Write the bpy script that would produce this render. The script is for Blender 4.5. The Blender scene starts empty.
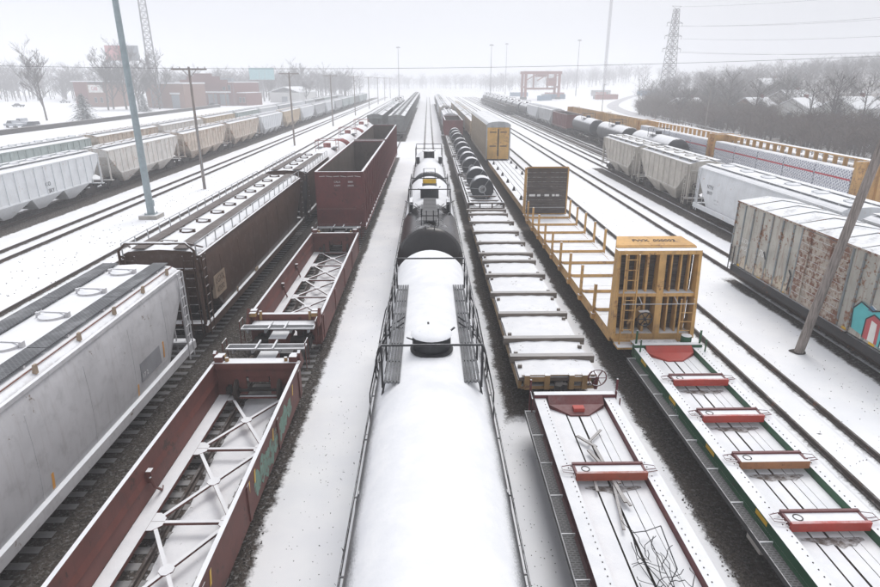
import bpy, math, random
from mathutils import Vector, Matrix
import numpy as np
R = math.radians
random.seed(7)
scene = bpy.context.scene
COL = scene.collection

# ------------------------------------------------------------------ camera, sky, sun, exposure
CAM_H = 10.95
FPX = 590.0
cam_d = bpy.data.cameras.new('camera')
cam = bpy.data.objects.new('camera', cam_d)
COL.objects.link(cam)
cam.location = (0.0, 0.0, CAM_H)
cam.rotation_euler = (R(90) - math.atan((293.5 - 80.0) / FPX), 0.0, -math.atan(12.0 / (FPX / math.cos(math.atan(213.5 / FPX)))))
cam_d.sensor_width = 36.0
cam_d.lens = FPX / 880.0 * 36.0
cam_d.clip_start = 0.1
cam_d.clip_end = 6000.0
scene.camera = cam

world = bpy.data.worlds.new('World')
scene.world = world
world.use_nodes = True
wn, wl = world.node_tree.nodes, world.node_tree.links
wn.clear()
w_out = wn.new('ShaderNodeOutputWorld')
sky = wn.new('ShaderNodeTexSky')
sky.sky_type = 'NISHITA'
sky.sun_disc = False
sky.sun_elevation = R(58)
sky.sun_rotation = R(20)
sky.dust_density = 6.0
hsv = wn.new('ShaderNodeHueSaturation')
hsv.inputs['Saturation'].default_value = 0.22
bg1 = wn.new('ShaderNodeBackground')
bg1.inputs['Strength'].default_value = 0.05
wl.new(sky.outputs[0], hsv.inputs['Color'])
wl.new(hsv.outputs[0], bg1.inputs['Color'])
bg2 = wn.new('ShaderNodeBackground')            # the even cloud deck
bg2.inputs['Color'].default_value = (0.90, 0.925, 1.0, 1)
bg2.inputs['Strength'].default_value = 0.575
addn = wn.new('ShaderNodeAddShader')
wl.new(bg1.outputs[0], addn.inputs[0])
wl.new(bg2.outputs[0], addn.inputs[1])
wl.new(addn.outputs[0], w_out.inputs['Surface'])

sun_d = bpy.data.lights.new('sun', 'SUN')
sun_d.energy = 1.5
sun_d.angle = R(32)
sun_d.color = (1.0, 0.975, 0.94)
sun = bpy.data.objects.new('sun', sun_d)
COL.objects.link(sun)
sun.rotation_euler = (R(32), 0, R(160))

scene.view_settings.view_transform = 'Standard'
scene.view_settings.look = 'None'
scene.view_settings.gamma = 1.0
scene.view_settings.exposure = 0.13
scene.view_settings.use_curve_mapping = False
cy = scene.cycles
cy.use_denoising = True
cy.use_adaptive_sampling = False
cy.max_bounces = 6
cy.diffuse_bounces = 3
cy.glossy_bounces = 2
cy.transmission_bounces = 2
cy.volume_bounces = 3
cy.transparent_max_bounces = 4
cy.caustics_reflective = False
cy.caustics_refractive = False
cy.sample_clamp_indirect = 4.0

# ------------------------------------------------------------------ materials
def _nodes(m):
    m.use_nodes = True
    n, l = m.node_tree.nodes, m.node_tree.links
    n.clear()
    out = n.new('ShaderNodeOutputMaterial')
    b = n.new('ShaderNodeBsdfPrincipled')
    l.new(b.outputs[0], out.inputs['Surface'])
    return n, l, b

def c4(c):
    return (c[0], c[1], c[2], 1.0)

def noise(n, l, vec, scale, detail=4, rough=0.55):
    t = n.new('ShaderNodeTexNoise')
    t.inputs['Scale'].default_value = scale
    t.inputs['Detail'].default_value = detail
    t.inputs['Roughness'].default_value = rough
    l.new(vec, t.inputs['Vector'])
    return t.outputs['Fac']

def ramp(n, l, fac, a, b, inv=False):
    r = n.new('ShaderNodeMapRange')
    r.interpolation_type = 'SMOOTHSTEP'
    r.inputs['From Min'].default_value = a
    r.inputs['From Max'].default_value = b
    if inv:
        r.inputs['To Min'].default_value, r.inputs['To Max'].default_value = 1.0, 0.0
    l.new(fac, r.inputs['Value'])
    return r.outputs[0]

def math_n(n, l, op, a, b=None):
    m = n.new('ShaderNodeMath')
    m.operation = op
    for i, x in enumerate((a, b)):
        if x is None:
            continue
        if isinstance(x, (int, float)):
            m.inputs[i].default_value = x
        else:
            l.new(x, m.inputs[i])
    return m.outputs[0]

def mixc(n, l, fac, a, b):
    m = n.new('ShaderNodeMix')
    m.data_type = 'RGBA'
    if isinstance(fac, (int, float)):
        m.inputs[0].default_value = fac
    else:
        l.new(fac, m.inputs[0])
    for k, x in ((6, a), (7, b)):
        if isinstance(x, tuple):
            m.inputs[k].default_value = c4(x)
        else:
            l.new(x, m.inputs[k])
    return m.outputs[2]

SNOW = (0.79, 0.80, 0.82)
RUST = (0.16, 0.062, 0.028)

def paint(name, col, rust=0.0, streak=0.0, snow=1.0, rough=0.6, rustcol=RUST, dirt=0.35, lo=0.5, hi=0.8, metal=0.0, grime=(0.05, 0.042, 0.036), vary=0.12, frost=0.0, namp=0.55, nscale=7.0, bamp=0.5):
    """weathered paint, with lying snow wherever the surface faces up"""
    m = bpy.data.materials.new(name)
    n, l, b = _nodes(m)
    tc = n.new('ShaderNodeTexCoord')
    oc = tc.outputs['Object']
    big = noise(n, l, oc, 0.9, 5)
    c = mixc(n, l, ramp(n, l, big, 0.3, 0.75), tuple(x * (1 + vary) for x in col), tuple(x * (1 - vary * 1.6) for x in col))
    if streak > 0:
        mp = n.new('ShaderNodeMapping')
        mp.inputs['Scale'].default_value = (3.2, 3.2, 0.28)
        l.new(oc, mp.inputs['Vector'])
        s = noise(n, l, mp.outputs[0], 2.2, 6, 0.6)
        c = mixc(n, l, math_n(n, l, 'MULTIPLY', ramp(n, l, s, 0.5, 0.72), streak), c, rustcol)
    if dirt > 0:
        d = noise(n, l, oc, 2.6, 7, 0.65)
        c = mixc(n, l, math_n(n, l, 'MULTIPLY', ramp(n, l, d, 0.48, 0.75), dirt), c, grime)
    if rust > 0:
        r = noise(n, l, oc, 4.5, 8, 0.7)
        r2 = noise(n, l, oc, 0.7, 2, 0.5)
        rr = math_n(n, l, 'ADD', r, math_n(n, l, 'MULTIPLY', r2, 0.5))
        c = mixc(n, l, ramp(n, l, rr, 0.95 - 0.32 * rust, 1.02 - 0.26 * rust), c, rustcol)
    ro = rough
    if snow > 0:
        g = n.new('ShaderNodeNewGeometry')
        sp = n.new('ShaderNodeSeparateXYZ')
        l.new(g.outputs['Normal'], sp.inputs[0])
        ns = noise(n, l, oc, nscale, 6, 0.7)
        nb = noise(n, l, oc, 1.1, 3, 0.5)
        k = math_n(n, l, 'ADD', sp.outputs[2], math_n(n, l, 'MULTIPLY', math_n(n, l, 'SUBTRACT', ns, 0.5), namp))
        k = math_n(n, l, 'ADD', k, math_n(n, l, 'MULTIPLY', math_n(n, l, 'SUBTRACT', nb, 0.5), bamp))
        sf = math_n(n, l, 'MULTIPLY', ramp(n, l, k, lo, hi), snow)
        if frost > 0:
            fz = noise(n, l, oc, 22.0, 4, 0.7)
            ff = math_n(n, l, 'MULTIPLY', ramp(n, l, fz, 0.52, 0.7), frost)
            sf = math_n(n, l, 'MAXIMUM', sf, ff)
        sv = noise(n, l, oc, 1.7, 6, 0.65)
        c = mixc(n, l, sf, c, mixc(n, l, ramp(n, l, sv, 0.36, 0.66), (0.755, 0.765, 0.79), (0.815, 0.82, 0.835)))
        mr = n.new('ShaderNodeMapRange')
        mr.inputs['To Min'].default_value = rough
        mr.inputs['To Max'].default_value = 0.9
        l.new(sf, mr.inputs['Value'])
        l.new(mr.outputs[0], b.inputs['Roughness'])
    else:
        b.inputs['Roughness'].default_value = ro
    l.new(c, b.inputs['Base Color'])
    b.inputs['Metallic'].default_value = metal
    b.inputs['Specular IOR Level'].default_value = 0.35
    bp = n.new('ShaderNodeBump')
    bp.inputs['Strength'].default_value = 0.3
    bp.inputs['Distance'].default_value = 0.03
    hh = math_n(n, l, 'MULTIPLY', noise(n, l, oc, 9.0, 5, 0.6), 0.25)
    if snow > 0:
        hs = math_n(n, l, 'ADD', math_n(n, l, 'MULTIPLY', noise(n, l, oc, 2.2, 5, 0.6), 1.6), math_n(n, l, 'MULTIPLY', noise(n, l, oc, 16.0, 3, 0.6), 0.35))
        hh = math_n(n, l, 'ADD', hh, math_n(n, l, 'MULTIPLY', math_n(n, l, 'ADD', hs, 0.6), sf))
    l.new(hh, bp.inputs['Height'])
    l.new(bp.outputs[0], b.inputs['Normal'])
    return m

def grating(name, dark, light, snow=0.15):
    m = bpy.data.materials.new(name)
    n, l, b = _nodes(m)
    tc = n.new('ShaderNodeTexCoord')
    br = n.new('ShaderNodeTexBrick')
    br.offset = 0.5
    br.inputs['Scale'].default_value = 1.0
    br.inputs['Mortar Size'].default_value = 0.018
    br.inputs['Brick Width'].default_value = 0.13
    br.inputs['Row Height'].default_value = 0.065
    br.inputs['Color1'].default_value = c4(dark)
    br.inputs['Color2'].default_value = c4(tuple(x * 1.4 for x in dark))
    br.inputs['Mortar'].default_value = c4(light)
    l.new(tc.outputs['Object'], br.inputs['Vector'])
    ns = noise(n, l, tc.outputs['Object'], 1.3, 5, 0.65)
    c = mixc(n, l, math_n(n, l, 'MULTIPLY', ramp(n, l, ns, 0.45, 0.75), snow * 3), br.outputs['Color'], (0.6, 0.61, 0.63))
    l.new(c, b.inputs['Base Color'])
    b.inputs['Roughness'].default_value = 0.6
    return m

def snow_field(n, l):
    """colour and height of lying ground snow, in world position, shared by ground and track beds"""
    g = n.new('ShaderNodeNewGeometry')
    oc = g.outputs['Position']
    big = noise(n, l, oc, 0.05, 4)
    mid = noise(n, l, oc, 0.6, 5)
    c = mixc(n, l, ramp(n, l, mid, 0.3, 0.7), (0.83, 0.84, 0.87), (0.89, 0.895, 0.91))
    c = mixc(n, l, math_n(n, l, 'MULTIPLY', ramp(n, l, big, 0.45, 0.7), 0.3), c, (0.78, 0.79, 0.82))
    sp1 = noise(n, l, oc, 5.5, 6, 0.78)
    patch = noise(n, l, oc, 0.35, 4, 0.6)
    k = math_n(n, l, 'ADD', sp1, math_n(n, l, 'MULTIPLY', patch, 0.3))
    c = mixc(n, l, math_n(n, l, 'MULTIPLY', ramp(n, l, k, 0.79, 0.85), 0.8), c, (0.13, 0.115, 0.10))
    h = math_n(n, l, 'ADD', mid, math_n(n, l, 'MULTIPLY', noise(n, l, oc, 3.0, 6, 0.6), 0.5))
    return c, h

def snow_ground(name):
    m = bpy.data.materials.new(name)
    n, l, b = _nodes(m)
    c, h = snow_field(n, l)
    l.new(c, b.inputs['Base Color'])
    b.inputs['Roughness'].default_value = 0.85
    b.inputs['Specular IOR Level'].default_value = 0.2
    bp = n.new('ShaderNodeBump')
    bp.inputs['Strength'].default_value = 0.3
    bp.inputs['Distance'].default_value = 0.03
    l.new(h, bp.inputs['Height'])
    l.new(bp.outputs[0], b.inputs['Normal'])
    return m

def bed_mat(name, xl, xr, cover=0.0, dark=(0.045, 0.039, 0.034), ya=None, yb=None):
    """ballast kept bare by the cars above it, drifting into snow at ragged edges"""
    m = bpy.data.materials.new(name)
    n, l, b = _nodes(m)
    tc = n.new('ShaderNodeTexCoord')
    oc = tc.outputs['Object']
    sp = n.new('ShaderNodeSeparateXYZ')
    l.new(oc, sp.inputs[0])
    st = n.new('ShaderNodeTexVoronoi')
    st.inputs['Scale'].default_value = 16.0
    l.new(oc, st.inputs['Vector'])
    stone = mixc(n, l, ramp(n, l, st.outputs['Distance'], 0.1, 0.6), tuple(x * 1.9 for x in dark), tuple(x * 0.55 for x in dark))
    hue = n.new('ShaderNodeSeparateColor')
    l.new(st.outputs['Color'], hue.inputs[0])
    stone = mixc(n, l, math_n(n, l, 'MULTIPLY', hue.outputs[0], 0.5), stone, (0.12, 0.10, 0.085))
    stone = mixc(n, l, math_n(n, l, 'MULTIPLY', ramp(n, l, noise(n, l, oc, 0.5, 5, 0.65), 0.4, 0.65), 0.6), stone, (0.075, 0.06, 0.05))
    n1 = noise(n, l, oc, 1.6, 6, 0.7)
    n2 = noise(n, l, oc, 9.0, 5, 0.7)
    n0 = noise(n, l, oc, 0.22, 3, 0.5)
    nn = math_n(n, l, 'ADD', math_n(n, l, 'MULTIPLY', math_n(n, l, 'SUBTRACT', n1, 0.5), 0.55), math_n(n, l, 'MULTIPLY', math_n(n, l, 'SUBTRACT', n2, 0.5), 0.4))
    if xr - xl > 1:
        nn = math_n(n, l, 'ADD', nn, math_n(n, l, 'MULTIPLY', math_n(n, l, 'SUBTRACT', n0, 0.5), 0.5))
    xx = math_n(n, l, 'ADD', sp.outputs[0], nn)
    f = math_n(n, l, 'MAXIMUM', ramp(n, l, xx, xl - 0.12, xl + 0.12, True), ramp(n, l, xx, xr - 0.12, xr + 0.12))
    if ya is not None:
        yy = math_n(n, l, 'ADD', sp.outputs[1], math_n(n, l, 'MULTIPLY', nn, 1.6))
        f = math_n(n, l, 'MAXIMUM', f, math_n(n, l, 'MAXIMUM', ramp(n, l, yy, ya + 1.2, ya + 1.9, True), ramp(n, l, yy, yb - 1.9, yb - 1.2)))
    # dusting between
    dz = math_n(n, l, 'MULTIPLY', ramp(n, l, n2, 0.5, 0.66), cover)
    f = math_n(n, l, 'MAXIMUM', f, dz)
    sc, sh = snow_field(n, l)
    c = mixc(n, l, f, stone, sc)
    l.new(c, b.inputs['Base Color'])
    b.inputs['Roughness'].default_value = 0.88
    b.inputs['Specular IOR Level'].default_value = 0.2
    bp = n.new('ShaderNodeBump')
    bp.inputs['Strength'].default_value = 0.5
    bp.inputs['Distance'].default_value = 0.035
    mh = n.new('ShaderNodeMix')
    l.new(f, mh.inputs[0])
    l.new(st.outputs['Distance'], mh.inputs[2])
    l.new(math_n(n, l, 'MULTIPLY', sh, 0.5), mh.inputs[3])
    l.new(mh.outputs[0], bp.inputs['Height'])
    l.new(bp.outputs[0], b.inputs['Normal'])
    return m

def plain(name, col, rough=0.7, vary=0.25, scale=3.0, metal=0.0):
    m = bpy.data.materials.new(name)
    n, l, b = _nodes(m)
    tc = n.new('ShaderNodeTexCoord')
    f = noise(n, l, tc.outputs['Object'], scale, 5, 0.6)
    l.new(mixc(n, l, ramp(n, l, f, 0.3, 0.7), tuple(x * (1 + vary) for x in col), tuple(x * (1 - vary) for x in col)), b.inputs['Base Color'])
    b.inputs['Roughness'].default_value = rough
    b.inputs['Metallic'].default_value = metal
    b.inputs['Specular IOR Level'].default_value = 0.3
    return m

def wood(name, col, snow=0.6, axis=0):
    m = bpy.data.materials.new(name)
    n, l, b = _nodes(m)
    tc = n.new('ShaderNodeTexCoord')
    mp = n.new('ShaderNodeMapping')
    s = [9.0, 9.0, 9.0]
    s[axis] = 0.7
    mp.inputs['Scale'].default_value = s
    l.new(tc.outputs['Object'], mp.inputs['Vector'])
    f = noise(n, l, mp.outputs[0], 2.0, 6, 0.65)
    c = mixc(n, l, ramp(n, l, f, 0.3, 0.7), tuple(x * 1.35 for x in col), tuple(x * 0.55 for x in col))
    if snow > 0:
        g = n.new('ShaderNodeNewGeometry')
        sp = n.new('ShaderNodeSeparateXYZ')
        l.new(g.outputs['Normal'], sp.inputs[0])
        ns = noise(n, l, tc.outputs['Object'], 3.0, 6, 0.7)
        k = math_n(n, l, 'ADD', sp.outputs[2], math_n(n, l, 'MULTIPLY', math_n(n, l, 'SUBTRACT', ns, 0.5), 1.0))
        c = mixc(n, l, math_n(n, l, 'MULTIPLY', ramp(n, l, k, 0.75, 0.95), snow), c, SNOW)
    l.new(c, b.inputs['Base Color'])
    b.inputs['Roughness'].default_value = 0.85
    b.inputs['Specular IOR Level'].default_value = 0.2
    return m

M = {}
M['snow'] = snow_ground('snow')
def lying_snow_mat():
    m = bpy.data.materials.new('lying_snow')
    n, l, b = _nodes(m)
    g = n.new('ShaderNodeNewGeometry')
    oc = g.outputs['Position']
    v = noise(n, l, oc, 1.7, 6, 0.65)
    c = mixc(n, l, ramp(n, l, v, 0.36, 0.66), (0.755, 0.765, 0.79), (0.815, 0.82, 0.835))
    k = math_n(n, l, 'ADD', noise(n, l, oc, 6.5, 6, 0.75), math_n(n, l, 'MULTIPLY', noise(n, l, oc, 0.8, 3), 0.35))
    c = mixc(n, l, math_n(n, l, 'MULTIPLY', ramp(n, l, k, 0.80, 0.88), 0.7), c, (0.17, 0.14, 0.12))
    l.new(c, b.inputs['Base Color'])
    b.inputs['Roughness'].default_value = 0.88
    b.inputs['Specular IOR Level'].default_value = 0.2
    bp = n.new('ShaderNodeBump')
    bp.inputs['Strength'].default_value = 0.35
    bp.inputs['Distance'].default_value = 0.04
    l.new(math_n(n, l, 'ADD', noise(n, l, oc, 2.4, 6, 0.6), math_n(n, l, 'MULTIPLY', noise(n, l, oc, 14.0, 3), 0.2)), bp.inputs['Height'])
    l.new(bp.outputs[0], b.inputs['Normal'])
    return m
M['lying_snow'] = lying_snow_mat()
M['rail'] = paint('rail_steel', (0.055, 0.038, 0.030), 0.3, 0, 0.35, 0.6, lo=0.9, hi=1.25)
M['tie'] = wood('tie_wood', (0.065, 0.052, 0.043), 0.28, 0)
M['under'] = plain('underframe_black', (0.035, 0.03, 0.028), 0.75)
M['wheel'] = plain('wheel_steel', (0.06, 0.045, 0.038), 0.55, 0.3)
M['gray_hop'] = paint('grey_hopper_paint', (0.57, 0.56, 0.57), 0.12, 0.16, 1.0, 0.5, dirt=0.2, rustcol=(0.22, 0.17, 0.14), vary=0.06)
M['brown_hop'] = paint('brown_hopper_paint', (0.08, 0.045, 0.032), 0.35, 0.35, 1.0, 0.45, rustcol=(0.05, 0.03, 0.022), dirt=0.5, grime=(0.16, 0.13, 0.12))
M['white_hop'] = paint('white_hopper_paint', (0.70, 0.72, 0.74), 0.12, 0.14, 1.0, 0.55, rustcol=(0.42, 0.30, 0.2), dirt=0.12, vary=0.05, grime=(0.3, 0.28, 0.26))
M['white_rust_hop'] = paint('white_streaked_hopper_paint', (0.62, 0.60, 0.57), 0.3, 0.6, 1.0, 0.6, rustcol=(0.33, 0.18, 0.09), dirt=0.2, vary=0.07, grime=(0.25, 0.2, 0.17))
M['rust_hop'] = paint('rusty_hopper_paint', (0.56, 0.49, 0.42), 0.45, 0.85, 1.0, 0.65, rustcol=(0.31, 0.15, 0.075), dirt=0.25)
M['tan_hop'] = paint('tan_hopper_paint', (0.55, 0.45, 0.33), 0.25, 0.3, 1.0, 0.6, rustcol=(0.3, 0.19, 0.1), dirt=0.2)
M['green_hop'] = paint('greenish_grey_hopper_paint', (0.43, 0.49, 0.48), 0.15, 0.25, 1.0, 0.6, rustcol=(0.25, 0.22, 0.18), dirt=0.2)
M['cream_hop'] = paint('weathered_cream_hopper_paint', (0.50, 0.47, 0.42), 0.2, 0.35, 1.0, 0.6, rustcol=(0.27, 0.20, 0.14), dirt=0.3, grime=(0.2, 0.17, 0.14))
M['dkgrey_hop'] = paint('dark_grey_paint', (0.20, 0.21, 0.21), 0.2, 0.3, 1.0, 0.6)
M['silver'] = paint('silver_hopper_paint', (0.5, 0.51, 0.52), 0.1, 0.2, 1.0, 0.5, rustcol=(0.3, 0.26, 0.22), dirt=0.15)
M['well'] = paint('oxide_red_well_paint', (0.155, 0.052, 0.042), 0.3, 0.25, 1.0, 0.6, rustcol=(0.07, 0.035, 0.028), dirt=0.3, lo=0.66, hi=0.84, namp=0.35, bamp=0.3)
M['gond'] = paint('oxide_red_gondola_paint', (0.165, 0.047, 0.045), 0.3, 0.45, 1.0, 0.6, rustcol=(0.085, 0.03, 0.026), dirt=0.3, lo=0.7, hi=0.9)
M['gond_in'] = paint('gondola_inside', (0.10, 0.075, 0.062), 0.4, 0.4, 0.35, 0.7, rustcol=(0.07, 0.045, 0.03))
M['black_tank'] = paint('black_tank_paint', (0.028, 0.03, 0.034), 0.0, 0.12, 1.0, 0.38, rustcol=(0.10, 0.10, 0.105), dirt=0.25, grime=(0.10, 0.10, 0.105), lo=0.34, hi=0.62, frost=0.0, namp=0.4, nscale=34.0, bamp=0.16)
M['black_end'] = paint('black_tank_end_paint', (0.024, 0.026, 0.03), 0.0, 0.1, 1.0, 0.38, rustcol=(0.10, 0.10, 0.105), dirt=0.15, grime=(0.08, 0.08, 0.085), lo=0.8, hi=0.97)
M['brown_tank'] = paint('glossy_black_tank_paint', (0.016, 0.014, 0.015), 0.0, 0.15, 0.5, 0.25, rustcol=(0.05, 0.03, 0.028), dirt=0.12, lo=0.93, hi=1.1, grime=(0.05, 0.05, 0.05))
M['black_steel'] = paint('black_steel', (0.022, 0.022, 0.025), 0.0, 0.0, 0.55, 0.5, dirt=0.0, lo=0.8, hi=1.05)
M['grate'] = grating('galvanised_grating', (0.025, 0.025, 0.028), (0.12, 0.125, 0.135), 0.08)
M['grate_dk'] = grating('dark_grating', (0.008, 0.008, 0.009), (0.075, 0.075, 0.08), 0.01)
M['grate_brown'] = grating('brown_grating', (0.045, 0.034, 0.03), (0.12, 0.095, 0.085), 0.05)
M['galv'] = paint('galvanised_steel', (0.42, 0.43, 0.44), 0.1, 0.1, 1.0, 0.45, lo=0.8, hi=1.0, dirt=0.2)
M['red_flat'] = paint('dark_red_flatcar_paint', (0.13, 0.026, 0.03), 0.15, 0.1, 1.0, 0.6, dirt=0.25, lo=0.6, hi=0.8)
M['bright_red'] = paint('bright_red_paint', (0.42, 0.045, 0.03), 0.25, 0.15, 0.45, 0.5, rustcol=(0.2, 0.07, 0.03), dirt=0.25, lo=0.8, hi=1.1)
M['orange_red'] = paint('worn_orange_red_paint', (0.34, 0.075, 0.04), 0.4, 0.2, 0.45, 0.6, rustcol=(0.2, 0.08, 0.04), dirt=0.3, lo=0.8, hi=1.1)
M['worn_wood_red'] = paint('bare_worn_beam', (0.36, 0.16, 0.07), 0.4, 0.2, 1.0, 0.7, rustcol=(0.2, 0.09, 0.04), dirt=0.3, lo=0.6, hi=0.85)
M['green'] = paint('dark_green_paint', (0.022, 0.10, 0.045), 0.15, 0.15, 1.0, 0.55, rustcol=(0.05, 0.06, 0.035), dirt=0.3, lo=0.6, hi=0.8)
M['yellow_mark'] = paint('yellow_reflector', (0.78, 0.48, 0.03), 0, 0, 0.3, 0.4, dirt=0.15, lo=0.9, hi=1.1)
M['orange_mark'] = paint('orange_reflector', (0.72, 0.34, 0.07), 0, 0, 0.0, 0.45, dirt=0.15)
M['deck'] = paint('flatcar_deck', (0.12, 0.09, 0.07), 0.2, 0, 1.0, 0.8, lo=0.35, hi=0.6)
M['deck_gap'] = plain('deck_gap', (0.05, 0.042, 0.036), 0.85)
M['bunk'] = wood('weathered_bunk_timber', (0.19, 0.16, 0.135), 0.4, 0)
M['flat_tan'] = paint('yellow_brown_paint', (0.36, 0.22, 0.09), 0.4, 0.3, 1.0, 0.6, rustcol=(0.17, 0.09, 0.05), dirt=0.35, lo=0.6, hi=0.85)
M['ttx'] = paint('yellow_orange_paint', (0.60, 0.355, 0.13), 0.34, 0.5, 1.0, 0.6, rustcol=(0.30, 0.16, 0.07), dirt=0.45, lo=0.75, hi=0.95, grime=(0.17, 0.11, 0.07))
M['dkwood'] = wood('dark_bulkhead_timber', (0.105, 0.09, 0.082), 0.0, 0)
M['coil'] = paint('steel_coil', (0.05, 0.053, 0.06), 0, 0.0, 1.0, 0.35, dirt=0.15, metal=0.3, lo=0.62, hi=0.85)
M['coil_car'] = paint('coil_car_paint', (0.13, 0.11, 0.10), 0.3, 0.2, 1.0, 0.6, dirt=0.3, lo=0.6, hi=0.85)
M['rack_side'] = paint('autorack_side_panels', (0.36, 0.30, 0.22), 0.3, 0.5, 1.0, 0.5, rustcol=(0.22, 0.15, 0.09), dirt=0.3)
M['rack_tan'] = paint('tan_autorack_panels', (0.42, 0.34, 0.25), 0.3, 0.4, 1.0, 0.5, rustcol=(0.25, 0.16, 0.09), dirt=0.3)
M['rack_yellow'] = paint('autorack_door_yellow', (0.64, 0.38, 0.11), 0.3, 0.5, 0.6, 0.5, rustcol=(0.4, 0.22, 0.08), dirt=0.15)
M['boxcar'] = paint('boxcar_grey_paint', (0.47, 0.455, 0.405), 0.42, 0.55, 1.0, 0.6, rustcol=(0.235, 0.105, 0.055), dirt=0.2, grime=(0.2, 0.15, 0.12))
M['boxcar_door'] = paint('boxcar_door_paint', (0.46, 0.41, 0.35), 0.8, 0.6, 1.0, 0.65, rustcol=(0.19, 0.085, 0.05), dirt=0.35, grime=(0.18, 0.11, 0.08))
M['rib_blue'] = paint('boxcar_rib_paint', (0.24, 0.27, 0.28), 0.5, 0.5, 1.0, 0.6, rustcol=(0.2, 0.1, 0.05), dirt=0.3)
M['sill_black'] = paint('black_sill', (0.025, 0.024, 0.026), 0.2, 0.1, 0.5, 0.6, lo=0.8, hi=1.0)
M['pole_wood'] = wood('pole_timber', (0.27, 0.235, 0.215), 0.2, 2)
M['pole_steel'] = plain('painted_pole_steel', (0.30, 0.36, 0.38), 0.5, 0.1)
M['concrete'] = paint('concrete', (0.42, 0.40, 0.37), 0, 0.1, 0.8, 0.85, dirt=0.2)
M['lattice'] = plain('lattice_steel', (0.23, 0.22, 0.23), 0.55, 0.15)
M['wire'] = plain('wire_black', (0.02, 0.02, 0.022), 0.6, 0.1)
M['red_crane'] = plain('crane_red', (0.27, 0.08, 0.055), 0.55, 0.1)
M['white_txt'] = plain('white_lettering', (0.72, 0.72, 0.71), 0.6, 0.05)
M['black_txt'] = plain('black_lettering', (0.04, 0.04, 0.05), 0.6, 0.05)
M['faint_txt'] = plain('faded_lettering', (0.28, 0.29, 0.31), 0.6, 0.1)
M['plate_tan'] = paint('tan_plate', (0.34, 0.26, 0.19), 0.2, 0.2, 0.0, 0.6, dirt=0.3)
M['brown_txt'] = plain('brown_lettering', (0.12, 0.085, 0.065), 0.6, 0.05)
M['teal'] = paint('teal_spray', (0.10, 0.50, 0.52), 0, 0, 0.0, 0.5, dirt=0.1)
M['teal_dk'] = paint('green_spray', (0.17, 0.30, 0.24), 0.45, 0.3, 0.0, 0.6, dirt=0.5, rustcol=(0.13, 0.06, 0.05), grime=(0.12, 0.08, 0.07))
M['gr_red'] = paint('red_spray', (0.48, 0.09, 0.10), 0, 0, 0.0, 0.5, dirt=0.1)
M['gr_white'] = paint('white_spray', (0.75, 0.73, 0.70), 0, 0, 0.0, 0.5, dirt=0.15)
M['gr_black'] = plain('black_spray', (0.03, 0.03, 0.035), 0.5)
M['gr_cream'] = paint('cream_spray', (0.55, 0.48, 0.37), 0.75, 0.3, 0.0, 0.5, dirt=0.3, rustcol=(0.26, 0.16, 0.11))
M['brick'] = plain('brick_red', (0.17, 0.052, 0.042), 0.85, 0.15)
M['brick_tan'] = plain('brick_tan', (0.24, 0.125, 0.088), 0.85, 0.12)
M['glass'] = plain('dark_window', (0.05, 0.06, 0.07), 0.15, 0.1)
M['roof_snow'] = plain('roof_snow', SNOW, 0.88, 0.04)
M['siding'] = plain('pale_siding', (0.55, 0.55, 0.53), 0.8, 0.1)
M['door_grey'] = plain('grey_roller_door', (0.24, 0.27, 0.29), 0.6, 0.1)
M['bark'] = plain('bark', (0.105, 0.088, 0.078), 0.9, 0.3, 1.5)
M['twig'] = plain('twigs', (0.095, 0.08, 0.076), 0.9, 0.25, 0.5)
M['brush'] = plain('dry_brush', (0.12, 0.09, 0.075), 0.9, 0.3, 0.3)
M['needle'] = paint('conifer_needles', (0.04, 0.058, 0.046), 0, 0, 0.75, 0.8, dirt=0, lo=0.75, hi=1.05)
M['car_dark'] = paint('dark_vehicle_paint', (0.05, 0.055, 0.065), 0, 0, 1.0, 0.3, dirt=0, lo=0.6, hi=0.8)
M['car_grey'] = paint('silver_vehicle_paint', (0.35, 0.37, 0.40), 0, 0, 1.0, 0.3, dirt=0, lo=0.6, hi=0.8)
M['wrap'] = None
M['cont_red'] = paint('container_red', (0.32, 0.10, 0.07), 0.1, 0.1, 1.0, 0.6)
M['cont_blue'] = paint('container_blue', (0.10, 0.20, 0.30), 0.1, 0.1, 1.0, 0.6)
M['cont_grey'] = paint('container_grey', (0.38, 0.38, 0.38), 0.1, 0.1, 1.0, 0.6)

def wrap_mat():
    m = bpy.data.materials.new('lumber_wrap')
    n, l, b = _nodes(m)
    tc = n.new('ShaderNodeTexCoord')
    mp = n.new('ShaderNodeMapping')
    mp.inputs['Rotation'].default_value = (R(38), 0, 0)
    l.new(tc.outputs['Object'], mp.inputs['Vector'])
    br = n.new('ShaderNodeTexVoronoi')
    br.inputs['Scale'].default_value = 4.2
    br.inputs['Randomness'].default_value = 0.25
    l.new(mp.outputs[0], br.inputs['Vector'])
    pr = math_n(n, l, 'MULTIPLY', ramp(n, l, br.outputs['Distance'], 0.26, 0.42, True), 0.85)
    c = mixc(n, l, pr, (0.74, 0.75, 0.78), (0.16, 0.17, 0.27))
    l.new(c, b.inputs['Base Color'])
    b.inputs['Roughness'].default_value = 0.5
    return m
M['wrap'] = wrap_mat()
M['red_band'] = plain('red_print', (0.50, 0.05, 0.07), 0.5, 0.2, 4.0)

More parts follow.
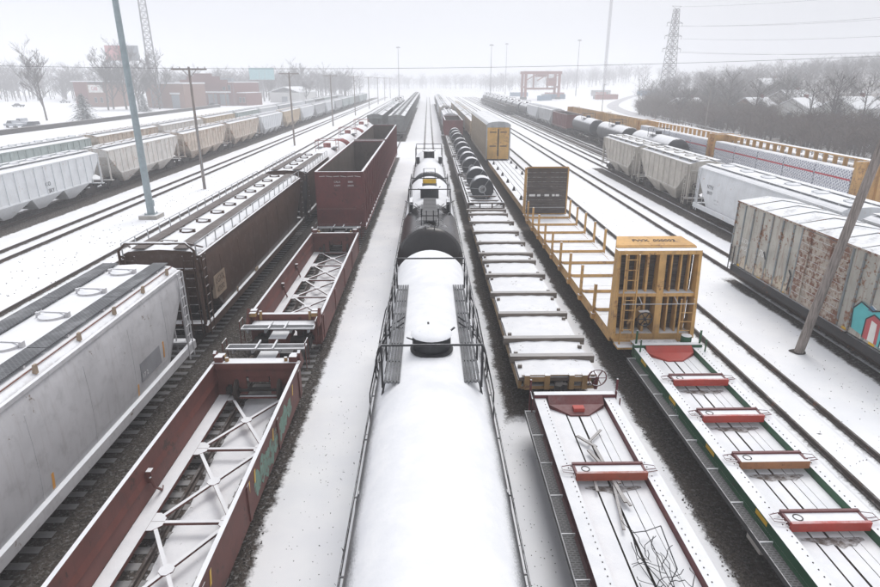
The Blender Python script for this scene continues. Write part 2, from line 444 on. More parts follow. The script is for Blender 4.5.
# ------------------------------------------------------------------ mesh builder
class MB:
    def __init__(s):
        s.v, s.f, s.mi, s.sm = [], [], [], []
    def add(s, vs, fs, m=0, sm=False):
        o = len(s.v)
        s.v += [tuple(p) for p in vs]
        for f in fs:
            s.f.append(tuple(i + o for i in f))
            s.mi.append(m)
            s.sm.append(sm)
        return s
    def box(s, x0, x1, y0, y1, z0, z1, m=0):
        vs = [(x0, y0, z0), (x1, y0, z0), (x1, y1, z0), (x0, y1, z0), (x0, y0, z1), (x1, y0, z1), (x1, y1, z1), (x0, y1, z1)]
        return s.add(vs, [(3, 2, 1, 0), (4, 5, 6, 7), (0, 1, 5, 4), (1, 2, 6, 5), (2, 3, 7, 6), (3, 0, 4, 7)], m)
    def prism(s, prof, axis, a, b, m=0, sm=False, caps=True):
        """closed profile swept along an axis: 'y' takes (x,z), 'x' takes (y,z), 'z' takes (x,y)"""
        n = len(prof)
        def P(p, t):
            return (p[0], t, p[1]) if axis == 'y' else ((t, p[0], p[1]) if axis == 'x' else (p[0], p[1], t))
        vs = [P(p, a) for p in prof] + [P(p, b) for p in prof]
        fs = [(i, (i + 1) % n, n + (i + 1) % n, n + i) for i in range(n)]
        s.add(vs, fs, m, sm)
        if caps:
            s.add(vs, [tuple(range(n))[::-1], tuple(range(n, 2 * n))], m, False)
        return s
    def loft(s, secs, m=0, sm=True, cap0=True, cap1=True, closed=True):
        n = len(secs[0])
        vs = [p for sec in secs for p in sec]
        fs = []
        for k in range(len(secs) - 1):
            for i in range(n if closed else n - 1):
                j = (i + 1) % n
                fs.append((k * n + i, k * n + j, (k + 1) * n + j, (k + 1) * n + i))
        s.add(vs, fs, m, sm)
        if cap0:
            s.add(secs[0], [tuple(range(n))[::-1]], m)
        if cap1:
            s.add(secs[-1], [tuple(range(n))], m)
        return s
    def tube(s, pts, r, n=6, m=0, caps=True, r1=None):
        pts = [Vector(p) for p in pts]
        secs = []
        for i, p in enumerate(pts):
            d = (pts[min(i + 1, len(pts) - 1)] - pts[max(i - 1, 0)])
            if d.length < 1e-9:
                d = Vector((0, 0, 1))
            d.normalize()
            up = Vector((0, 0, 1)) if abs(d.z) < 0.9 else Vector((0, 1, 0))
            u = d.cross(up).normalized()
            w = u.cross(d)
            rr = r if r1 is None else r + (r1 - r) * i / (len(pts) - 1)
            secs.append([tuple(p + (u * math.cos(2 * math.pi * k / n) + w * math.sin(2 * math.pi * k / n)) * rr) for k in range(n)])
        return s.loft(secs, m, n > 5, caps, caps)
    def bar(s, p, q, w, h, m=0):
        p, q = Vector(p), Vector(q)
        d = (q - p).normalized()
        up = Vector((0, 0, 1)) if abs(d.z) < 0.95 else Vector((0, 1, 0))
        u = d.cross(up).normalized() * (w / 2)
        t = u.cross(d).normalized() * (h / 2)
        secs = [[tuple(c + a * u + b * t) for a, b in ((-1, -1), (1, -1), (1, 1), (-1, 1))] for c in (p, q)]
        return s.loft(secs, m, False)
    def cyl(s, c, axis, r, ln, n=16, m=0, mcap=None, r2=None):
        r2 = r if r2 is None else r2
        c = Vector(c)
        ax = {'x': Vector((1, 0, 0)), 'y': Vector((0, 1, 0)), 'z': Vector((0, 0, 1))}[axis]
        u = {'x': Vector((0, 1, 0)), 'y': Vector((0, 0, 1)), 'z': Vector((1, 0, 0))}[axis]
        w = ax.cross(u)
        secs = [[tuple(c + ax * (t * ln / 2) + (u * math.cos(2 * math.pi * k / n) + w * math.sin(2 * math.pi * k / n)) * q) for k in range(n)] for t, q in ((-1, r), (1, r2))]
        s.loft(secs, m, True, False, False)
        mc = m if mcap is None else mcap
        s.add(secs[0], [tuple(range(n))[::-1]], mc)
        s.add(secs[1], [tuple(range(n))], mc)
        return s
    def ring(s, c, axis, r0, r1, ln, n=20, m=0):
        c = Vector(c)
        ax = {'x': Vector((1, 0, 0)), 'y': Vector((0, 1, 0)), 'z': Vector((0, 0, 1))}[axis]
        u = {'x': Vector((0, 1, 0)), 'y': Vector((0, 0, 1)), 'z': Vector((1, 0, 0))}[axis]
        w = ax.cross(u)
        def sec(t, q):
            return [tuple(c + ax * (t * ln / 2) + (u * math.cos(2 * math.pi * k / n) + w * math.sin(2 * math.pi * k / n)) * q) for k in range(n)]
        return s.loft([sec(-1, r0), sec(-1, r1), sec(1, r1), sec(1, r0), sec(-1, r0)], m, False, False, False)
    def mesh(s, name, mats):
        me = bpy.data.meshes.new(name)
        me.from_pydata(s.v, [], s.f)
        for x in (mats if isinstance(mats, (list, tuple)) else [mats]):
            me.materials.append(M[x] if isinstance(x, str) else x)
        if any(s.mi):
            me.polygons.foreach_set('material_index', s.mi)
        me.polygons.foreach_set('use_smooth', s.sm)
        me.validate()
        me.update()
        return me
    def build(s, name, mats, parent=None, loc=(0, 0, 0)):
        return ob(name, s.mesh(name, mats), parent, loc)

def ob(name, data, parent=None, loc=(0, 0, 0), rot=None):
    o = bpy.data.objects.new(name, data)
    COL.objects.link(o)
    o.location = loc
    if rot:
        o.rotation_euler = rot
    if parent is not None:
        o.parent = parent
    return o

def tag(o, label=None, cat=None, group=None, kind=None):
    for k, x in (('label', label), ('category', cat), ('group', group), ('kind', kind)):
        if x:
            o[k] = x
    return o

def thing(name, loc, rz=0.0, label=None, cat=None, group=None):
    o = ob(name, None, None, loc)
    o.rotation_euler = (0, 0, rz)
    o.empty_display_size = 0.5
    return tag(o, label, cat, group)

KIDS = {}
def copy_tree(o, parent=None, loc=None, rz=None, label=None, mats=None):
    c = o.copy()
    COL.objects.link(c)
    c.parent = parent
    if loc is not None:
        c.location = loc
    if rz is not None:
        c.rotation_euler = (0, 0, rz)
    if label:
        c['label'] = label
    for k in list(o.children):
        copy_tree(k, c)
    return c

MESHC = {}
def cached(key, fn):
    if key not in MESHC:
        MESHC[key] = fn()
    return MESHC[key]

def recolour(root, mapping):
    """give a copy its own paint: material slots moved to the object"""
    for o in [root] + list(root.children_recursive):
        if o.type == 'MESH':
            for sl in o.material_slots:
                nm = sl.material.name if sl.material else None
                if nm in mapping:
                    sl.link = 'OBJECT'
                    sl.material = mapping[nm]

def text(s, size, mat, parent, loc, rot, name='lettering', ext=0.002, sx=1.0):
    cu = bpy.data.curves.new(name, 'FONT')
    cu.body = s
    cu.size = size
    cu.extrude = ext
    cu.align_x = 'CENTER'
    cu.align_y = 'CENTER'
    cu.resolution_u = 2
    cu.materials.append(M[mat])
    tmp = bpy.data.objects.new(name, cu)
    me = bpy.data.meshes.new_from_object(tmp)
    bpy.data.objects.remove(tmp)
    bpy.data.curves.remove(cu)
    me.materials.clear()
    me.materials.append(M[mat])
    o = ob(name, me, parent, loc, rot)
    o.scale = (sx, 1, 1)
    return o
# ------------------------------------------------------------------ the setting
ZR = 0.20           # top of rail above the snow
XC, XD, X0, XE, XF, XG, XI, XJ, XK, XL, XM = -10.95, -6.05, 0.05, 4.65, 9.05, 12.95, 18.9, 23.9, 27.4, 30.9, 35.0
XN, XB, XA1, XA2 = -20.4, -28.0, -34.2, -43.5

def ground_h(x, y):
    h = 0.0
    if x > 58:
        t = min((x - 58) / 330.0, 1.0)
        h += 19.0 * t * t * (3 - 2 * t) * min(1.0, max(0.0, (y + 100) / 200))
    if x < -75:
        t = min((-x - 75) / 400.0, 1.0)
        h += 3.0 * t * t * (3 - 2 * t)
    return h

def make_ground():
    xs = sorted(set(list(np.linspace(-1200, -80, 15)) + list(np.linspace(-70, 56, 13)) + list(np.linspace(60, 340, 24)) + list(np.linspace(380, 1200, 8))))
    ys = list(np.linspace(-60, 200, 14)) + list(np.linspace(240, 2400, 24))
    vs = [(x, y, ground_h(x, y)) for y in ys for x in xs]
    n = len(xs)
    fs = [(j * n + i, j * n + i + 1, (j + 1) * n + i + 1, (j + 1) * n + i) for j in range(len(ys) - 1) for i in range(n - 1)]
    b = MB()
    b.add(vs, fs, 0, True)
    tag(b.build('ground', 'snow'), kind='structure')
make_ground()

def rail_mesh(L):
    b = MB()
    prof = [(-0.075, -0.17), (0.075, -0.17), (0.075, -0.15), (0.018, -0.13), (0.018, -0.045), (0.037, -0.035), (0.037, 0.0), (-0.037, 0.0), (-0.037, -0.035), (-0.018, -0.045), (-0.018, -0.13), (-0.075, -0.15)]
    b.prism(prof, 'y', 0, L)
    return b.mesh('rail', 'rail')

M['bed_bare'] = bed_mat('flangeway_ballast', -0.11, 0.11, 0.3)
tie_me = MB().box(-1.3, 1.3, -0.115, 0.115, -0.12, 0.0).mesh('tie', 'tie')

def track(X, y0, y1, beds=(), ties=None, bare=True, lim=(-3.4, 3.4)):
    """one track: a bed sheet in the snow, two rails, the sleepers one can see"""
    b = MB()
    mats = []
    W = 2.9
    for (a, c, xl, xr, cov) in beds:
        key = 'bed_%.2f_%.2f_%.2f_%d_%d' % (xl, xr, cov, a, c)
        if key not in M:
            M[key] = bed_mat(key, xl, xr, cov, ya=a, yb=c)
        if key not in mats:
            mats.append(key)
        k = mats.index(key)
        lx, rx = lim
        b.add([(lx, a, 0.004 + 0.003 * k), (rx, a, 0.004 + 0.003 * k), (rx, c, 0.004 + 0.003 * k), (lx, c, 0.004 + 0.003 * k)], [(0, 1, 2, 3)], k)
    if not beds:
        mats.append('lying_snow')
        b.add([(-1.9, y0, -0.05), (1.9, y0, -0.05), (1.9, y1, -0.05), (-1.9, y1, -0.05)], [(0, 1, 2, 3)], 0)
    root = b.build('railway_track', mats, None, (X, 0, 0))
    tag(root, kind='structure')
    rm = cached(('rail', y1 - y0), lambda: rail_mesh(y1 - y0))
    for s in (-0.7525, 0.7525):
        r = ob('rail', rm, root, (s, y0, ZR))
        if bare:
            fl = MB().add([(-0.3, 0, 0.008), (0.3, 0, 0.008), (0.3, y1 - y0, 0.008), (-0.3, y1 - y0, 0.008)], [(0, 1, 2, 3)])
            ob('flangeway', cached(('fl', y1 - y0), lambda: fl.mesh('flangeway', 'bed_bare')), root, (s, y0, 0))
    if ties:
        t = ties[0]
        while t < ties[1]:
            o = ob('tie', tie_me, root, (random.uniform(-0.04, 0.04), t, 0.02 + random.uniform(-0.012, 0.012)))
            o.rotation_euler = (0, 0, random.uniform(-0.015, 0.015))
            t += 0.52
    return root

track(XC, -4, 420, [(-4, 108, -2.0, 5, 0.16), (103, 300, -1.8, 1.8, 0.3)], (5, 58), False, (-3.5, 2.45))
track(XD, -4, 420, [(-4, 92, -5, 1.75, 0.25), (113, 260, -1.9, 1.7, 0.3)], (7, 62), False, (-2.448, 2.7))
track(X0, -4, 420, [(-4, 63, -0.8, 0.8, 0.6)], None, True, (-2.0, 2.2))
track(XE, -4, 420, [(-4, 19.2, -1.2, 1.2, 0.6), (16.0, 130, -2.0, 1.15, 0.12), (128, 300, -1.8, 1.8, 0.2)], (8, 17), False, (-2.3, 1.75))
track(XF, -4, 420, [(-4, 175, -2.0, 1.1, 0.1)], None, False, (-2.64, 2.4))
track(XG, -4, 420, [], None, True)
track(XI, -4, 420, [(-4, 34, -1.7, 1.9, 0.2)], None, True, (-2.9, 1.6))
track(XJ, -4, 420, [(10, 80, -2.4, 1.9, 0.2)], None, True, (-3.39, 1.8))
track(XK, 60, 420, [(75, 330, -1.5, 1.5, 0.3)], None, True, (-1.69, 1.74))
track(XL, 40, 420, [(60, 360, -1.6, 1.9, 0.2)], None, False, (-1.75, 2.04))
track(XM, 20, 300, [(35, 200, -1.9, 1.9, 0.2)], None, False, (-2.05, 3.0))
track(XN, -4, 420, [], None, True)
track(XB, -4, 420, [], None, True)
track(XA1, 10, 420, [(10, 400, -1.9, 2.6, 0.25)], None, False)
track(XA2, 10, 420, [(10, 400, -1.9, 2.4, 0.2)], None, False)

def drift(X, ya, yb, seed):
    """snow lying over the sleepers between the rails"""
    rnd = random.Random(seed)
    b = MB()
    ny = int((yb - ya) / 0.17)
    nx = 10
    vs = []
    for j in range(ny + 1):
        y = ya + (yb - ya) * j / ny
        tie = 0.5 + 0.5 * math.cos(2 * math.pi * (y - 7) / 0.52)
        for i in range(nx + 1):
            u = -1 + 2 * i / nx
            edge = 0.60 + 0.05 * math.sin(y * 1.7 + (u > 0)) + rnd.uniform(-0.03, 0.03)
            z = 0.045 + 0.012 * tie + rnd.uniform(0, 0.012) if abs(u) < 0.99 else 0.0
            vs.append((u * edge, y, z))
    n = nx + 1
    b.add(vs, [(j * n + i, j * n + i + 1, (j + 1) * n + i + 1, (j + 1) * n + i) for j in range(ny) for i in range(nx)], 0, True)
    tag(b.build('snow_drift', 'lying_snow', None, (X, 0, 0)), kind='structure')
drift(XD, 3, 19.0, 1)
drift(XD, 22.8, 37.5, 2)
M['shadow_bare_patch'] = paint('thinly_snowed_boards', (0.11, 0.085, 0.07), 0, 0, 0.9, 0.85, lo=0.85, hi=1.2, namp=0.8)  # chock beam's shadow put into the colour of thinly snowed boards
M['red_bare'] = paint('dark_red_bare_plate', (0.13, 0.03, 0.03), 0.15, 0.1, 0.1, 0.6, dirt=0.25, lo=0.7, hi=1.1)
M['bright_bare'] = paint('bright_red_bare_plate', (0.40, 0.045, 0.03), 0.2, 0.1, 0.04, 0.5, dirt=0.2, lo=0.7, hi=1.1)
# ------------------------------------------------------------------ running gear
def wheel_mesh():
    b = MB()
    b.cyl((0, 0, 0), 'x', 0.42, 0.12, 20, 0)
    b.cyl((0, 0, 0), 'x', 0.46, 0.03, 20, 0)
    b.cyl((0, 0, 0), 'x', 0.12, 0.22, 10, 0)
    return b.mesh('wheel', 'wheel')

def truck_mesh():
    b = MB()
    for s in (-1, 1):
        x0, x1 = (0.93, 1.07) if s > 0 else (-1.07, -0.93)
        b.prism([(-1.25, 0.46), (-1.05, 0.62), (-0.35, 0.80), (0.35, 0.80), (1.05, 0.62), (1.25, 0.46), (1.1, 0.34), (0.85, 0.36), (0.42, 0.20), (-0.42, 0.20), (-0.85, 0.36), (-1.1, 0.34)], 'x', x0, x1)
        for y in (-0.88, 0.88):
            b.cyl((s * 1.06, y, 0.44), 'x', 0.14, 0.16, 10)
        for y in (-0.18, 0.0, 0.18):
            b.cyl((s * 1.0, y, 0.38), 'z', 0.075, 0.26, 8)
    b.box(-1.15, 1.15, -0.2, 0.2, 0.52, 0.78)
    for y in (-0.88, 0.88):
        b.cyl((0, y, 0.42), 'x', 0.08, 1.9, 8)
    return b.mesh('truck', 'under')

def truck_far_mesh():
    b = MB()
    for s in (-1, 1):
        b.prism([(-1.2, 0.45), (-0.35, 0.8), (0.35, 0.8), (1.2, 0.45), (0.4, 0.2), (-0.4, 0.2)], 'x', s * 0.95 - 0.06, s * 0.95 + 0.06)
        for y in (-0.88, 0.88):
            b.cyl((s * 0.75, y, 0.42), 'x', 0.43, 0.12, 12)
    b.box(-0.9, 0.9, -0.2, 0.2, 0.5, 0.78)
    return b.mesh('truck', 'under')

def trucks(root, ys, near=True):
    for y in ys:
        if near:
            t = ob('truck', cached('truck', truck_mesh), root, (0, y, 0))
            for sx in (-0.75, 0.75):
                for sy in (-0.88, 0.88):
                    ob('wheel', cached('wheel', wheel_mesh), t, (sx, sy, 0.42))
        else:
            ob('truck', cached('truck_far', truck_far_mesh), root, (0, y, 0))

def coupler_mesh():
    b = MB()
    b.box(-0.12, 0.12, -0.55, 0.2, 0.74, 0.96)
    b.prism([(-0.2, 0.2), (0.2, 0.2), (0.22, 0.42), (0.06, 0.5), (-0.05, 0.36), (-0.2, 0.4)], 'z', 0.68, 1.0)
    b.tube([(0.3, -0.3, 0.7), (0.32, 0.1, 0.45), (0.25, 0.45, 0.42)], 0.03, 5)
    return b.mesh('coupler', 'under')

def couplers(root, L):
    for s in (-1, 1):
        o = ob('coupler', cached('coupler', coupler_mesh), root, (0, s * (L / 2 + 0.05), 0))
        if s < 0:
            o.rotation_euler = (0, 0, math.pi)

def brake_wheel(root, loc, axis='y', mat='black_steel', r=0.3):
    b = MB()
    b.ring((0, 0, 0), axis, r - 0.035, r, 0.04, 18)
    b.cyl((0, 0, 0), axis, 0.06, 0.08, 8)
    for k in range(3):
        a = k * math.pi / 3
        d = (math.cos(a) * r * 0.95, 0, math.sin(a) * r * 0.95) if axis == 'y' else (0, math.cos(a) * r * 0.95, math.sin(a) * r * 0.95)
        b.bar([-q for q in d], d, 0.03, 0.03)
    b.build('brake_wheel', mat, root, loc)

def ladder(root, p0, p1, wdir, n, r=0.018, mat='black_steel', w=0.4, name='ladder'):
    """two rails p0 to p1, rungs along wdir"""
    p0, p1, wd = Vector(p0), Vector(p1), Vector(wdir).normalized() * w / 2
    b = MB()
    b.bar(p0 - wd, p1 - wd, r * 2, r * 2.6)
    b.bar(p0 + wd, p1 + wd, r * 2, r * 2.6)
    for k in range(n):
        c = p0 + (p1 - p0) * ((k + 0.5) / n)
        b.tube([c - wd, c + wd], r * 0.8, 5)
    b.build(name, mat, root)

# ------------------------------------------------------------------ covered hoppers
def hopper_body_secs(L, cut, zlo, prof_top, prof_side, zend):
    zt = prof_side[0][1]
    zb = prof_side[-1][1]
    def sec(y, zmin):
        side = [(x, zmin + (z - zb) * (zt - zmin) / (zt - zb)) for x, z in prof_side]
        pts = [(x, z) for x, z in prof_top] + side
        full = [(-x, z) for x, z in pts[::-1]] + pts[1:]
        return [(x, y, z) for x, z in full]
    return [sec(-L / 2, zend), sec(-L / 2 + cut, zlo), sec(L / 2 - cut, zlo), sec(L / 2, zend)]

def hopper(L, mat, style='smooth', near=True, hatches=8, bays=3, walk='grate', ribs=14, rail=False, wide=1.56, zt=4.0, crown=0.28, cut=2.0, hatch_r=0.42, extras=True, walkx=(0.66, 1.20), sillmat=None, endmat=None, boxy=False):
    root = thing('covered_hopper_car', (0, 0, 0))
    sillmat = sillmat or mat
    endmat = endmat or mat
    b = MB()
    if style == 'smooth':
        top = [(0, zt + crown), (0.62, zt + crown - 0.03), (1.25, zt + crown * 0.72), (wide - 0.1, zt + 0.1), (wide - 0.02, zt)]
        side = [(wide - 0.02, zt), (wide + 0.05, zt - 0.5), (wide + 0.07, zt - 1.3), (wide + 0.05, zt - 2.1), (wide + 0.01, zt - 2.6), (wide - 0.03, 1.04)]
    else:
        top = [(0, zt + crown), (wide * 0.5, zt + crown * 0.72), (wide, zt)]
        side = [(wide, zt), (wide, zt - 0.2), (wide, 1.9), (wide, 1.46)]
    secs = hopper_body_secs(L, cut, side[-1][1], top, side[1:] if side[0] == top[-1] else side, zt - (0.75 if style == 'smooth' else 0.6))
    b.loft(secs, 0, False, True, True)
    body = b.build('body', mat, root)
    if style == 'smooth':
        for p in body.data.polygons:
            p.use_smooth = len(p.vertices) == 4 and abs(p.normal.y) < 0.5
    if style == 'smooth' and near:
        nsm = 7
        for k in range(nsm):
            y = -L / 2 + cut + (L - 2 * cut) * k / (nsm - 1)
            for sd in (-1, 1):
                q = MB()
                pr = side[1:] if k in (0, nsm - 1) else side[1:]
                q.loft([[(sd * (x + 0.007), y - 0.022, z), (sd * (x + 0.007), y + 0.022, z), (sd * (x - 0.02), y + 0.022, z), (sd * (x - 0.02), y - 0.022, z)] for x, z in pr], 0, False)
                q.build('panel_seam', mat, root)
    # eave mouldings
    for s in (-1, 1):
        e = MB()
        e.box(min(s * (wide - 0.06), s * (wide + 0.045)), max(s * (wide - 0.06), s * (wide + 0.045)), -L / 2 - 0.03, L / 2 + 0.03, zt - 0.06, zt + 0.045)
        e.build('eave_moulding', mat, root)
        # side sill
        sl = MB()
        if style == 'smooth':
            sl.prism([(s * (wide - 0.03), 0.74), (s * (wide + 0.09), 0.74), (s * (wide + 0.09), 1.06), (s * (wide - 0.03), 1.1)], 'y', -L / 2 - 0.3, L / 2 + 0.3)
        else:
            sl.prism([(s * (wide - 0.03), 1.44), (s * (wide + 0.05), 1.46), (s * (wide + 0.03), 1.58), (s * (wide - 0.03), 1.60)], 'y', -L / 2 + cut, L / 2 - cut)
        sl.build('side_sill', sillmat, root)
    MB().box(-0.22, 0.22, -L / 2 - 0.5, L / 2 + 0.5, 0.66, 0.98).build('centre_sill', 'under', root)
    # bottom hoppers
    inner = L - 2 * cut
    bl = inner / bays
    for k in range(bays):
        y0 = -inner / 2 + k * bl
        q = MB()
        def rc(y, ya, x, z):
            return [(-x, y, z), (x, y, z), (x, ya, z), (-x, ya, z)]
        q.loft([rc(y0 + 0.03, y0 + bl - 0.03, wide - (0.1 if style == 'smooth' else 0.02), 1.14 if style == 'smooth' else 1.452), rc(y0 + bl / 2 - 0.5, y0 + bl / 2 + 0.5, 0.8, 0.34)][::-1], 0, False)
        q.build('discharge_bay', endmat, root)
    if style == 'ribbed':
        step = L / ribs
        for k in range(ribs + 1):
            y = -L / 2 + 0.05 + k * (L - 0.1) / ribs
            d = min(y + L / 2, L / 2 - y)
            zl = 1.5 if d >= cut else zt - 0.6 - (zt - 0.6 - 1.46) * d / cut
            def mk(zl=zl):
                r = MB()
                r.box(0, 0.06, -0.045, 0.045, zl, zt - 0.07)
                return r.mesh('side_rib', mat)
            me = cached(('rib', mat, round(zl, 2), zt), mk)
            for s in (-1, 1):
                o = ob('side_rib', me, root, (s * (wide - 0.002) if s > 0 else -wide + 0.002, y, 0))
                if s < 0:
                    o.rotation_euler = (0, 0, math.pi)
    # roof
    zr = zt + crown
    nh = hatches
    for k in range(nh):
        y = -L / 2 + L * (k + 0.5) / nh
        def hm():
            h = MB()
            h.cyl((0, 0, 0.03), 'z', hatch_r, 0.10, 18)
            h.cyl((0, 0, 0.105), 'z', hatch_r * 0.97, 0.05, 18, r2=hatch_r * 0.6)
            h.bar((-hatch_r * 1.1, 0.06, 0.15), (hatch_r * 1.1, -0.03, 0.15), 0.04, 0.03, 1)
            h.box(hatch_r, hatch_r + 0.1, -0.06, 0.06, 0.0, 0.16, 1)
            h.box(-hatch_r - 0.1, -hatch_r, -0.04, 0.04, 0.0, 0.16, 1)
            return h.mesh('roof_hatch', [mat, endmat])
        ob('roof_hatch', cached(('hatch', mat, endmat, hatch_r), hm), root, (0, y, zr - 0.02))
    if walk:
        npan = max(3, int(L / 3.2))
        pl = L / npan
        def wm():
            w = MB()
            w.box(walkx[0], walkx[1], -pl / 2 + 0.02, pl / 2 - 0.02, 0, 0.04)
            return w.mesh('roof_walk', walk)
        me = cached(('walk', walk, round(pl, 3), walkx), wm)
        zw = zr - 0.04 if style == 'smooth' else zr - 0.05
        for k in range(npan):
            y = -L / 2 + pl * (k + 0.5)
            ob('roof_walk', me, root, (0, y, zw + 0.06))
            o = ob('roof_walk', me, root, (0, y, zw + 0.06))
            o.rotation_euler = (0, 0, math.pi)
        if near:
            me = cached(('wsup', endmat, walkx), lambda: MB().box(walkx[0], walkx[1], -0.03, 0.03, -0.3, 0.055).mesh('walk_support', endmat))
            for k in range(npan * 2):
                y = -L / 2 + pl * (k + 0.5) / 2
                ob('walk_support', me, root, (0, y, zw))
                ob('walk_support', me, root, (0, y, zw)).rotation_euler = (0, 0, math.pi)
    if rail:
        for s in (-1, 1):
            w = MB()
            x = s * (wide - 0.08)
            w.tube([(x, -L / 2, zt + 0.55), (x, L / 2, zt + 0.55)], 0.02, 5)
            n = int(L / 1.15)
            for k in range(n + 1):
                y = -L / 2 + L * k / n
                w.bar((x, y, zt + 0.02), (x, y, zt + 0.55), 0.04, 0.04)
            w.build('roof_railing', 'galv', root)
    # ends: posts, ladders, platform
    for s in (-1, 1):
        y = s * (L / 2 + 0.06)
        p = MB()
        for x in (-wide + 0.08, wide - 0.08):
            p.box(x - 0.06, x + 0.06, y - 0.06, y + 0.06, 1.0, zt - 0.1)
        p.box(-wide + 0.1, wide - 0.1, y - 0.05, y + 0.05, zt - 0.62, zt - 0.5)
        p.box(-wide, wide, y - 0.05, y + 0.35, 0.98, 1.06)
        for x in (-0.55, 0.55):
            p.bar((x, y, 1.0), (x, y - s * 0.05, zt - 0.6), 0.09, 0.09)
        p.build('end_frame', endmat, root)
        if near:
            for t in (-1, 1):
                ladder(root, (t * (wide + 0.1), y - s * 0.28, 0.55), (t * (wide + 0.1), y - s * 0.28, zt), (0, 1, 0), 9, 0.02, endmat, 0.42)
                ladder(root, (t * (wide - 0.4), y + s * 0.1, 0.6), (t * (wide - 0.4), y + s * 0.1, zt + 0.05), (1, 0, 0), 9, 0.018, endmat, 0.4)
    if near:
        brake_wheel(root, (-0.9, -L / 2 - 0.3, 2.1))
    couplers(root, L + 1.0)
    trucks(root, (-L / 2 + 1.5, L / 2 - 1.5), near)
    return root

# ------------------------------------------------------------------ well car
def x_floor(root, x0, x1, y0, y1, nb, z, mat):
    step = (y1 - y0) / nb
    xm = (x0 + x1) / 2
    for k in range(nb + 1):
        y = y0 + k * step
        c = MB()
        c.box(x0, x1, y - 0.05, y + 0.05, z - 0.08, z)
        c.build('cross_member', mat, root)
    for k in range(nb):
        ya, yb = y0 + k * step + 0.06, y0 + (k + 1) * step - 0.06
        c = MB()
        ym = (ya + yb) / 2
        for (px, py) in ((x0 + 0.1, ya), (x1 - 0.1, ya), (x0 + 0.1, yb), (x1 - 0.1, yb)):
            c.bar((px, py, z - 0.034), (xm, ym, z - 0.034), 0.095, 0.062)
        c.prism([(xm - 0.17, ym - 0.06), (xm - 0.06, ym - 0.17), (xm + 0.06, ym - 0.17), (xm + 0.17, ym - 0.06), (xm + 0.17, ym + 0.06), (xm + 0.06, ym + 0.17), (xm - 0.06, ym + 0.17), (xm - 0.17, ym + 0.06)], 'z', z - 0.02, z + 0.012)
        for s, x in ((1, x0), (-1, x1)):
            for yy, t in ((ya, 1), (yb, -1)):
                c.prism([(x, yy - t * 0.05), (x + s * 0.34, yy - t * 0.05), (x + s * 0.34, yy + t * 0.08), (x + s * 0.14, yy + t * 0.26), (x, yy + t * 0.26)], 'z', z - 0.02, z + 0.008)
        c.build('cross_brace', mat, root)

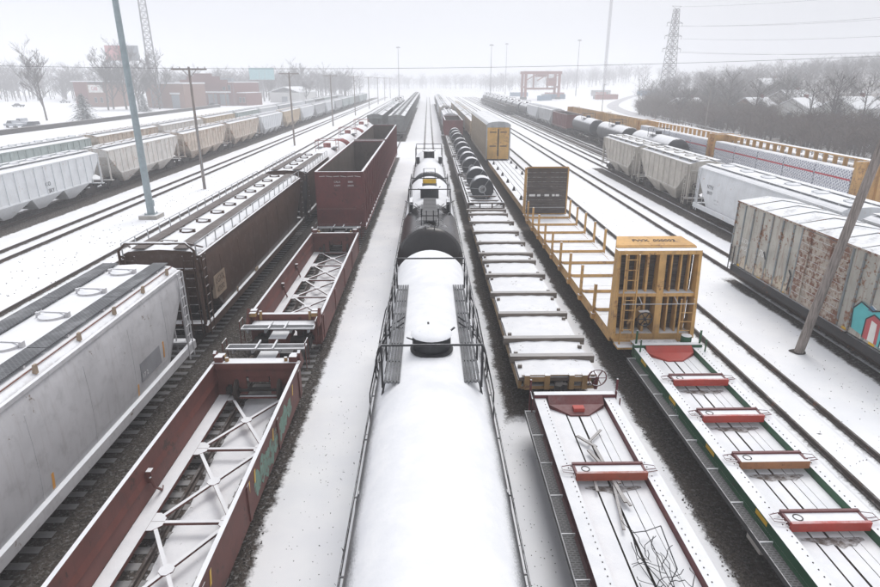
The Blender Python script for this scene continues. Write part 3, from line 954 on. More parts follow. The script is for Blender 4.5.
def well_car(y0, y1, end0, end1):
    """well from y0 to y1; platforms reach to end0 and end1"""
    yc = (y0 + y1) / 2
    L = y1 - y0
    root = thing('well_car', (XD, yc, ZR))
    H = 1.5
    for s in (-1, 1):
        w = MB()
        def bx(xa, xb, *r):
            w.box(min(s * xa, s * xb), max(s * xa, s * xb), *r)
        bx(1.42, 1.53, -L / 2, L / 2, 1.34, H)              # top chord
        bx(1.44, 1.50, -L / 2, L / 2, 0.25, 1.34)           # plate
        w.prism([(s * 1.44, 0.80), (s * 1.39, 0.80), (s * 1.44, 0.98)], 'y', -L / 2, L / 2)   # stringer
        n = int(L / 3.1)
        for k in range(n + 1):
            y = -L / 2 + 0.4 + (L - 0.8) * k / n
            bx(1.50, 1.54, y - 0.08, y + 0.08, 0.3, 1.34)
        w.build('side_wall', 'well', root)
        f = MB()
        f.box(min(s * 1.04, s * 1.43), max(s * 1.04, s * 1.43), -L / 2 + 0.02, L / 2 - 0.02, 0.12, 0.24)
        f.build('floor_ledge', 'well', root)
        # guide brackets hung on the inner face
        for y in (-L / 2 + 5.4, L / 2 - 5.4):
            g = MB()
            g.tube([(s * 1.30, y - 0.25, 0.95), (s * 1.25, y - 0.2, 0.6), (s * 1.25, y + 0.1, 0.28), (s * 1.32, y + 0.3, 0.26)], 0.035, 5)
            g.box(min(s * 1.28, s * 1.42), max(s * 1.28, s * 1.42), y - 0.22, y - 0.05, 0.75, 1.1)
            g.build('container_guide', 'well', root)
    x_floor(root, -1.04, 1.04, -L / 2 + 0.15, L / 2 - 0.15, max(3, round(L / 3.05)), 0.22, 'well')
    # end platforms
    for s, yw, ye in ((-1, -L / 2, end0 - yc), (1, L / 2, end1 - yc)):
        d = abs(ye - yw)
        p = MB()
        ya, yb = min(yw, ye), max(yw, ye)
        th = 0.08
        yf = yw - s * th / 2
        # bulkhead with truck opening
        p.box(-1.43, -0.42, yf - th / 2, yf + th / 2, 0.25, 1.28)
        p.box(0.42, 1.43, yf - th / 2, yf + th / 2, 0.25, 1.28)
        p.box(-0.42, 0.42, yf - th / 2, yf + th / 2, 0.95, 1.28)
        p.box(-1.5, 1.5, yf - 0.14 if s > 0 else yf - 0.06, yf + 0.06 if s > 0 else yf + 0.14, 1.28, 1.52)
        p.build('end_bulkhead', 'well', root)
        dk = MB()
        y1_, y2_ = sorted((yw + s * 0.1, yw + s * min(0.75, d - 0.6)))
        dk.prism([(-1.3, y1_), (1.3, y1_), (1.3, y2_), (-1.3, y2_)], 'z', 1.10, 1.26)
        dk.box(-0.35, 0.35, ya, yb, 0.7, 1.10)
        dk.build('end_platform', 'well', root)
        wk = MB()
        wa, wb = sorted((ye - s * 0.15, ye - s * 0.6))
        wk.box(-1.45, 1.45, wa, wb, 1.42, 1.47)
        wk.build('crossover_walk', 'galv', root)
        gt = MB()
        gt.box(-1.4, 1.4, wa + 0.08, wb - 0.08, 1.474, 1.48)
        gt.build('walk_grating', 'grate', root)
        sup = MB()
        for x in (-1.2, -0.5, 0.5, 1.2):
            sup.box(x - 0.04, x + 0.04, wa + 0.05, wb - 0.05, 1.26, 1.42)
        sup.box(-0.34, -0.28, ye - 0.02 - (0.75 if s > 0 else 0), ye + 0.02 + (0.75 if s < 0 else 0), 1.5, 1.56)
        sup.box(0.28, 0.34, ye - 0.02 - (0.75 if s > 0 else 0), ye + 0.02 + (0.75 if s < 0 else 0), 1.5, 1.56)
        sup.build('walk_bracket', 'galv', root)
        for t in (-1, 1):
            cg = MB()
            x = t * 1.46
            cg.loft([[(x - 0.05, yw + s * 0.05, 1.2), (x + 0.05, yw + s * 0.05, 1.2), (x + 0.05, yw + s * 0.6, 1.2), (x - 0.05, yw + s * 0.6, 1.2)],
                     [(x - 0.05, yw + s * 0.05, 1.78), (x + 0.05, yw + s * 0.05, 1.78), (x + 0.05, yw + s * 0.18, 1.85), (x - 0.05, yw + s * 0.18, 1.85)]], 0, False)
            cg.prism([(t * 1.15, yw - s * 0.12), (t * 1.42, yw - s * 0.12), (t * 1.42, yw + s * 0.12), (t * 1.15, yw + s * 0.12)], 'z', 1.28, 1.72)
            cg.build('corner_guide', 'well', root)
            ic = MB()
            ic.box(t * 1.28 - 0.13, t * 1.28 + 0.13, yw + s * 0.16 - 0.16, yw + s * 0.16 + 0.16, 1.52, 1.68)
            ic.box(t * 1.02 - 0.05, t * 1.02 + 0.05, yw - 0.05, yw + 0.05, 1.28, 1.66, 0)
            ic.build('locking_casting', 'flat_tan', root)
            hr = MB()
            xx = t * 1.5
            hr.tube([(xx, ye - s * 0.7, 0.7), (xx, ye - s * 0.7, 1.75), (xx, ye - s * 0.25, 1.75), (xx, ye - s * 0.25, 0.7)], 0.02, 5)
            hr.build('grab_rail', 'well', root)
        tk = ob('truck', cached('truck', truck_mesh), root, (0, (yw + ye) / 2, 0))
        for sx in (-0.75, 0.75):
            for sy in (-0.88, 0.88):
                ob('wheel', cached('wheel', wheel_mesh), tk, (sx, sy, 0.42))
        o = ob('coupler', cached('coupler', coupler_mesh), root, (0, ye, 0))
        if s < 0:
            o.rotation_euler = (0, 0, math.pi)
    return root

# ------------------------------------------------------------------ tank cars
def tank_shell(L, r, n=40, dome=0.75):
    """sections along y for a tank with dished heads"""
    secs = []
    half = L / 2
    for k in range(5):
        t = k / 5 * math.pi / 2
        rr = r * math.sin(t) if k else 0.02
        secs.append((-half + dome * (1 - math.cos(t)), rr))
    secs.append((-half + dome, r))
    out = secs + [(half - (y + half), q) for y, q in secs[::-1]]
    return out

def tank_car(L, r=1.52, zc=2.6, mat='black_tank', endmat='black_end', near=True, variant=0):
    root = thing('tank_car', (0, 0, 0))
    n = 48 if near else 24
    b = MB()
    prof = tank_shell(L, r)
    secs = [[(q * math.sin(2 * math.pi * k / n), y, zc + q * math.cos(2 * math.pi * k / n)) for k in range(n)] for y, q in prof]
    b.loft(secs[5:-5], 0, True, False, False)
    b.build('tank_shell', mat, root)
    for a, z in ((0, 6), (len(secs) - 6, len(secs))):
        h = MB()
        h.loft(secs[a:z], 0, True, True, True)
        h.build('tank_head', endmat, root)
    # ring seams
    for y in (-L * 0.27, L * 0.27):
        pass
        for sd in (-1, 1):
            sm_ = MB()
            arc = [(sd * (r + 0.008) * math.sin(R(a_)), zc + (r + 0.008) * math.cos(R(a_))) for a_ in range(70, 151, 8)]
            sm_.loft([[(x_, y - 0.05, z_), (x_, y + 0.05, z_), (x_ * 0.99, y + 0.05, z_), (x_ * 0.99, y - 0.05, z_)] for x_, z_ in arc], 0, False)
            sm_.build('shell_seam', mat, root)
    for s in (-1, 1):
        MB().box(min(s * 0.9, s * 1.2), max(s * 0.9, s * 1.2), -L / 2 + 1.0, L / 2 - 1.0, 0.9, 1.15).build('bolster_skirt', 'under', root)
        sb = MB()
        sb.box(-1.35, 1.35, s * (L / 2 - 0.25) - 0.55, s * (L / 2 - 0.25) + 0.75, 0.82, 0.95)
        sb.box(-0.8, 0.8, s * (L / 2 - 1.9) - 0.4, s * (L / 2 - 1.9) + 0.4, 0.78, zc - r + 0.35)
        sb.build('stub_sill', 'under', root)
        rl = MB()
        y = s * (L / 2 + 0.35)
        rl.tube([(-1.35, y, 0.95), (-1.35, y, 2.0), (1.35, y, 2.0), (1.35, y, 0.95)], 0.025, 5)
        rl.build('end_railing', 'black_steel', root)
    zt = zc + r
    # side hand rail along the shell
    if near:
        for s in (-1, 1):
            hr = MB()
            x = s * (r + 0.14)
            hr.tube([(x, -L / 2 + 0.6, zc - 0.25), (x, L / 2 - 0.6, zc - 0.25)], 0.022, 6)
            for k in range(9):
                y = -L / 2 + 0.9 + (L - 1.8) * k / 8
                hr.bar((s * (r - 0.02), y, zc - 0.25), (x, y, zc - 0.25), 0.03, 0.03)
            hr.build('side_handrail', 'black_steel', root)
    couplers(root, L + 0.9)
    trucks(root, (-L / 2 + 1.6, L / 2 - 1.6), near)
    return root

def manway(root, y, zt, r=0.5, h=0.42, snowcap=True):
    b = MB()
    b.cyl((0, y, zt + h / 2 - 0.1), 'z', r, h + 0.1, 28, r2=r)
    mw = b.build('manway_housing', 'black_end', root)
    if snowcap:
        s = MB()
        secs = []
        for k in range(5):
            t = k / 4 * math.pi / 2
            q = max((r + 0.045) * math.cos(t), 0.01)
            secs.append([(q * math.cos(2 * math.pi * i / 24) * (1 + 0.02 * math.sin(3 * i)), y + q * math.sin(2 * math.pi * i / 24), zt + h - 0.05 + 0.13 * math.sin(t)) for i in range(24)])
        s.loft(secs, 0, True, True, True)
        s.build('snow_cap', 'lying_snow', mw)
    lt = MB()
    for a in (0.5, 1.7, 3.6, 4.9):
        lt.bar((math.cos(a) * (r + 0.02), y + math.sin(a) * (r + 0.02), zt + h - 0.12), (math.cos(a) * (r + 0.2), y + math.sin(a) * (r + 0.2), zt + h - 0.02), 0.05, 0.03)
    lt.build('latch', 'black_steel', mw)

def tank_platform(root, ya, yb, zt, xin, xout, zp, hrail, crossbars=True):
    """grated walks each side of the manway inside a pipe railing"""
    for s in (-1, 1):
        npl = 5
        for k in range(npl):
            wdt = (xout - xin) / npl
            p = MB()
            a, c = s * (xin + wdt * k + 0.012), s * (xin + wdt * (k + 1) - 0.012)
            p.box(min(a, c), max(a, c), ya, yb, zp, zp + 0.035)
            p.build('walk_plank', 'grate', root)
        br = MB()
        k = 0
        y = ya + 0.15
        while y < yb:
            br.bar((s * xin, y, zp - 0.02), (s * xout, y, zp - 0.02), 0.06, 0.04)
            br.bar((s * (xout - 0.02), y, zp - 0.02), (s * (xout + 0.12), y, zp - 0.75), 0.05, 0.05)
            y += 1.1
        br.build('walk_bracket', 'black_steel', root)
        r = MB()
        xr = s * (xout + 0.02)
        n = 5
        for k in range(n + 1):
            y = ya + (yb - ya) * k / n
            r.bar((xr, y, zp - 0.1), (xr, y, zp + hrail), 0.05, 0.05)
        for z in (0.5, 1.0):
            r.tube([(xr, ya, zp + hrail * z), (xr, yb, zp + hrail * z)], 0.022, 5)
        r.build('platform_railing', 'black_steel', root)
    if crossbars:
        for y in (ya, yb):
            MB().tube([(-xout - 0.02, y, zp + hrail), (xout + 0.02, y, zp + hrail)], 0.028, 6).build('railing_crossbar', 'black_steel', root)
    # side ladders bowing out round the shell
    ym = (ya + yb) / 2
    for s in (-1, 1):
        for y0 in (ym - 0.25,):
            l = MB()
            rr = 1.52
            arc = []
            for k in range(8):
                t = R(28) + k * R(13)
                arc.append((s * (rr + 0.16) * math.sin(t), (zt - rr) + (rr + 0.16) * math.cos(t)))
            for dy in (0, 0.45):
                l.tube([(x, y0 + dy, z) for x, z in arc] + [(s * (rr + 0.2), y0 + dy, 0.7)], 0.022, 5)
            for x, z in arc[1:]:
                l.tube([(x, y0, z), (x, y0 + 0.45, z)], 0.016, 5)
            for k in range(5):
                z = 0.8 + k * 0.35
                l.tube([(s * (rr + 0.19), y0, z), (s * (rr + 0.19), y0 + 0.45, z)], 0.016, 5)
            l.build('side_ladder', 'black_steel', root)
            for dy in (-1.6, 1.7):
                g = MB()
                g.tube([(s * (xout + 0.02), y0 + dy, zp + hrail * 0.5), (s * 1.45, y0 + dy, zp - 0.1), (s * 1.7, y0 + dy + 0.1, zt - 1.5), (s * 1.72, y0 + dy + 0.1, zt - 2.4)], 0.02, 5)
                g.build('side_grab_rail', 'black_steel', root)

# ------------------------------------------------------------------ gondola
def gondola(L, zt=4.95, z0=1.15, mat='gond', near=True, half=1.58):
    root = thing('gondola_car', (0, 0, 0))
    for s in (-1, 1):
        w = MB()
        w.box(min(s * half, s * (half - 0.05)), max(s * half, s * (half - 0.05)), -L / 2 + 0.05, L / 2 - 0.05, z0, zt - 0.1, 0)
        for f in (2,):
            pass
        w.box(min(s * (half - 0.055), s * (half - 0.07)), max(s * (half - 0.055), s * (half - 0.07)), -L / 2 + 0.06, L / 2 - 0.06, z0 + 0.05, zt - 0.12, 1)
        w.build('side_wall', [mat, 'gond_in'], root)
        c = MB()
        c.box(min(s * (half + 0.07), s * (half - 0.09)), max(s * (half + 0.07), s * (half - 0.09)), -L / 2, L / 2, zt - 0.1, zt)
        c.build('top_chord', mat, root)
        n = max(6, int(L / 1.35))
        me = cached(('grib', mat, zt, z0, half), lambda: MB().box(0, 0.09, -0.06, 0.06, z0, zt - 0.1).mesh('side_rib', mat))
        for k in range(n + 1):
            y = -L / 2 + 0.12 + (L - 0.24) * k / n
            o = ob('side_rib', me, root, (s * half, y, 0))
            if s < 0:
                o.rotation_euler = (0, 0, math.pi)
        MB().box(min(s * half, s * (half + 0.1)), max(s * half, s * (half + 0.1)), -L / 2, L / 2, z0 - 0.22, z0 - 0.002).build('side_sill', mat, root)
    for s in (-1, 1):
        e = MB()
        y = s * (L / 2 - 0.03)
        e.box(-half + 0.002, half - 0.002, y - 0.03, y + 0.03, z0, zt - 0.12)
        e.box(-half + 0.05, half - 0.05, y - s * 0.045 - 0.012, y - s * 0.045 + 0.012, z0 + 0.02, zt - 0.14, 1)
        e.build('end_wall', [mat, 'gond_in'], root)
        MB().box(-half, half, y - 0.09, y + 0.09, zt - 0.118, zt - 0.006).build('end_chord', mat, root)
        if near:
            d = MB()
            for z in (z0 + 0.12, z0 + 1.2):
                d.box(-half + 0.02, half - 0.02, y + s * 0.031 - 0.02, y + s * 0.031 + 0.05, z - 0.06, z + 0.06)
            d.build('end_stiffener', mat, root)
            ladder(root, (half - 0.3, y + s * 0.12, 0.5), (half - 0.3, y + s * 0.12, 2.6), (1, 0, 0), 6, 0.018, mat)
    MB().box(-half + 0.01, half - 0.01, -L / 2 + 0.02, L / 2 - 0.02, z0 - 0.12, z0).build('floor', 'gond_in', root)
    MB().box(-0.2, 0.2, -L / 2, L / 2, 0.65, z0 - 0.13).build('centre_sill', 'under', root)
    couplers(root, L + 0.4)
    trucks(root, (-L / 2 + 1.8, L / 2 - 1.8), near)
    return root

# ------------------------------------------------------------------ flat cars
def sill_flat(L, mat, beams, endmat, catwalk=True, marks=False):
    """flat car with raised side sills, snowed deck, chock beams; local y=0 at its far end, running to -L"""
    root = thing('flat_car', (0, 0, 0))
    hw = 1.30
    zd, zs = 0.92, 1.14
    # deck planks lengthwise with dark gaps
    npk = 5
    xs = [-0.93, -0.40, -0.02, 0.33, 0.58, 0.93]
    gp = [0.0, 0.022, 0.030, 0.010, 0.006, 0.0]
    for k in range(npk):
        d = MB()
        d.box(xs[k] + gp[k], xs[k + 1] - gp[k + 1], -L, -0.25, zd - 0.06, zd)
        d.build('deck_plank', 'deck', root)
    MB().box(-0.93, 0.93, -L, -0.25, zd - 0.16, zd - 0.075).build('underdeck', 'deck_gap', root)
    for s in (-1, 1):
        b = MB()
        b.box(min(s * 0.94, s * hw), max(s * 0.94, s * hw), -L, 0, zd - 0.02, zs)
        b.box(min(s * (hw - 0.08), s * hw), max(s * (hw - 0.08), s * hw), -L, 0, 0.62, zd - 0.022)
        b.build('side_sill', mat, root)
        bt = MB()
        y = -0.3
        while y > -L:
            for x in (1.02,) if s < 0 else (1.06,):
                bt.box(s * x - 0.011, s * x + 0.011, y - 0.013, y + 0.013, zs, zs + 0.016)
            y -= 0.19
        o = bt.build('bolt_row', 'deck_gap', root)
        o['kind'] = 'stuff'
        if marks:
            y = -0.9
            while y > -L:
                MB().box(s * hw - (0 if s > 0 else 0.006), s * hw + (0.006 if s > 0 else 0), y - 0.5, y, 0.98, 1.10).build('yellow_reflector', 'yellow_mark', root)
                y -= 2.7
    if catwalk:
        y = -0.35
        pl = 1.35
        me = cached(('catw',), lambda: MB().box(-hw - 0.32, -hw - 0.05, -pl + 0.03, 0, 0.80, 0.83).mesh('catwalk_panel', 'grate_dk'))
        ed = MB()
        while y > -L + pl:
            ob('catwalk_panel', me, root, (0, y, 0))
            MB().box(-hw - 0.32, -hw, y - 0.03, y + 0.0, 0.76, 0.845).build('catwalk_bracket', 'galv', root)
            y -= pl
        ed.box(-hw - 0.345, -hw - 0.322, -L, -0.35, 0.72, 0.86)
        ed.build('catwalk_frame', 'sill_black', root)
    MB().box(-0.3, 0.3, -L, -0.1, 0.55, 0.84).build('centre_sill', 'under', root)
    # end piece
    e = MB()
    e.box(-hw, hw, -0.1, 0.12, 0.75, zs + 0.12)
    e.build('end_sill', mat, root)
    v = MB()
    v.loft([[(-0.88, -0.11, zd + 0.004), (0.88, -0.11, zd + 0.004), (0.88, -0.11, zs + 0.10), (-0.88, -0.11, zs + 0.10)],
            [(-0.88, -0.36, zd + 0.004), (0.88, -0.36, zd + 0.004), (0.88, -0.36, zd + 0.14), (-0.88, -0.36, zd + 0.14)],
            [(-0.28, -0.85, zd + 0.004), (0.28, -0.85, zd + 0.004), (0.28, -0.85, zd + 0.05), (-0.28, -0.85, zd + 0.05)]], 0, False)
    v.build('end_plate', endmat, root)
    for y, bm in beams:
        bk = MB()
        bk.box(-0.93, 0.93, 0.15, 0.23, zs + 0.02, zs + 0.15)
        for t in (-1, 1):
            bk.box(t * 0.90 - 0.03, t * 0.90 + 0.03, -0.198, 0.158, zs + 0.03, zs + 0.12)
        hb = bk.build('chock_beam', 'red_bare', root, (0, y, 0))
        fr = MB()
        fr.box(-0.92, 0.92, -0.28, -0.20, zs - 0.06, zs + 0.17)
        fr.build('face_board', bm, hb)
        tp = MB()
        tp.box(-0.868, 0.868, -0.195, 0.155, zs + 0.03, zs + 0.10)
        tp.build('beam_plate', 'deck', hb)
        for t in (-1, 1):
            lo = MB()
            x0, x1 = t * 0.96, t * 1.22
            lo.tube([(x0, -0.15, zs + 0.05), (x0, -0.15, zs + 0.10), (x1, -0.1, zs + 0.10), (x1, 0.12, zs + 0.10), (x0, 0.18, zs + 0.10), (x0, 0.18, zs + 0.05)], 0.016, 5)
            lo.tube([(x0, -0.02, zs + 0.08), (x1, -0.0, zs + 0.09)], 0.014, 5)
            lo.build('side_latch', 'red_flat', hb)
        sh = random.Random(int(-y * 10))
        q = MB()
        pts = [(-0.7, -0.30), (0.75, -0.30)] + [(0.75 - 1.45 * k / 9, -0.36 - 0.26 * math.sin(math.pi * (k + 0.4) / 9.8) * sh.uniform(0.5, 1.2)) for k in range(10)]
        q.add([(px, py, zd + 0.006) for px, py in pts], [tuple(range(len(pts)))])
        q.build('shadow_bare_patch', 'shadow_bare_patch', hb)  # dark sheet: painted beam shadow together with bare deck boards
        lf = MB()
        lf.ring((-0.62, 0.0, zs + 0.103), 'z', 0.09, 0.115, 0.012, 14)
        lf.build('pull_ring', 'deck_gap', hb)
    return root

# ------------------------------------------------------------------ far versions are plain calls of the same builders with near=False
def place(root, X, yc, label, cat, group, Z=ZR):
    root.location = (X, yc, Z)
    tag(root, label, cat, group)
    return root
# ================================================================== track C: grey and brown hoppers, red tanks
FACE_R = (R(90), 0, R(90))      # lettering on a side that faces +x
FACE_L = (R(90), 0, R(-90))
FACE_S = (R(90), 0, 0)          # faces the camera

g = hopper(18.6, 'gray_hop', 'smooth', True, hatches=9, bays=4, walk='grate', cut=1.9, hatch_r=0.38)
place(g, XC, 12.0, 'large light grey smooth-sided covered hopper nearest the camera on the left', 'hopper car', 'covered hoppers beside the well cars')
for k in range(10):             # running-rail brackets with a rusty weld line
    y = -8.6 + k * 1.9
    b = MB()
    b.prism([(1.40, 4.10), (1.50, 4.10), (1.50, 4.34), (1.44, 4.34)], 'y', y - 0.05, y + 0.05)
    b.build('roof_bracket', 'plate_tan', g)
MB().box(1.335, 1.36, -9.2, 9.2, 4.19, 4.225).build('weld_strip', paint('rusty_weld', (0.22, 0.09, 0.06), 0.3, 0, 0.45, 0.7, lo=0.6, hi=1.1), g)
for s in (-1, 1):
    for y, z0, z1, xo in ((7.0, 1.55, 2.15, 1.628), (5.0, 1.15, 1.55, 1.602), (0.4, 1.15, 1.6, 1.602), (-3.2, 1.15, 1.6, 1.602)):
        def bx_(z):
            return 1.53 + (z - 1.04) * 0.04 / 0.36 if z < 1.4 else (1.57 + (z - 1.4) * 0.08 if z < 1.9 else 1.61 + (z - 1.9) * 0.025)
        q = MB()
        q.loft([[(s * (bx_(z) - 0.02), y - 0.045, z), (s * (bx_(z) + 0.008), y - 0.045, z), (s * (bx_(z) + 0.008), y + 0.045, z), (s * (bx_(z) - 0.02), y + 0.045, z)] for z in (z0, (z0 + z1) / 2, z1)], 0, False)
        q.build('orange_reflector', 'orange_mark', g)
MB().box(1.50, 1.622, 5.25, 6.7, 1.5, 2.15).build('data_panel', paint('dull_grey_panel', (0.27, 0.27, 0.285), 0, 0.1, 0, 0.6, dirt=0.1), g)
text('17 2', 0.22, 'white_txt', g, (1.626, 5.5, 1.68), FACE_R)

b1 = hopper(20.2, 'brown_hop', 'smooth', True, hatches=10, bays=4, walk='grate_brown', rail=True, cut=2.2, hatch_r=0.25, walkx=(0.58, 1.1), endmat='brown_hop')
place(b1, XC, 33.4, 'long grimy brown covered hopper with tan number plate and roof railing', 'hopper car', 'covered hoppers beside the well cars')
MB().box(1.50, 1.64, -9.0, -7.6, 1.75, 2.75).build('number_plate', 'plate_tan', b1)
text('LGXX', 0.42, 'brown_txt', b1, (1.648, -8.3, 2.48), FACE_R, 'number_lettering')
text('47592', 0.38, 'brown_txt', b1, (1.648, -8.3, 2.03), FACE_R, 'number_lettering')
MB().box(1.60, 1.646, -6.2, -6.06, 1.0, 1.3).build('orange_reflector', 'plate_tan', b1)
MB().box(1.60, 1.646, -3.0, -2.5, 1.0, 1.25).build('orange_reflector', 'plate_tan', b1)
fr = MB()                        # bent crash frame over the near end
fr.tube([(-1.55, -10.35, 2.2), (-1.5, -10.35, 4.3), (-1.2, -10.35, 4.62), (1.2, -10.35, 4.62), (1.5, -10.35, 4.3), (1.55, -10.35, 1.1)], 0.06, 6)
fr.tube([(-1.5, -9.4, 4.2), (-1.2, -10.35, 4.62)], 0.04, 6)
fr.tube([(1.5, -9.4, 4.2), (1.2, -10.35, 4.62)], 0.04, 6)
fr.build('end_guard_frame', 'brown_hop', b1)
b2 = hopper(10.6, 'brown_hop', 'smooth', True, hatches=5, bays=2, walk='grate_brown', rail=True, cut=2.2, hatch_r=0.25, walkx=(0.58, 1.1))
place(b2, XC, 51.0, 'short brown covered hopper just behind the long brown hopper', 'hopper car', 'covered hoppers beside the well cars')
jm = MB()                        # dark torn sheet on the hopper's near corner
jm.loft([[(1.3, -5.5, 3.2), (1.62, -5.5, 3.3), (1.66, -5.2, 4.1), (1.3, -5.2, 4.2)], [(1.2, -5.9, 1.2), (1.5, -5.85, 1.0), (1.62, -5.7, 2.4), (1.3, -5.6, 2.6)]], 0, False)
jm.build('torn_end_sheet', 'sill_black', b2)

M['red_tank'] = paint('faded_red_tank_paint', (0.36, 0.12, 0.10), 0.1, 0.2, 1.0, 0.5, rustcol=(0.2, 0.08, 0.06), dirt=0.2, lo=0.25, hi=0.45)
M['red_tank_end'] = paint('faded_red_tank_head', (0.30, 0.07, 0.065), 0.1, 0.2, 1.0, 0.5, rustcol=(0.2, 0.08, 0.06), dirt=0.2, lo=0.8, hi=0.95)
M['pink_steel'] = plain('faded_red_steel', (0.34, 0.15, 0.14), 0.6)
def top_frame(root, zt, mat='pink_steel'):
    f = MB()
    for x in (-1.1, 1.1):
        f.tube([(x, -0.9, zt - 0.4), (x, -0.9, zt + 0.75), (x, 0.9, zt + 0.75), (x, 0.9, zt - 0.4)], 0.035, 5)
        f.tube([(x, -0.9, zt + 0.35), (x, 0.9, zt + 0.35)], 0.025, 5)
    for y in (-0.9, 0.9):
        f.tube([(-1.1, y, zt + 0.75), (1.1, y, zt + 0.75)], 0.03, 5)
    f.build('top_railing', mat, root)
    w = MB()
    w.box(-1.1, -0.55, -0.9, 0.9, zt - 0.1, zt - 0.06)
    w.box(0.55, 1.1, -0.9, 0.9, zt - 0.1, zt - 0.06)
    w.build('top_platform', 'grate', root)
    MB().cyl((0, 0, zt + 0.15), 'z', 0.4, 0.5, 16).build('manway_housing', mat, root)
rt = tank_car(15.6, 1.45, 2.5, 'red_tank', 'red_tank_end', False)
top_frame(rt, 3.95)
place(rt, XC, 65.6, 'faded red snow-topped tank car directly behind the brown hoppers', 'tank car', 'red tank cars beside the gondolas')
for k, nm in enumerate(('second', 'third')):
    place(copy_tree(rt), XC, 65.6 + 17.4 * (k + 1), 'faded red snow-topped tank car, %s behind the brown hoppers' % nm, 'tank car', 'red tank cars beside the gondolas')

# ================================================================== prototypes for the far strings
farhop = hopper(17.6, 'white_hop', 'ribbed', False, hatches=8, bays=3, walk='galv', ribs=14, wide=1.54, zt=3.95, crown=0.3, cut=2.0, hatch_r=0.36, walkx=(0.5, 0.9))
farhop2 = hopper(12.2, 'cream_hop', 'ribbed', True, hatches=5, bays=2, walk='galv', ribs=9, wide=1.54, zt=3.95, crown=0.3, cut=2.1, hatch_r=0.4)
used = {}
def put(proto, X, yc, label, cat, group, swap=None):
    """first call moves the prototype itself, later calls copy it"""
    if proto.name not in used:
        used[proto.name] = 1
        o = proto
    else:
        o = copy_tree(proto)
    place(o, X, yc, label, cat, group)
    if swap:
        recolour(o, swap)
    return o
BASE = M['white_hop'].name
def hop(X, yc, mat, label, group):
    return put(farhop, X, yc, label, 'hopper car', group, None if mat == 'white_hop' else {BASE: M[mat]})

ORD = ['first', 'second', 'third', 'fourth', 'fifth', 'sixth', 'seventh', 'eighth', 'ninth', 'tenth', 'eleventh', 'twelfth', 'thirteenth', 'fourteenth', 'fifteenth', 'sixteenth', 'seventeenth', 'eighteenth', 'nineteenth', 'twentieth']
CN = {'white_hop': 'pale white', 'white_rust_hop': 'rust-streaked white', 'rust_hop': 'orange rusty', 'tan_hop': 'tan', 'green_hop': 'greenish grey', 'cream_hop': 'dirty cream', 'dkgrey_hop': 'dark grey', 'silver': 'silver grey'}
# left front string: joints at y = 61, 82, 103 ...
row1 = ['white_hop', 'white_hop', 'white_rust_hop', 'rust_hop', 'rust_hop', 'white_hop', 'tan_hop', 'white_hop', 'silver', 'white_hop', 'silver', 'green_hop', 'green_hop', 'dkgrey_hop', 'green_hop', 'green_hop']
pitch1 = 19.6
first_left = None
for k, mt in enumerate(row1):
    yc = 51.2 - pitch1 + k * pitch1
    if yc < 25:
        continue
    o = hop(XA1, yc, mt, '%s ribbed covered hopper, %s car in the nearer left-hand string' % (CN[mt], ORD[k]), 'nearer string of hoppers on the left')
    if k == 1:
        first_left = o
text('CO', 0.5, 'black_txt', first_left, (1.575, 0.2, 2.35), FACE_R)
text('SKY', 0.5, 'black_txt', first_left, (1.575, 0.5, 1.75), FACE_R)
row2 = ['cream_hop', 'green_hop', 'rust_hop', 'white_rust_hop', 'tan_hop', 'green_hop', 'white_hop', 'silver', 'white_hop', 'silver', 'dkgrey_hop', 'green_hop', 'dkgrey_hop', 'silver']
for k, mt in enumerate(row2):
    yc = 48.0 + k * 19.4
    o = hop(XA2, yc, mt, '%s ribbed covered hopper, %s car in the farther left-hand string' % (CN[mt], ORD[k]), 'farther string of hoppers on the left')

# far cars on track C beyond the red tanks
fartank = tank_car(15.2, 1.45, 2.5, 'black_tank', 'black_end', False)
top_frame(fartank, 3.95, 'black_steel')
for k, mt in enumerate(('dkgrey_hop', 'dkgrey_hop', 'silver', 'green_hop')):
    hop(XC, 135 + k * 19.4, mt, '%s covered hopper beyond the red tank cars, %s of its run' % (CN[mt], ORD[k]), 'hoppers far up beside the pale path')
for k in range(3):
    put(fartank, XC, 213 + k * 17, 'hazy black tank car far up the left side, %s of three' % ORD[k], 'tank car', 'far tank cars on the left')

# ================================================================== track D: well cars, gondolas, grey boxy hoppers
w0 = well_car(2.6, 18.7, 0.4, 20.4)
tag(w0, 'nearest rusty red empty well car with green spray paint on its side', 'well car', 'empty well cars')
w1 = well_car(23.1, 37.2, 21.5, 39.3)
tag(w1, 'second rusty red empty well car in front of the tall gondola', 'well car', 'empty well cars')
# spray paint and reflectors on the right flank of the nearest well
tr_ = random.Random(3)
for k in range(9):
    yc_, zc_ = 2.4 + k * 0.46 + tr_.uniform(-0.1, 0.1), 0.8 + tr_.uniform(-0.12, 0.12)
    ry, rz_ = tr_.uniform(0.26, 0.38), tr_.uniform(0.32, 0.48)
    pts = [(yc_ + ry * math.cos(a_) * tr_.uniform(0.7, 1.15), zc_ + rz_ * math.sin(a_) * tr_.uniform(0.7, 1.1)) for a_ in [2 * math.pi * q / 13 for q in range(13)]]
    tg = MB()
    tg.prism(pts, 'x', 1.49, 1.506 + 0.003 * (k % 3))
    tg.build('spray_paint_tag', 'teal_dk', w0)
for y in (1.6, 2.1, 4.0, 6.6, -1.2):
    MB().prism([(y, 0.95), (y + 0.08, 0.95), (y + 0.16, 1.3), (y + 0.08, 1.3)], 'x', 1.49, 1.513).build('yellow_reflector', 'yellow_mark', w0)
text('E', 0.4, 'white_txt', w0, (1.552, -1.9, 0.7), FACE_R)

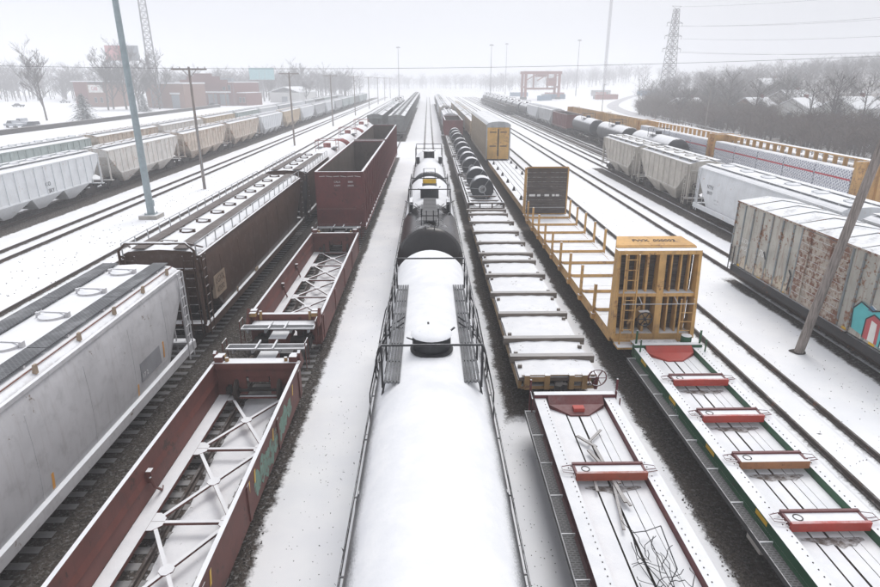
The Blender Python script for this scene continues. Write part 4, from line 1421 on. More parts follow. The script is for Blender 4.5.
gd = gondola(21.6)
place(gd, XD, 51.1, 'nearest tall oxide red gondola behind the well cars', 'gondola', 'tall red gondolas')
for x, z, tx in ((-0.15, 4.25, 'CALX'), (0.75, 4.25, '8880'), (-0.15, 4.0, 'CAPY'), (0.75, 4.0, '20600')):
    text(tx, 0.17, 'white_txt', gd, (x, -10.83, z), FACE_S)
dl = MB()
for k in range(6):
    x = -1.35 + k * 0.48
    dl.bar((x, -10.835, 4.62 + 0.03 * (k % 2)), (x + 0.4, -10.835, 4.60 + 0.04 * ((k + 1) % 2)), 0.02, 0.03)
dl.build('chalk_line', 'white_txt', gd)
for k, nm in enumerate(('second tall oxide red gondola, right behind the nearest one',)):
    o = place(copy_tree(gd), XD, 74.0, nm, 'gondola', 'tall red gondolas')
boxh = hopper(17.6, 'dkgrey_hop', 'ribbed', False, hatches=8, bays=3, walk='grate_dk', ribs=14, wide=1.56, zt=4.3, walkx=(0.5, 0.9), crown=0.22, cut=0.5)
for k in range(12):
    put(boxh, XD, 126 + k * 18.8, 'grey box-ended covered hopper, %s along beyond the red gondolas' % ORD[k], 'hopper car', 'grey hoppers beyond the gondolas')

# ================================================================== centre track: tank cars
M['black_bare'] = plain('bare_black_paint', (0.03, 0.031, 0.034), 0.5)  # snowless black, colour stands in for shadow under the manway
t0 = tank_car(19.0, 1.55, 2.62, 'black_tank', 'black_end', True)
place(t0, X0, 14.7, 'snow-covered black tank car in the centre foreground', 'tank car', 'tank cars on the centre track')
zt = 2.62 + 1.55
manway(t0, -0.65, zt, 0.5, 0.44)
tank_platform(t0, -2.2, 4.9, zt, 0.76, 1.16, zt - 0.22, 1.0)
pd = MB()
pd.cyl((0, -0.72, zt + 0.0), 'z', 0.56, 0.05, 24)
pd.build('manway_shadow_pad', 'black_bare', t0)  # dark pad painting the shadow beneath the manway housing

t1 = tank_car(17.4, 1.6, 2.54, 'black_tank', 'brown_tank', True)
place(t1, X0, 35.5, 'black tank car with bare shiny front end and yellow placard, second on centre track', 'tank car', 'tank cars on the centre track')
zt = 4.14
bare = MB()                      # wind-swept front course of the shell, lightly proud
n = 48
secs = [[(1.605 * math.sin(2 * math.pi * k / n), y, 2.54 + 1.605 * math.cos(2 * math.pi * k / n)) for k in range(n)] for y in (-7.96, -2.2)]
bare.loft(secs, 0, True, False, False)
bare.build('bare_front_course', 'brown_tank', t1)
cl = MB()
for k, (ya, yb) in enumerate(((-7.2, -6.2), (-6.15, -5.2), (-5.15, -4.2), (-4.15, -3.2), (-3.15, -2.2), (-2.15, -1.3))):
    p = MB()
    p.box(-0.36, 0.36, ya, yb, zt + 0.12, zt + 0.16)
    p.build('top_walk', 'grate_dk', t1)
for x in (-0.42, 0.42):
    fr = MB()
    fr.tube([(x, -7.3, zt - 0.2), (x, -7.3, zt + 0.75), (x, -6.2, zt + 0.75), (x, -6.2, zt + 0.1)], 0.03, 5)
    fr.build('front_railing', 'black_steel', t1)
    MB().tube([(x * 0.4, -7.3, zt + 0.1), (x * 0.4, -7.35, zt + 0.7)], 0.025, 5).build('railing_post', 'black_steel', t1)
MB().tube([(-0.42, -7.3, zt + 0.42), (0.42, -7.3, zt + 0.42)], 0.025, 5).build('railing_crossbar', 'black_steel', t1)
for x in (-1, 1):
    MB().tube([(x * 0.4, -4.6, zt + 0.1), (x * 1.35, -3.2, zt + 0.35)], 0.025, 5).build('railing_stay', 'black_steel', t1)
    MB().tube([(x * 0.4, -4.3, zt + 0.1), (x * 0.8, -3.2, zt + 0.2)], 0.02, 5).build('railing_stay', 'black_steel', t1)
ladder(t1, (0.0, -8.75, 1.0), (0.0, -8.1, zt + 0.1), (1, 0, 0), 9, 0.02, 'black_steel', 0.42)
rl = MB()
for x in (-1.15, 1.15):
    for y in (-3.0, 0.0, 2.6):
        rl.bar((x, y, zt - 0.5), (x, y, zt + 0.95), 0.05, 0.05)
    rl.tube([(x, -3.0, zt + 0.95), (x, 2.6, zt + 0.95)], 0.028, 5)
    rl.tube([(x, -3.0, zt + 0.45), (x, 2.6, zt + 0.45)], 0.022, 5)
for y in (-3.0, 0.9):
    rl.tube([(-1.15, y, zt + 0.95), (1.15, y, zt + 0.95)], 0.028, 5)
rl.build('platform_railing', 'black_steel', t1)
for s in (-1, 1):
    p = MB()
    p.box(min(s * 0.82, s * 1.2), max(s * 0.82, s * 1.2), -3.0, -1.3, zt - 0.42, zt - 0.38)
    p.box(min(s * 0.95, s * 1.12), max(s * 0.95, s * 1.12), -2.9, -1.5, zt - 0.36, zt + 0.22)
    p.build('valve_box', 'black_end', t1)
manway(t1, 0.0, zt + 0.05, 0.55, 0.5)
bx = MB()
bx.box(-0.45, 0.45, 1.2, 2.4, zt - 0.02, zt + 0.6)
bx.build('gauge_box', 'dkgrey_hop', t1)
MB().box(-0.42, 0.42, 1.16, 1.198, zt + 0.62, zt + 0.9).build('placard_board', 'black_end', t1)
MB().box(-0.40, 0.40, 1.0, 1.155, zt + 0.62, zt + 0.86).build('yellow_placard', 'yellow_mark', t1)
fr = MB()
fr.tube([(-0.36, 2.6, zt), (-0.36, 2.6, zt + 1.3), (0.36, 2.6, zt + 1.3), (0.36, 2.6, zt)], 0.03, 5)
fr.build('back_rail', 'black_steel', t1)

t2 = tank_car(17.4, 1.45, 2.55, 'black_tank', 'black_end', True)
place(t2, X0, 54.9, 'farthest tank car on the centre track, white with a black manway', 'tank car', 'tank cars on the centre track')
zt = 4.0
manway(t2, 1.0, zt, 0.5, 0.62, False)
rl = MB()
for x in (-1.2, 1.2):
    rl.bar((x, -1.0, zt - 0.6), (x, -1.0, zt + 1.0), 0.06, 0.06)
    rl.bar((x, 3.0, zt - 0.6), (x, 3.0, zt + 1.0), 0.06, 0.06)
    rl.tube([(x, -1.0, zt + 1.0), (x, 3.0, zt + 1.0)], 0.03, 5)
for y in (-1.0, 3.0):
    rl.tube([(-1.2, y, zt + 1.0), (1.2, y, zt + 1.0)], 0.03, 5)
rl.build('platform_railing', 'black_steel', t2)
for s in (-1, 1):
    MB().box(min(s * 0.85, s * 1.15), max(s * 0.85, s * 1.15), -1.0, 0.2, zt - 0.35, zt + 0.25).build('valve_box', 'black_end', t2)

# ================================================================== track E: red flat, bunk flat, coil cars
f0 = sill_flat(18.5, 'red_flat', [(-3.9, 'orange_red'), (-10.4, 'orange_red')], 'red_bare')
place(f0, XE, 16.7, 'dark red flat car with snowed deck and one orange chock beam', 'flat car', None)
MB().box(-0.17, 0.17, -0.72, -0.5, 0.99, 1.12).build('orange_box', 'bright_bare', f0)
for x in (-1.42, 1.36):
    gp = MB()
    gp.tube([(x, 0.02, 0.3), (x, 0.02, 1.75)], 0.035, 5)
    gp.tube([(x, -0.4, 0.35), (x, -0.4, 1.3), (x, 0.02, 1.35)], 0.022, 5)
    gp.build('grab_iron', 'red_flat', f0)
couplers(f0, 0.1)
trucks(f0, (-2.2, -16.0))
# boards and a tangle of wire lying on the deck
bd = MB()
for p, q in (((0, 0, .02), (.42, -1.5, .05)), ((.2, .1, .05), (.35, -2.2, .04)), ((-.15, .7, .02), (.25, .1, .05))):
    bd.bar(p, q, 0.09, 0.035)
o = bd.build('broken_board', 'bunk', None, (XE - 0.25, 13.9, ZR + 1.03))
tag(o, 'broken grey boards strewn on the dark red flat car', 'boards')
for k, (dx, y, a, L) in enumerate(((-0.1, 11.6, 0.15, 1.6), (0.08, 12.2, -0.2, 1.2), (-0.42, 12.6, 0.1, 0.9), (0.12, 14.6, 0.7, 0.8))):
    o = MB().bar((-L / 2 * math.sin(a), -L / 2 * math.cos(a), 0), (L / 2 * math.sin(a), L / 2 * math.cos(a), 0), 0.07, 0.03).build('timber_strip', 'bunk', None, (XE + dx, y, ZR + 1.045))
    tag(o, ('thin grey timber strip %s on the dark red flat car' % ('nearest the wire tangle', 'under the orange beam', 'left of the orange beam', 'slanting beyond the orange beam')[k]), 'timber', 'timber strips on the red flat car')
wt = MB()
rnd = random.Random(5)
for k in range(24):
    p = Vector((rnd.uniform(-0.22, 0.25), rnd.uniform(-1.9, 0.5), 0.05))
    pts = []
    d = Vector((rnd.uniform(-0.4, 0.4), rnd.uniform(-1, 1), 0.1))
    for i in range(7):
        pts.append(tuple(p))
        d += Vector((rnd.uniform(-0.5, 0.5), rnd.uniform(-0.5, 0.5), rnd.uniform(-0.25, 0.25)))
        d.normalize()
        p = p + d * rnd.uniform(0.08, 0.24)
        p.z = min(max(p.z, 0.02), 0.35)
        p.x = min(max(p.x, -0.5), 0.55)
    wt.tube(pts, 0.009, 4)
wt.tube([(0.1, 1.0, 0.05), (0.42, 0.95, 0.25), (0.35, -0.2, 0.15), (0.0, -0.6, 0.05), (-0.3, 0.3, 0.05), (-0.28, 0.8, 0.2), (0.1, 1.0, 0.06)], 0.014, 4)
tag(wt.build('wire_tangle', 'black_steel', None, (XE + 0.12, 9.7, ZR + 1.03)), 'tangle of black wire strapping on the red flat car', 'wire')

def bunk_flat():
    root = thing('bunk_flat_car', (0, 0, 0))
    L = 27.2
    hw = 1.38
    zd = 1.08
    nd = 13
    ys = [19.5, 21.1, 23.7, 26.3, 29.1, 31.6, 33.1, 35.6, 38.3, 41.2, 43.9, 45.4]
    edges = [18.1] + ys
    for k in range(len(edges) - 1):
        a, c = edges[k] + (0.14 if k else 0), edges[k + 1] - 0.14
        d = MB()
        # the snow blanket sags a little between the bunks
        nx, ny = 8, max(4, int((c - a) * 3))
        rr = random.Random(k)
        g = [[(-hw + 2 * hw * i / nx + (rr.uniform(-.05, .05) if 0 < i < nx else rr.uniform(-.03, .03)), a + (c - a) * j / ny - 32, zd + 0.02 + (0.07 * math.sin(math.pi * i / nx) ** 0.4) * (0.8 + 0.2 * math.sin(3 * i + 2 * j)) - 0.02 * math.sin(math.pi * j / ny)) for i in range(nx + 1)] for j in range(ny + 1)]
        vs = [p for row in g for p in row]
        fs = [(j * (nx + 1) + i, j * (nx + 1) + i + 1, (j + 1) * (nx + 1) + i + 1, (j + 1) * (nx + 1) + i) for j in range(ny) for i in range(nx)]
        d.add(vs, fs, 0, True)
        d.box(-hw, hw, a - 32, c - 32, zd - 0.12, zd + 0.012, 1)
        d.build('deck_bay', ['lying_snow', 'deck'], root)
    for k, y in enumerate(ys):
        t = MB()
        e = 0.16 + 0.05 * math.sin(k * 2.3)
        t.box(-hw - e, hw + e, y - 32 - 0.13, y - 32 + 0.13, zd - 0.08, zd + 0.2)
        bk = t.build('bunk_beam', 'bunk', root)
        for sx in (-1, 1):
            for dy in (-0.55, 0.5):
                dy += 0.12 * math.sin(k * 3.7 + sx)
                if math.sin(k * 5.1 + sx * 2 + dy) > 0.45:
                    continue
                q = MB()
                q.box(sx * (hw - 0.12) - 0.07, sx * (hw - 0.12) + 0.07, y - 32 + dy - 0.05, y - 32 + dy + 0.05, zd, zd + 0.14)
                q.build('stake_pocket', 'bunk', root)
    for s in (-1, 1):
        MB().box(min(s * (hw - 0.1), s * (hw + 0.02)), max(s * (hw - 0.1), s * (hw + 0.02)), -13.8, 13.6, 0.62, zd - 0.125).build('side_sill', 'flat_tan', root)
    MB().box(-0.3, 0.3, -13.6, 13.6, 0.5, 0.94).build('centre_sill', 'under', root)
    e = MB()
    yb = -13.95
    e.box(-1.1, -0.33, yb, yb + 0.12, 0.95, 1.14)
    e.box(0.33, 1.1, yb, yb + 0.12, 0.95, 1.14)
    e.box(-1.3, 1.3, yb + 0.13, yb + 0.3, 0.60, 0.72)
    for x in (-1.12, -0.42, 0.42, 0.88):
        e.box(x - 0.09, x + 0.09, yb - 0.03, yb + 0.16, 0.66, 1.20)
    e.box(-1.3, 1.3, yb + 0.05, yb + 0.13, 1.15, 1.19)
    e.build('end_beam', 'flat_tan', root)
    brake_wheel(root, (1.25, -14.12, 1.18), 'y', 'red_flat', 0.33)
    MB().box(1.2, 1.3, -14.06, -13.96, 0.7, 1.15).build('brake_post', 'red_flat', root)
    couplers(root, 27.7)
    trucks(root, (-11.6, 11.4))
    return root
bf = bunk_flat()
place(bf, XE - 0.18, 32.0, 'long flat car with snowy deck and grey timber bunks across it', 'flat car', None)

def coil_car():
    root = thing('coil_car', (0, 0, 0))
    L = 14.6
    for s in (-1, 1):
        MB().prism([(s * 1.42, 0.72), (s * 1.52, 0.72), (s * 1.52, 1.35), (s * 1.42, 1.35)], 'y', -L / 2, L / 2).build('side_sill', 'coil_car', root)
        MB().prism([(s * 0.35, 0.85), (s * 1.3, 1.35), (s * 1.3, 1.25), (s * 0.35, 0.75)], 'y', -L / 2 + 0.6, L / 2 - 0.6).build('trough_side', 'deck', root)
        e = MB()
        y = s * (L / 2 - 0.12)
        e.box(-1.52, 1.52, y - 0.1, y + 0.1, 0.7, 1.0)
        e.box(-1.5, 1.5, y - 0.06, y + 0.06, 1.3, 1.42)
        for x in (-1.4, -0.5, 0.5, 1.4):
            e.box(x - 0.05, x + 0.05, y - 0.05, y + 0.05, 1.0, 1.3)
        e.build('end_frame', 'coil_car', root)
        MB().box(-1.5, 1.5, min(s * (L / 2 - 0.7), s * (L / 2 - 0.25)), max(s * (L / 2 - 0.7), s * (L / 2 - 0.25)), 1.02, 1.06).build('end_walk', 'galv', root)
    for k in range(7):
        y = -L / 2 + 1.6 + k * (L - 3.2) / 6
        MB().box(-1.4, 1.4, y - 0.05, y + 0.05, 1.22, 1.34).build('cross_bar', 'coil_car', root)
    MB().box(-0.34, 0.34, -L / 2, L / 2, 0.6, 0.84).build('centre_sill', 'deck', root)
    couplers(root, L + 0.3)
    trucks(root, (-L / 2 + 1.7, L / 2 - 1.7), False)
    return root
cc = coil_car()
coils_at = [(54.6, 51.9, 57.6), (70.6, 65.3, 70.6, 75.9), (86.6, 82.5, 88.4), (102.6, 96.8, 102.0, 107.2)]
COILN = ['first', 'second', 'third', 'fourth']
def coil():
    root = thing('steel_coil', (0, 0, 0))
    b = MB()
    n = 36
    def sec(y, q):
        return [(q * math.sin(2 * math.pi * k / n), y, q * math.cos(2 * math.pi * k / n)) for k in range(n)]
    b.loft([sec(-0.75, 0.28), sec(-0.76, 0.98), sec(-0.74, 1.0), sec(0.74, 1.0), sec(0.75, 0.98), sec(0.75, 0.28), sec(-0.75, 0.28)], 0, True, False, False)
    o = b.build('coil_body', 'coil', root)
    for p in o.data.polygons:
        p.use_smooth = abs(p.normal.y) < 0.3
    for a in (0.6, 2.7, 4.8):
        s = MB()
        s.bar((0.27 * math.sin(a), -0.768, 0.27 * math.cos(a)), (0.98 * math.sin(a), -0.768, 0.98 * math.cos(a)), 0.012, 0.04)
        s.build('steel_strap', 'galv', root)
    h = MB()
    h.ring((0, -0.772, 0), 'y', 0.22, 0.33, 0.02, 20)
    h.build('eye_ring', 'galv', root)
    return root
cproto = coil()
kk = 0
for k, row in enumerate(coils_at):
    o = cc if k == 0 else copy_tree(cc)
    place(o, XE, row[0], 'low snowy coil car, %s behind the bunk flat car' % ORD[k], 'coil car', 'coil cars in a row')
    for yy in row[1:]:
        c = cproto if kk == 0 else copy_tree(cproto)
        c.location = (XE, yy, ZR + 1.84)
        tag(c, 'dark steel coil with snow on top, %s from the bunk flat car' % ORD[kk], 'steel coil', 'steel coils on the coil cars')
        kk += 1
g3 = gondola(15.0, 3.9, 1.15, 'gond', False)
place(g3, XE, 118.5, 'low red gondola behind the row of steel coils', 'gondola', 'far mixed cars right of the path')
hop(XE, 136, 'silver', 'silver grey covered hopper behind the low red gondola', 'far mixed cars right of the path')
put(fartank, XE, 154, 'hazy dark tank car behind the silver hopper, right of the path', 'tank car', 'far mixed cars right of the path')
hop(XE, 172.6, 'cream_hop', 'dirty cream covered hopper far up right of the path', 'far mixed cars right of the path')
hop(XE, 192, 'white_hop', 'pale hopper farthest up the line right of the path', 'far mixed cars right of the path')

for k, mt in enumerate(('silver', 'dkgrey_hop', 'cream_hop', 'silver', 'green_hop')):
    hop(XE, 211.2 + 19.2 * k, mt, 'faint %s hopper near the vanishing point right of the path, %s of five' % (CN[mt], ORD[k]), 'far mixed cars right of the path')

# ================================================================== track F: green flat, bulkhead flat, empty flat, autoracks
f1 = sill_flat(22.0, 'green', [(-2.7, 'bright_red'), (-4.95, 'bright_red'), (-7.2, 'worn_wood_red'), (-9.5, 'bright_red'), (-11.9, 'bright_red')], 'bright_bare', True, True)
place(f1, XF + 0.05, 20.4, 'dark green flat car with red chock beams and yellow marks', 'flat car', None)
text('VELO', 0.26, 'faint_txt', f1, (-1.306, -4.0, 0.84), FACE_L, 'side_lettering')
for x in (-1.2, 1.25):
    gp = MB()
    gp.tube([(x, 0.05, 0.5), (x, 0.05, 1.8)], 0.04, 5)
    gp.tube([(x, -0.45, 1.0), (x, -0.45, 1.65)], 0.03, 5)
    gp.build('grab_iron', 'green', f1)
MB().cyl((0.85, 0.35, 1.15), 'z', 0.2, 0.6, 12).build('brake_cylinder', 'green', f1)
MB().box(-0.9, 0.4, 0.22, 0.5, 1.12, 1.17).build('crossover_walk', 'galv', f1)
for y in (-11.9, -9.4):
    q = MB()
    q.box(-1.46, -1.32, y - 0.3, y + 0.3, 0.35, 0.80)
    q.cyl((-1.465, y, 0.6), 'x', 0.06, 0.02, 10, 1)
    q.build('catwalk_bracket', ['concrete', 'under'], f1)
MB().box(-0.95, -0.7, -12.35, -11.8, 1.14, 1.3).build('winch_box', 'green', f1)
trucks(f1, (-2.3, -15.0))
couplers(f1, 0.1)

def bulkhead_flat():
    root = thing('bulkhead_flat_car', (0, 0, 0))
    ya, yb = -11.0, 11.2           # bulkhead planes
    hw = 1.5
    zd = 1.12
    for s in (-1, 1):
        b = MB()
        b.box(min(s * (hw - 0.12), s * hw), max(s * (hw - 0.12), s * hw), ya, yb, 0.66, zd + 0.02)
        b.build('side_sill', 'ttx', root)
    n = 12
    for k in range(n):
        a, c = ya + (yb - ya) * k / n, ya + (yb - ya) * (k + 1) / n
        MB().box(-hw + 0.122, hw - 0.122, a + 0.01, c - 0.01, zd - 0.1, zd).build('deck_panel', 'deck', root)
    MB().box(-0.3, 0.3, ya, yb, 0.5, zd - 0.102).build('centre_sill', 'under', root)
    # bolsters across the deck and stakes at their ends
    ks = [-8.7, -6.3, -3.9, -1.6, 0.7, 3.0, 5.3, 7.6, 9.8]
    for i, y in enumerate(ks):
        MB().box(-hw + 0.03, hw - 0.03, y - 0.14, y + 0.14, zd + 0.004, zd + 0.16).build('cross_bolster', 'ttx', root)
        for s in (-1, 1):
            t = MB()
            lean = random.uniform(-0.05, 0.05)
            t.bar((s * (hw + 0.05), y, 0.72), (s * (hw + 0.05) + lean * 0.3, y + lean, 2.45 + random.uniform(-0.1, 0.1)), 0.11, 0.14)
            t.build('side_stake', 'ttx', root)
            p = MB()
            p.box(s * (hw + 0.06) - 0.09, s * (hw + 0.06) + 0.09, y - 0.13, y + 0.13, 0.75, 1.0)
            p.build('stake_pocket', 'ttx', root)
    # near bulkhead: boxed frame, ribs toward the camera
    zt = 4.62
    def bulk(y, d):
        f = MB()
        for s in (-1, 1):
            f.prism([(y, zd), (y + d * 0.75, zd), (y + d * 0.42, zt), (y, zt)], 'x', s * 1.56 - 0.06, s * 1.56 + 0.06)
        f.box(-1.5, 1.5, min(y, y + d * 0.42), max(y, y + d * 0.42), zt - 0.16, zt)
        f.box(-1.5, 1.5, min(y + d * 0.03, y + d * 0.5), max(y + d * 0.03, y + d * 0.5), 2.78, 2.92)
        f.box(-1.5, 1.5, min(y, y + d * 0.6), max(y, y + d * 0.6), zd - 0.3, zd + 0.14)
        bf_ = f.build('bulkhead_frame', 'ttx', root)
        for x, w in ((-1.12, 0.06), (-0.78, 0.06), (-0.35, 0.09), (0.14, 0.26), (0.58, 0.06), (0.95, 0.06), (1.28, 0.05)):
            r = MB()
            r.prism([(y + d * 0.01, zd + 0.14), (y + d * (0.62 if w > 0.2 else 0.4), zd + 0.14), (y + d * (0.4 if w > 0.2 else 0.2), zt - 0.17), (y + d * 0.01, zt - 0.17)], 'x', x - w / 2, x + w / 2)
            r.build('bulkhead_rib', 'ttx', bf_)
        npk = 10
        for k in range(npk):
            a, c = zd + 0.1 + (zt - zd - 0.1) * k / npk, zd + 0.1 + (zt - zd - 0.1) * (k + 1) / npk
            p = MB()
            o_ = random.uniform(0, 0.015)
            p.box(-1.49, 1.49, min(y - d * 0.02, y - d * (0.1 + o_)), max(y - d * 0.02, y - d * (0.1 + o_)), a + 0.012, c - 0.008)
            p.build('bulkhead_plank', 'dkwood', root)
        v = MB()
        v.prism([(-1.56, y - d * 0.12), (1.56, y - d * 0.12), (1.56, y + d * 0.02), (-1.56, y + d * 0.02)], 'z', zt + 0.001, zt + 0.05)
        v.loft([[(-1.3, y - d * 0.95, zt + 0.20), (1.3, y - d * 0.95, zt + 0.20), (1.3, y - d * 0.95, zt + 0.22), (-1.3, y - d * 0.95, zt + 0.22)], [(-1.56, y - d * 0.1, zt + 0.051), (1.56, y - d * 0.1, zt + 0.051), (1.56, y - d * 0.1, zt + 0.07), (-1.56, y - d * 0.1, zt + 0.07)]], 0, False)
        v.build('top_cap', paint('cap_yellow_%d' % (d > 0), (0.60, 0.345, 0.11), 0.25, 0.3, 0.0, 0.55, rustcol=(0.32, 0.17, 0.07), dirt=0.35, grime=(0.2, 0.13, 0.08)), root)
        return bf_
    bulk(ya, -1)
    bulk(yb, 1)
    text('FWX  000003', 0.3, 'black_txt', root, (0.05, ya + 0.52, zt + 0.155), (R(10), 0, 0), 'car_number', 0.004)
    # white chalk marks across the far bulkhead's inner face
    ch = MB()
    for x0, x1 in ((-1.3, -0.85), (-0.7, -0.45), (-0.15, 0.2), (0.42, 0.62), (0.7, 0.95)):
        ch.box(x0, x1, yb - 0.13, yb - 0.12, 2.52, 2.68)
    ch.build('chalk_mark', 'white_txt', root)
    dk_ = MB()
    dk_.box(-1.44, 1.44, yb - 0.125, yb - 0.117, 1.65, 1.70)
    dk_.build('bulkhead_batten', 'galv', root)
    ladder(root, (-1.1, ya - 0.82, 0.9), (-1.1, ya - 0.62, zt - 0.1), (1, 0, 0), 9, 0.024, 'ttx', 0.5)
    ladder(root, (1.2, ya - 0.82, 0.9), (1.2, ya - 0.72, 2.75), (1, 0, 0), 5, 0.024, 'ttx', 0.5)
    gr = MB()
    gr.tube([(-1.4, ya - 0.9, 2.62), (1.4, ya - 0.9, 2.62)], 0.02, 5)
    gr.tube([(-0.65, ya - 0.9, 2.62), (-0.65, ya - 0.4, 2.8)], 0.02, 5)
    gr.tube([(0.75, ya - 0.9, 2.62), (0.75, ya - 0.4, 2.8)], 0.02, 5)
    gr.build('hand_rail', 'galv', root)
    brake_wheel(root, (-0.42, ya - 0.78, 1.95), 'y', 'black_steel', 0.3)
    hb = MB()
    hb.box(-0.62, -0.22, ya - 0.7, ya - 0.45, 1.75, 2.2)
    hb.prism([(-1.0, 1.6), (-0.55, 2.0), (-0.55, 2.35), (-0.62, 2.4), (-1.0, 1.7)], 'y', ya - 0.5, ya - 0.45)
    hb.build('hand_brake', 'flat_tan', root)
    pb = MB()
    pb.box(-1.5, 1.5, ya - 1.15, ya - 0.1, 0.82, 0.9)
    pb.build('end_platform', 'ttx', root)
    wk = MB()
    wk.box(-0.9, 0.9, ya - 1.1, ya - 0.75, 1.02, 1.06)
    wk.build('crossover_walk', 'galv', root)
    MB().box(-1.5, 1.5, yb + 0.1, yb + 1.15, 0.82, 0.9).build('end_platform', 'ttx', root)
    couplers(root, 24.4)
    trucks(root, (-9.0, 9.2))
    return root
bh = bulkhead_flat()
place(bh, XF - 0.2, 33.0, 'yellow-orange bulkhead flat car with stakes and tall ribbed end frame', 'flat car', None)

def long_flat():
    root = thing('empty_flat_car', (0, 0, 0))
    L = 30.2
    for k, (a, c) in enumerate(((-1.36, -0.82), (-0.78, -0.30), (-0.24, 0.24), (0.30, 0.78), (0.82, 1.36))):
        MB().box(a, c, -L / 2, L / 2, 1.02, 1.08).build('deck_plank', 'deck', root)
    MB().box(-1.34, 1.34, -L / 2, L / 2, 0.88, 1.0).build('underdeck', 'flat_tan', root)
    for s in (-1, 1):
        MB().box(min(s * 1.362, s * 1.46), max(s * 1.362, s * 1.46), -L / 2, L / 2, 0.62, 1.11).build('side_sill', 'flat_tan', root)
    MB().box(-0.3, 0.3, -L / 2, L / 2, 0.5, 0.87).build('centre_sill', 'under', root)
    for k, y in enumerate((-11, -6.5, -2, 2.5, 7, 11.5)):
        for x in (-1.12, 1.12):
            b = MB()
            b.prism([(-0.14, -0.2), (0.14, -0.2), (0.14, 0.2), (-0.14, 0.2)], 'z', 0, 0.05)
            b.loft([[(-0.12, -0.15, 0.05), (0.12, -0.15, 0.05), (0.12, 0.15, 0.05), (-0.12, 0.15, 0.05)], [(-0.05, -0.06, 0.36), (0.05, -0.06, 0.36), (0.05, 0.06, 0.36), (-0.05, 0.06, 0.36)]], 0, False)
            b.build('tie_down_bracket', 'sill_black', root, (x, y + (0.8 if x > 0 else 0), 1.08))
    couplers(root, L + 0.3)
    trucks(root, (-L / 2 + 2.2, L / 2 - 2.2), False)
    return root
place(long_flat(), XF, 61.3, 'empty flat car with snow-streaked deck in front of the autorack', 'flat car', None)

def autorack(mat, near=True):
    root = thing('autorack_car', (0, 0, 0))
    L = 27.2
    hw, zb, ze = 1.55, 0.85, 5.25
    for s in (-1, 1):
        nb = 18
        me = cached(('rackpanel', mat), lambda: MB().box(-0.02, 0.02, -L / nb / 2 + 0.03, L / nb / 2 - 0.03, zb + 0.3, ze - 0.02).mesh('side_panel', mat))
        for k in range(nb):
            ob('side_panel', me, root, (s * (hw - 0.03), -L / 2 + L * (k + 0.5) / nb, 0))
        p = MB()
        for k in range(nb + 1):
            y = -L / 2 + L * k / nb
            p.box(min(s * (hw - 0.08), s * (hw + 0.03)), max(s * (hw - 0.08), s * (hw + 0.03)), max(y - 0.03, -L / 2), min(y + 0.03, L / 2), zb + 0.3, ze)
        p.box(min(s * (hw - 0.1), s * (hw + 0.04)), max(s * (hw - 0.1), s * (hw + 0.04)), -L / 2, L / 2, ze + 0.001, ze + 0.1)
        p.box(min(s * (hw - 0.1), s * (hw + 0.02)), max(s * (hw - 0.1), s * (hw + 0.02)), -L / 2, L / 2, zb, zb + 0.298)
        p.build('side_frame', 'rack_yellow' if False else mat, root)
    nr = 16
    prof = [(-hw, ze + 0.1), (-hw * 0.8, ze + 0.34), (-hw * 0.4, ze + 0.46), (0, ze + 0.5), (hw * 0.4, ze + 0.46), (hw * 0.8, ze + 0.34), (hw, ze + 0.1)]
    def rp():
        b = MB()
        b.prism(prof + [(hw * 0.95, ze + 0.08), (-hw * 0.95, ze + 0.08)], 'y', -L / nr / 2 + 0.012, L / nr / 2 - 0.012)
        return b.mesh('roof_panel', 'galv')
    me = cached(('roofp',), rp)
    for k in range(nr):
        ob('roof_panel', me, root, (0, -L / 2 + L * (k + 0.5) / nr, 0.0 + (0.008 if k % 2 else 0)))
    for s in (-1, 1):
        y = s * (L / 2 + 0.02)
        f = MB()
        f.prism(prof + [(hw, ze - 0.25), (-hw, ze - 0.25)], 'y', y - 0.04, y + 0.04)
        for x in (-hw + 0.06, hw - 0.06):
            f.box(x - 0.06, x + 0.06, y - 0.06, y + 0.06, zb, ze - 0.252)
        f.build('end_portal', 'galv', root)
        for t in (-1, 1):
            d = MB()
            d.box(min(t * 0.03, t * 1.40), max(t * 0.03, t * 1.40), y - 0.03, y + 0.03, zb + 0.15, ze - 0.26)
            dd = d.build('end_door', 'rack_yellow', root)
            hb = MB()
            for z in (2.6, 4.35):
                hb.box(min(t * 0.25, t * 1.1), max(t * 0.25, t * 1.1), y + s * 0.032 - 0.02, y + s * 0.032 + 0.03, z, z + 0.12)
            hb.box(min(t * 0.04, t * 0.10), max(t * 0.04, t * 0.10), y + s * 0.032 - 0.02, y + s * 0.032 + 0.03, 1.4, 4.8)
            hb.build('door_latch', 'sill_black', dd)
    MB().box(-1.4, 1.4, -L / 2, L / 2, 0.7, zb - 0.002).build('floor_frame', 'under', root)
    couplers(root, L + 0.4)
    trucks(root, (-L / 2 + 2.6, L / 2 - 2.6), False)
    return root
ar = autorack('rack_side')
place(ar, XF, 92.2, 'tall autorack with yellow end doors and snowy roof', 'autorack', 'autoracks in a row')
for k, mt in enumerate(('tan_hop', 'cream_hop', 'tan_hop', 'cream_hop', 'tan_hop')):
    hop(XF, 116.5 + 19.0 * k, mt, '%s covered hopper, %s behind the autorack with yellow doors' % (CN[mt], ORD[k]), 'hoppers behind the autorack')

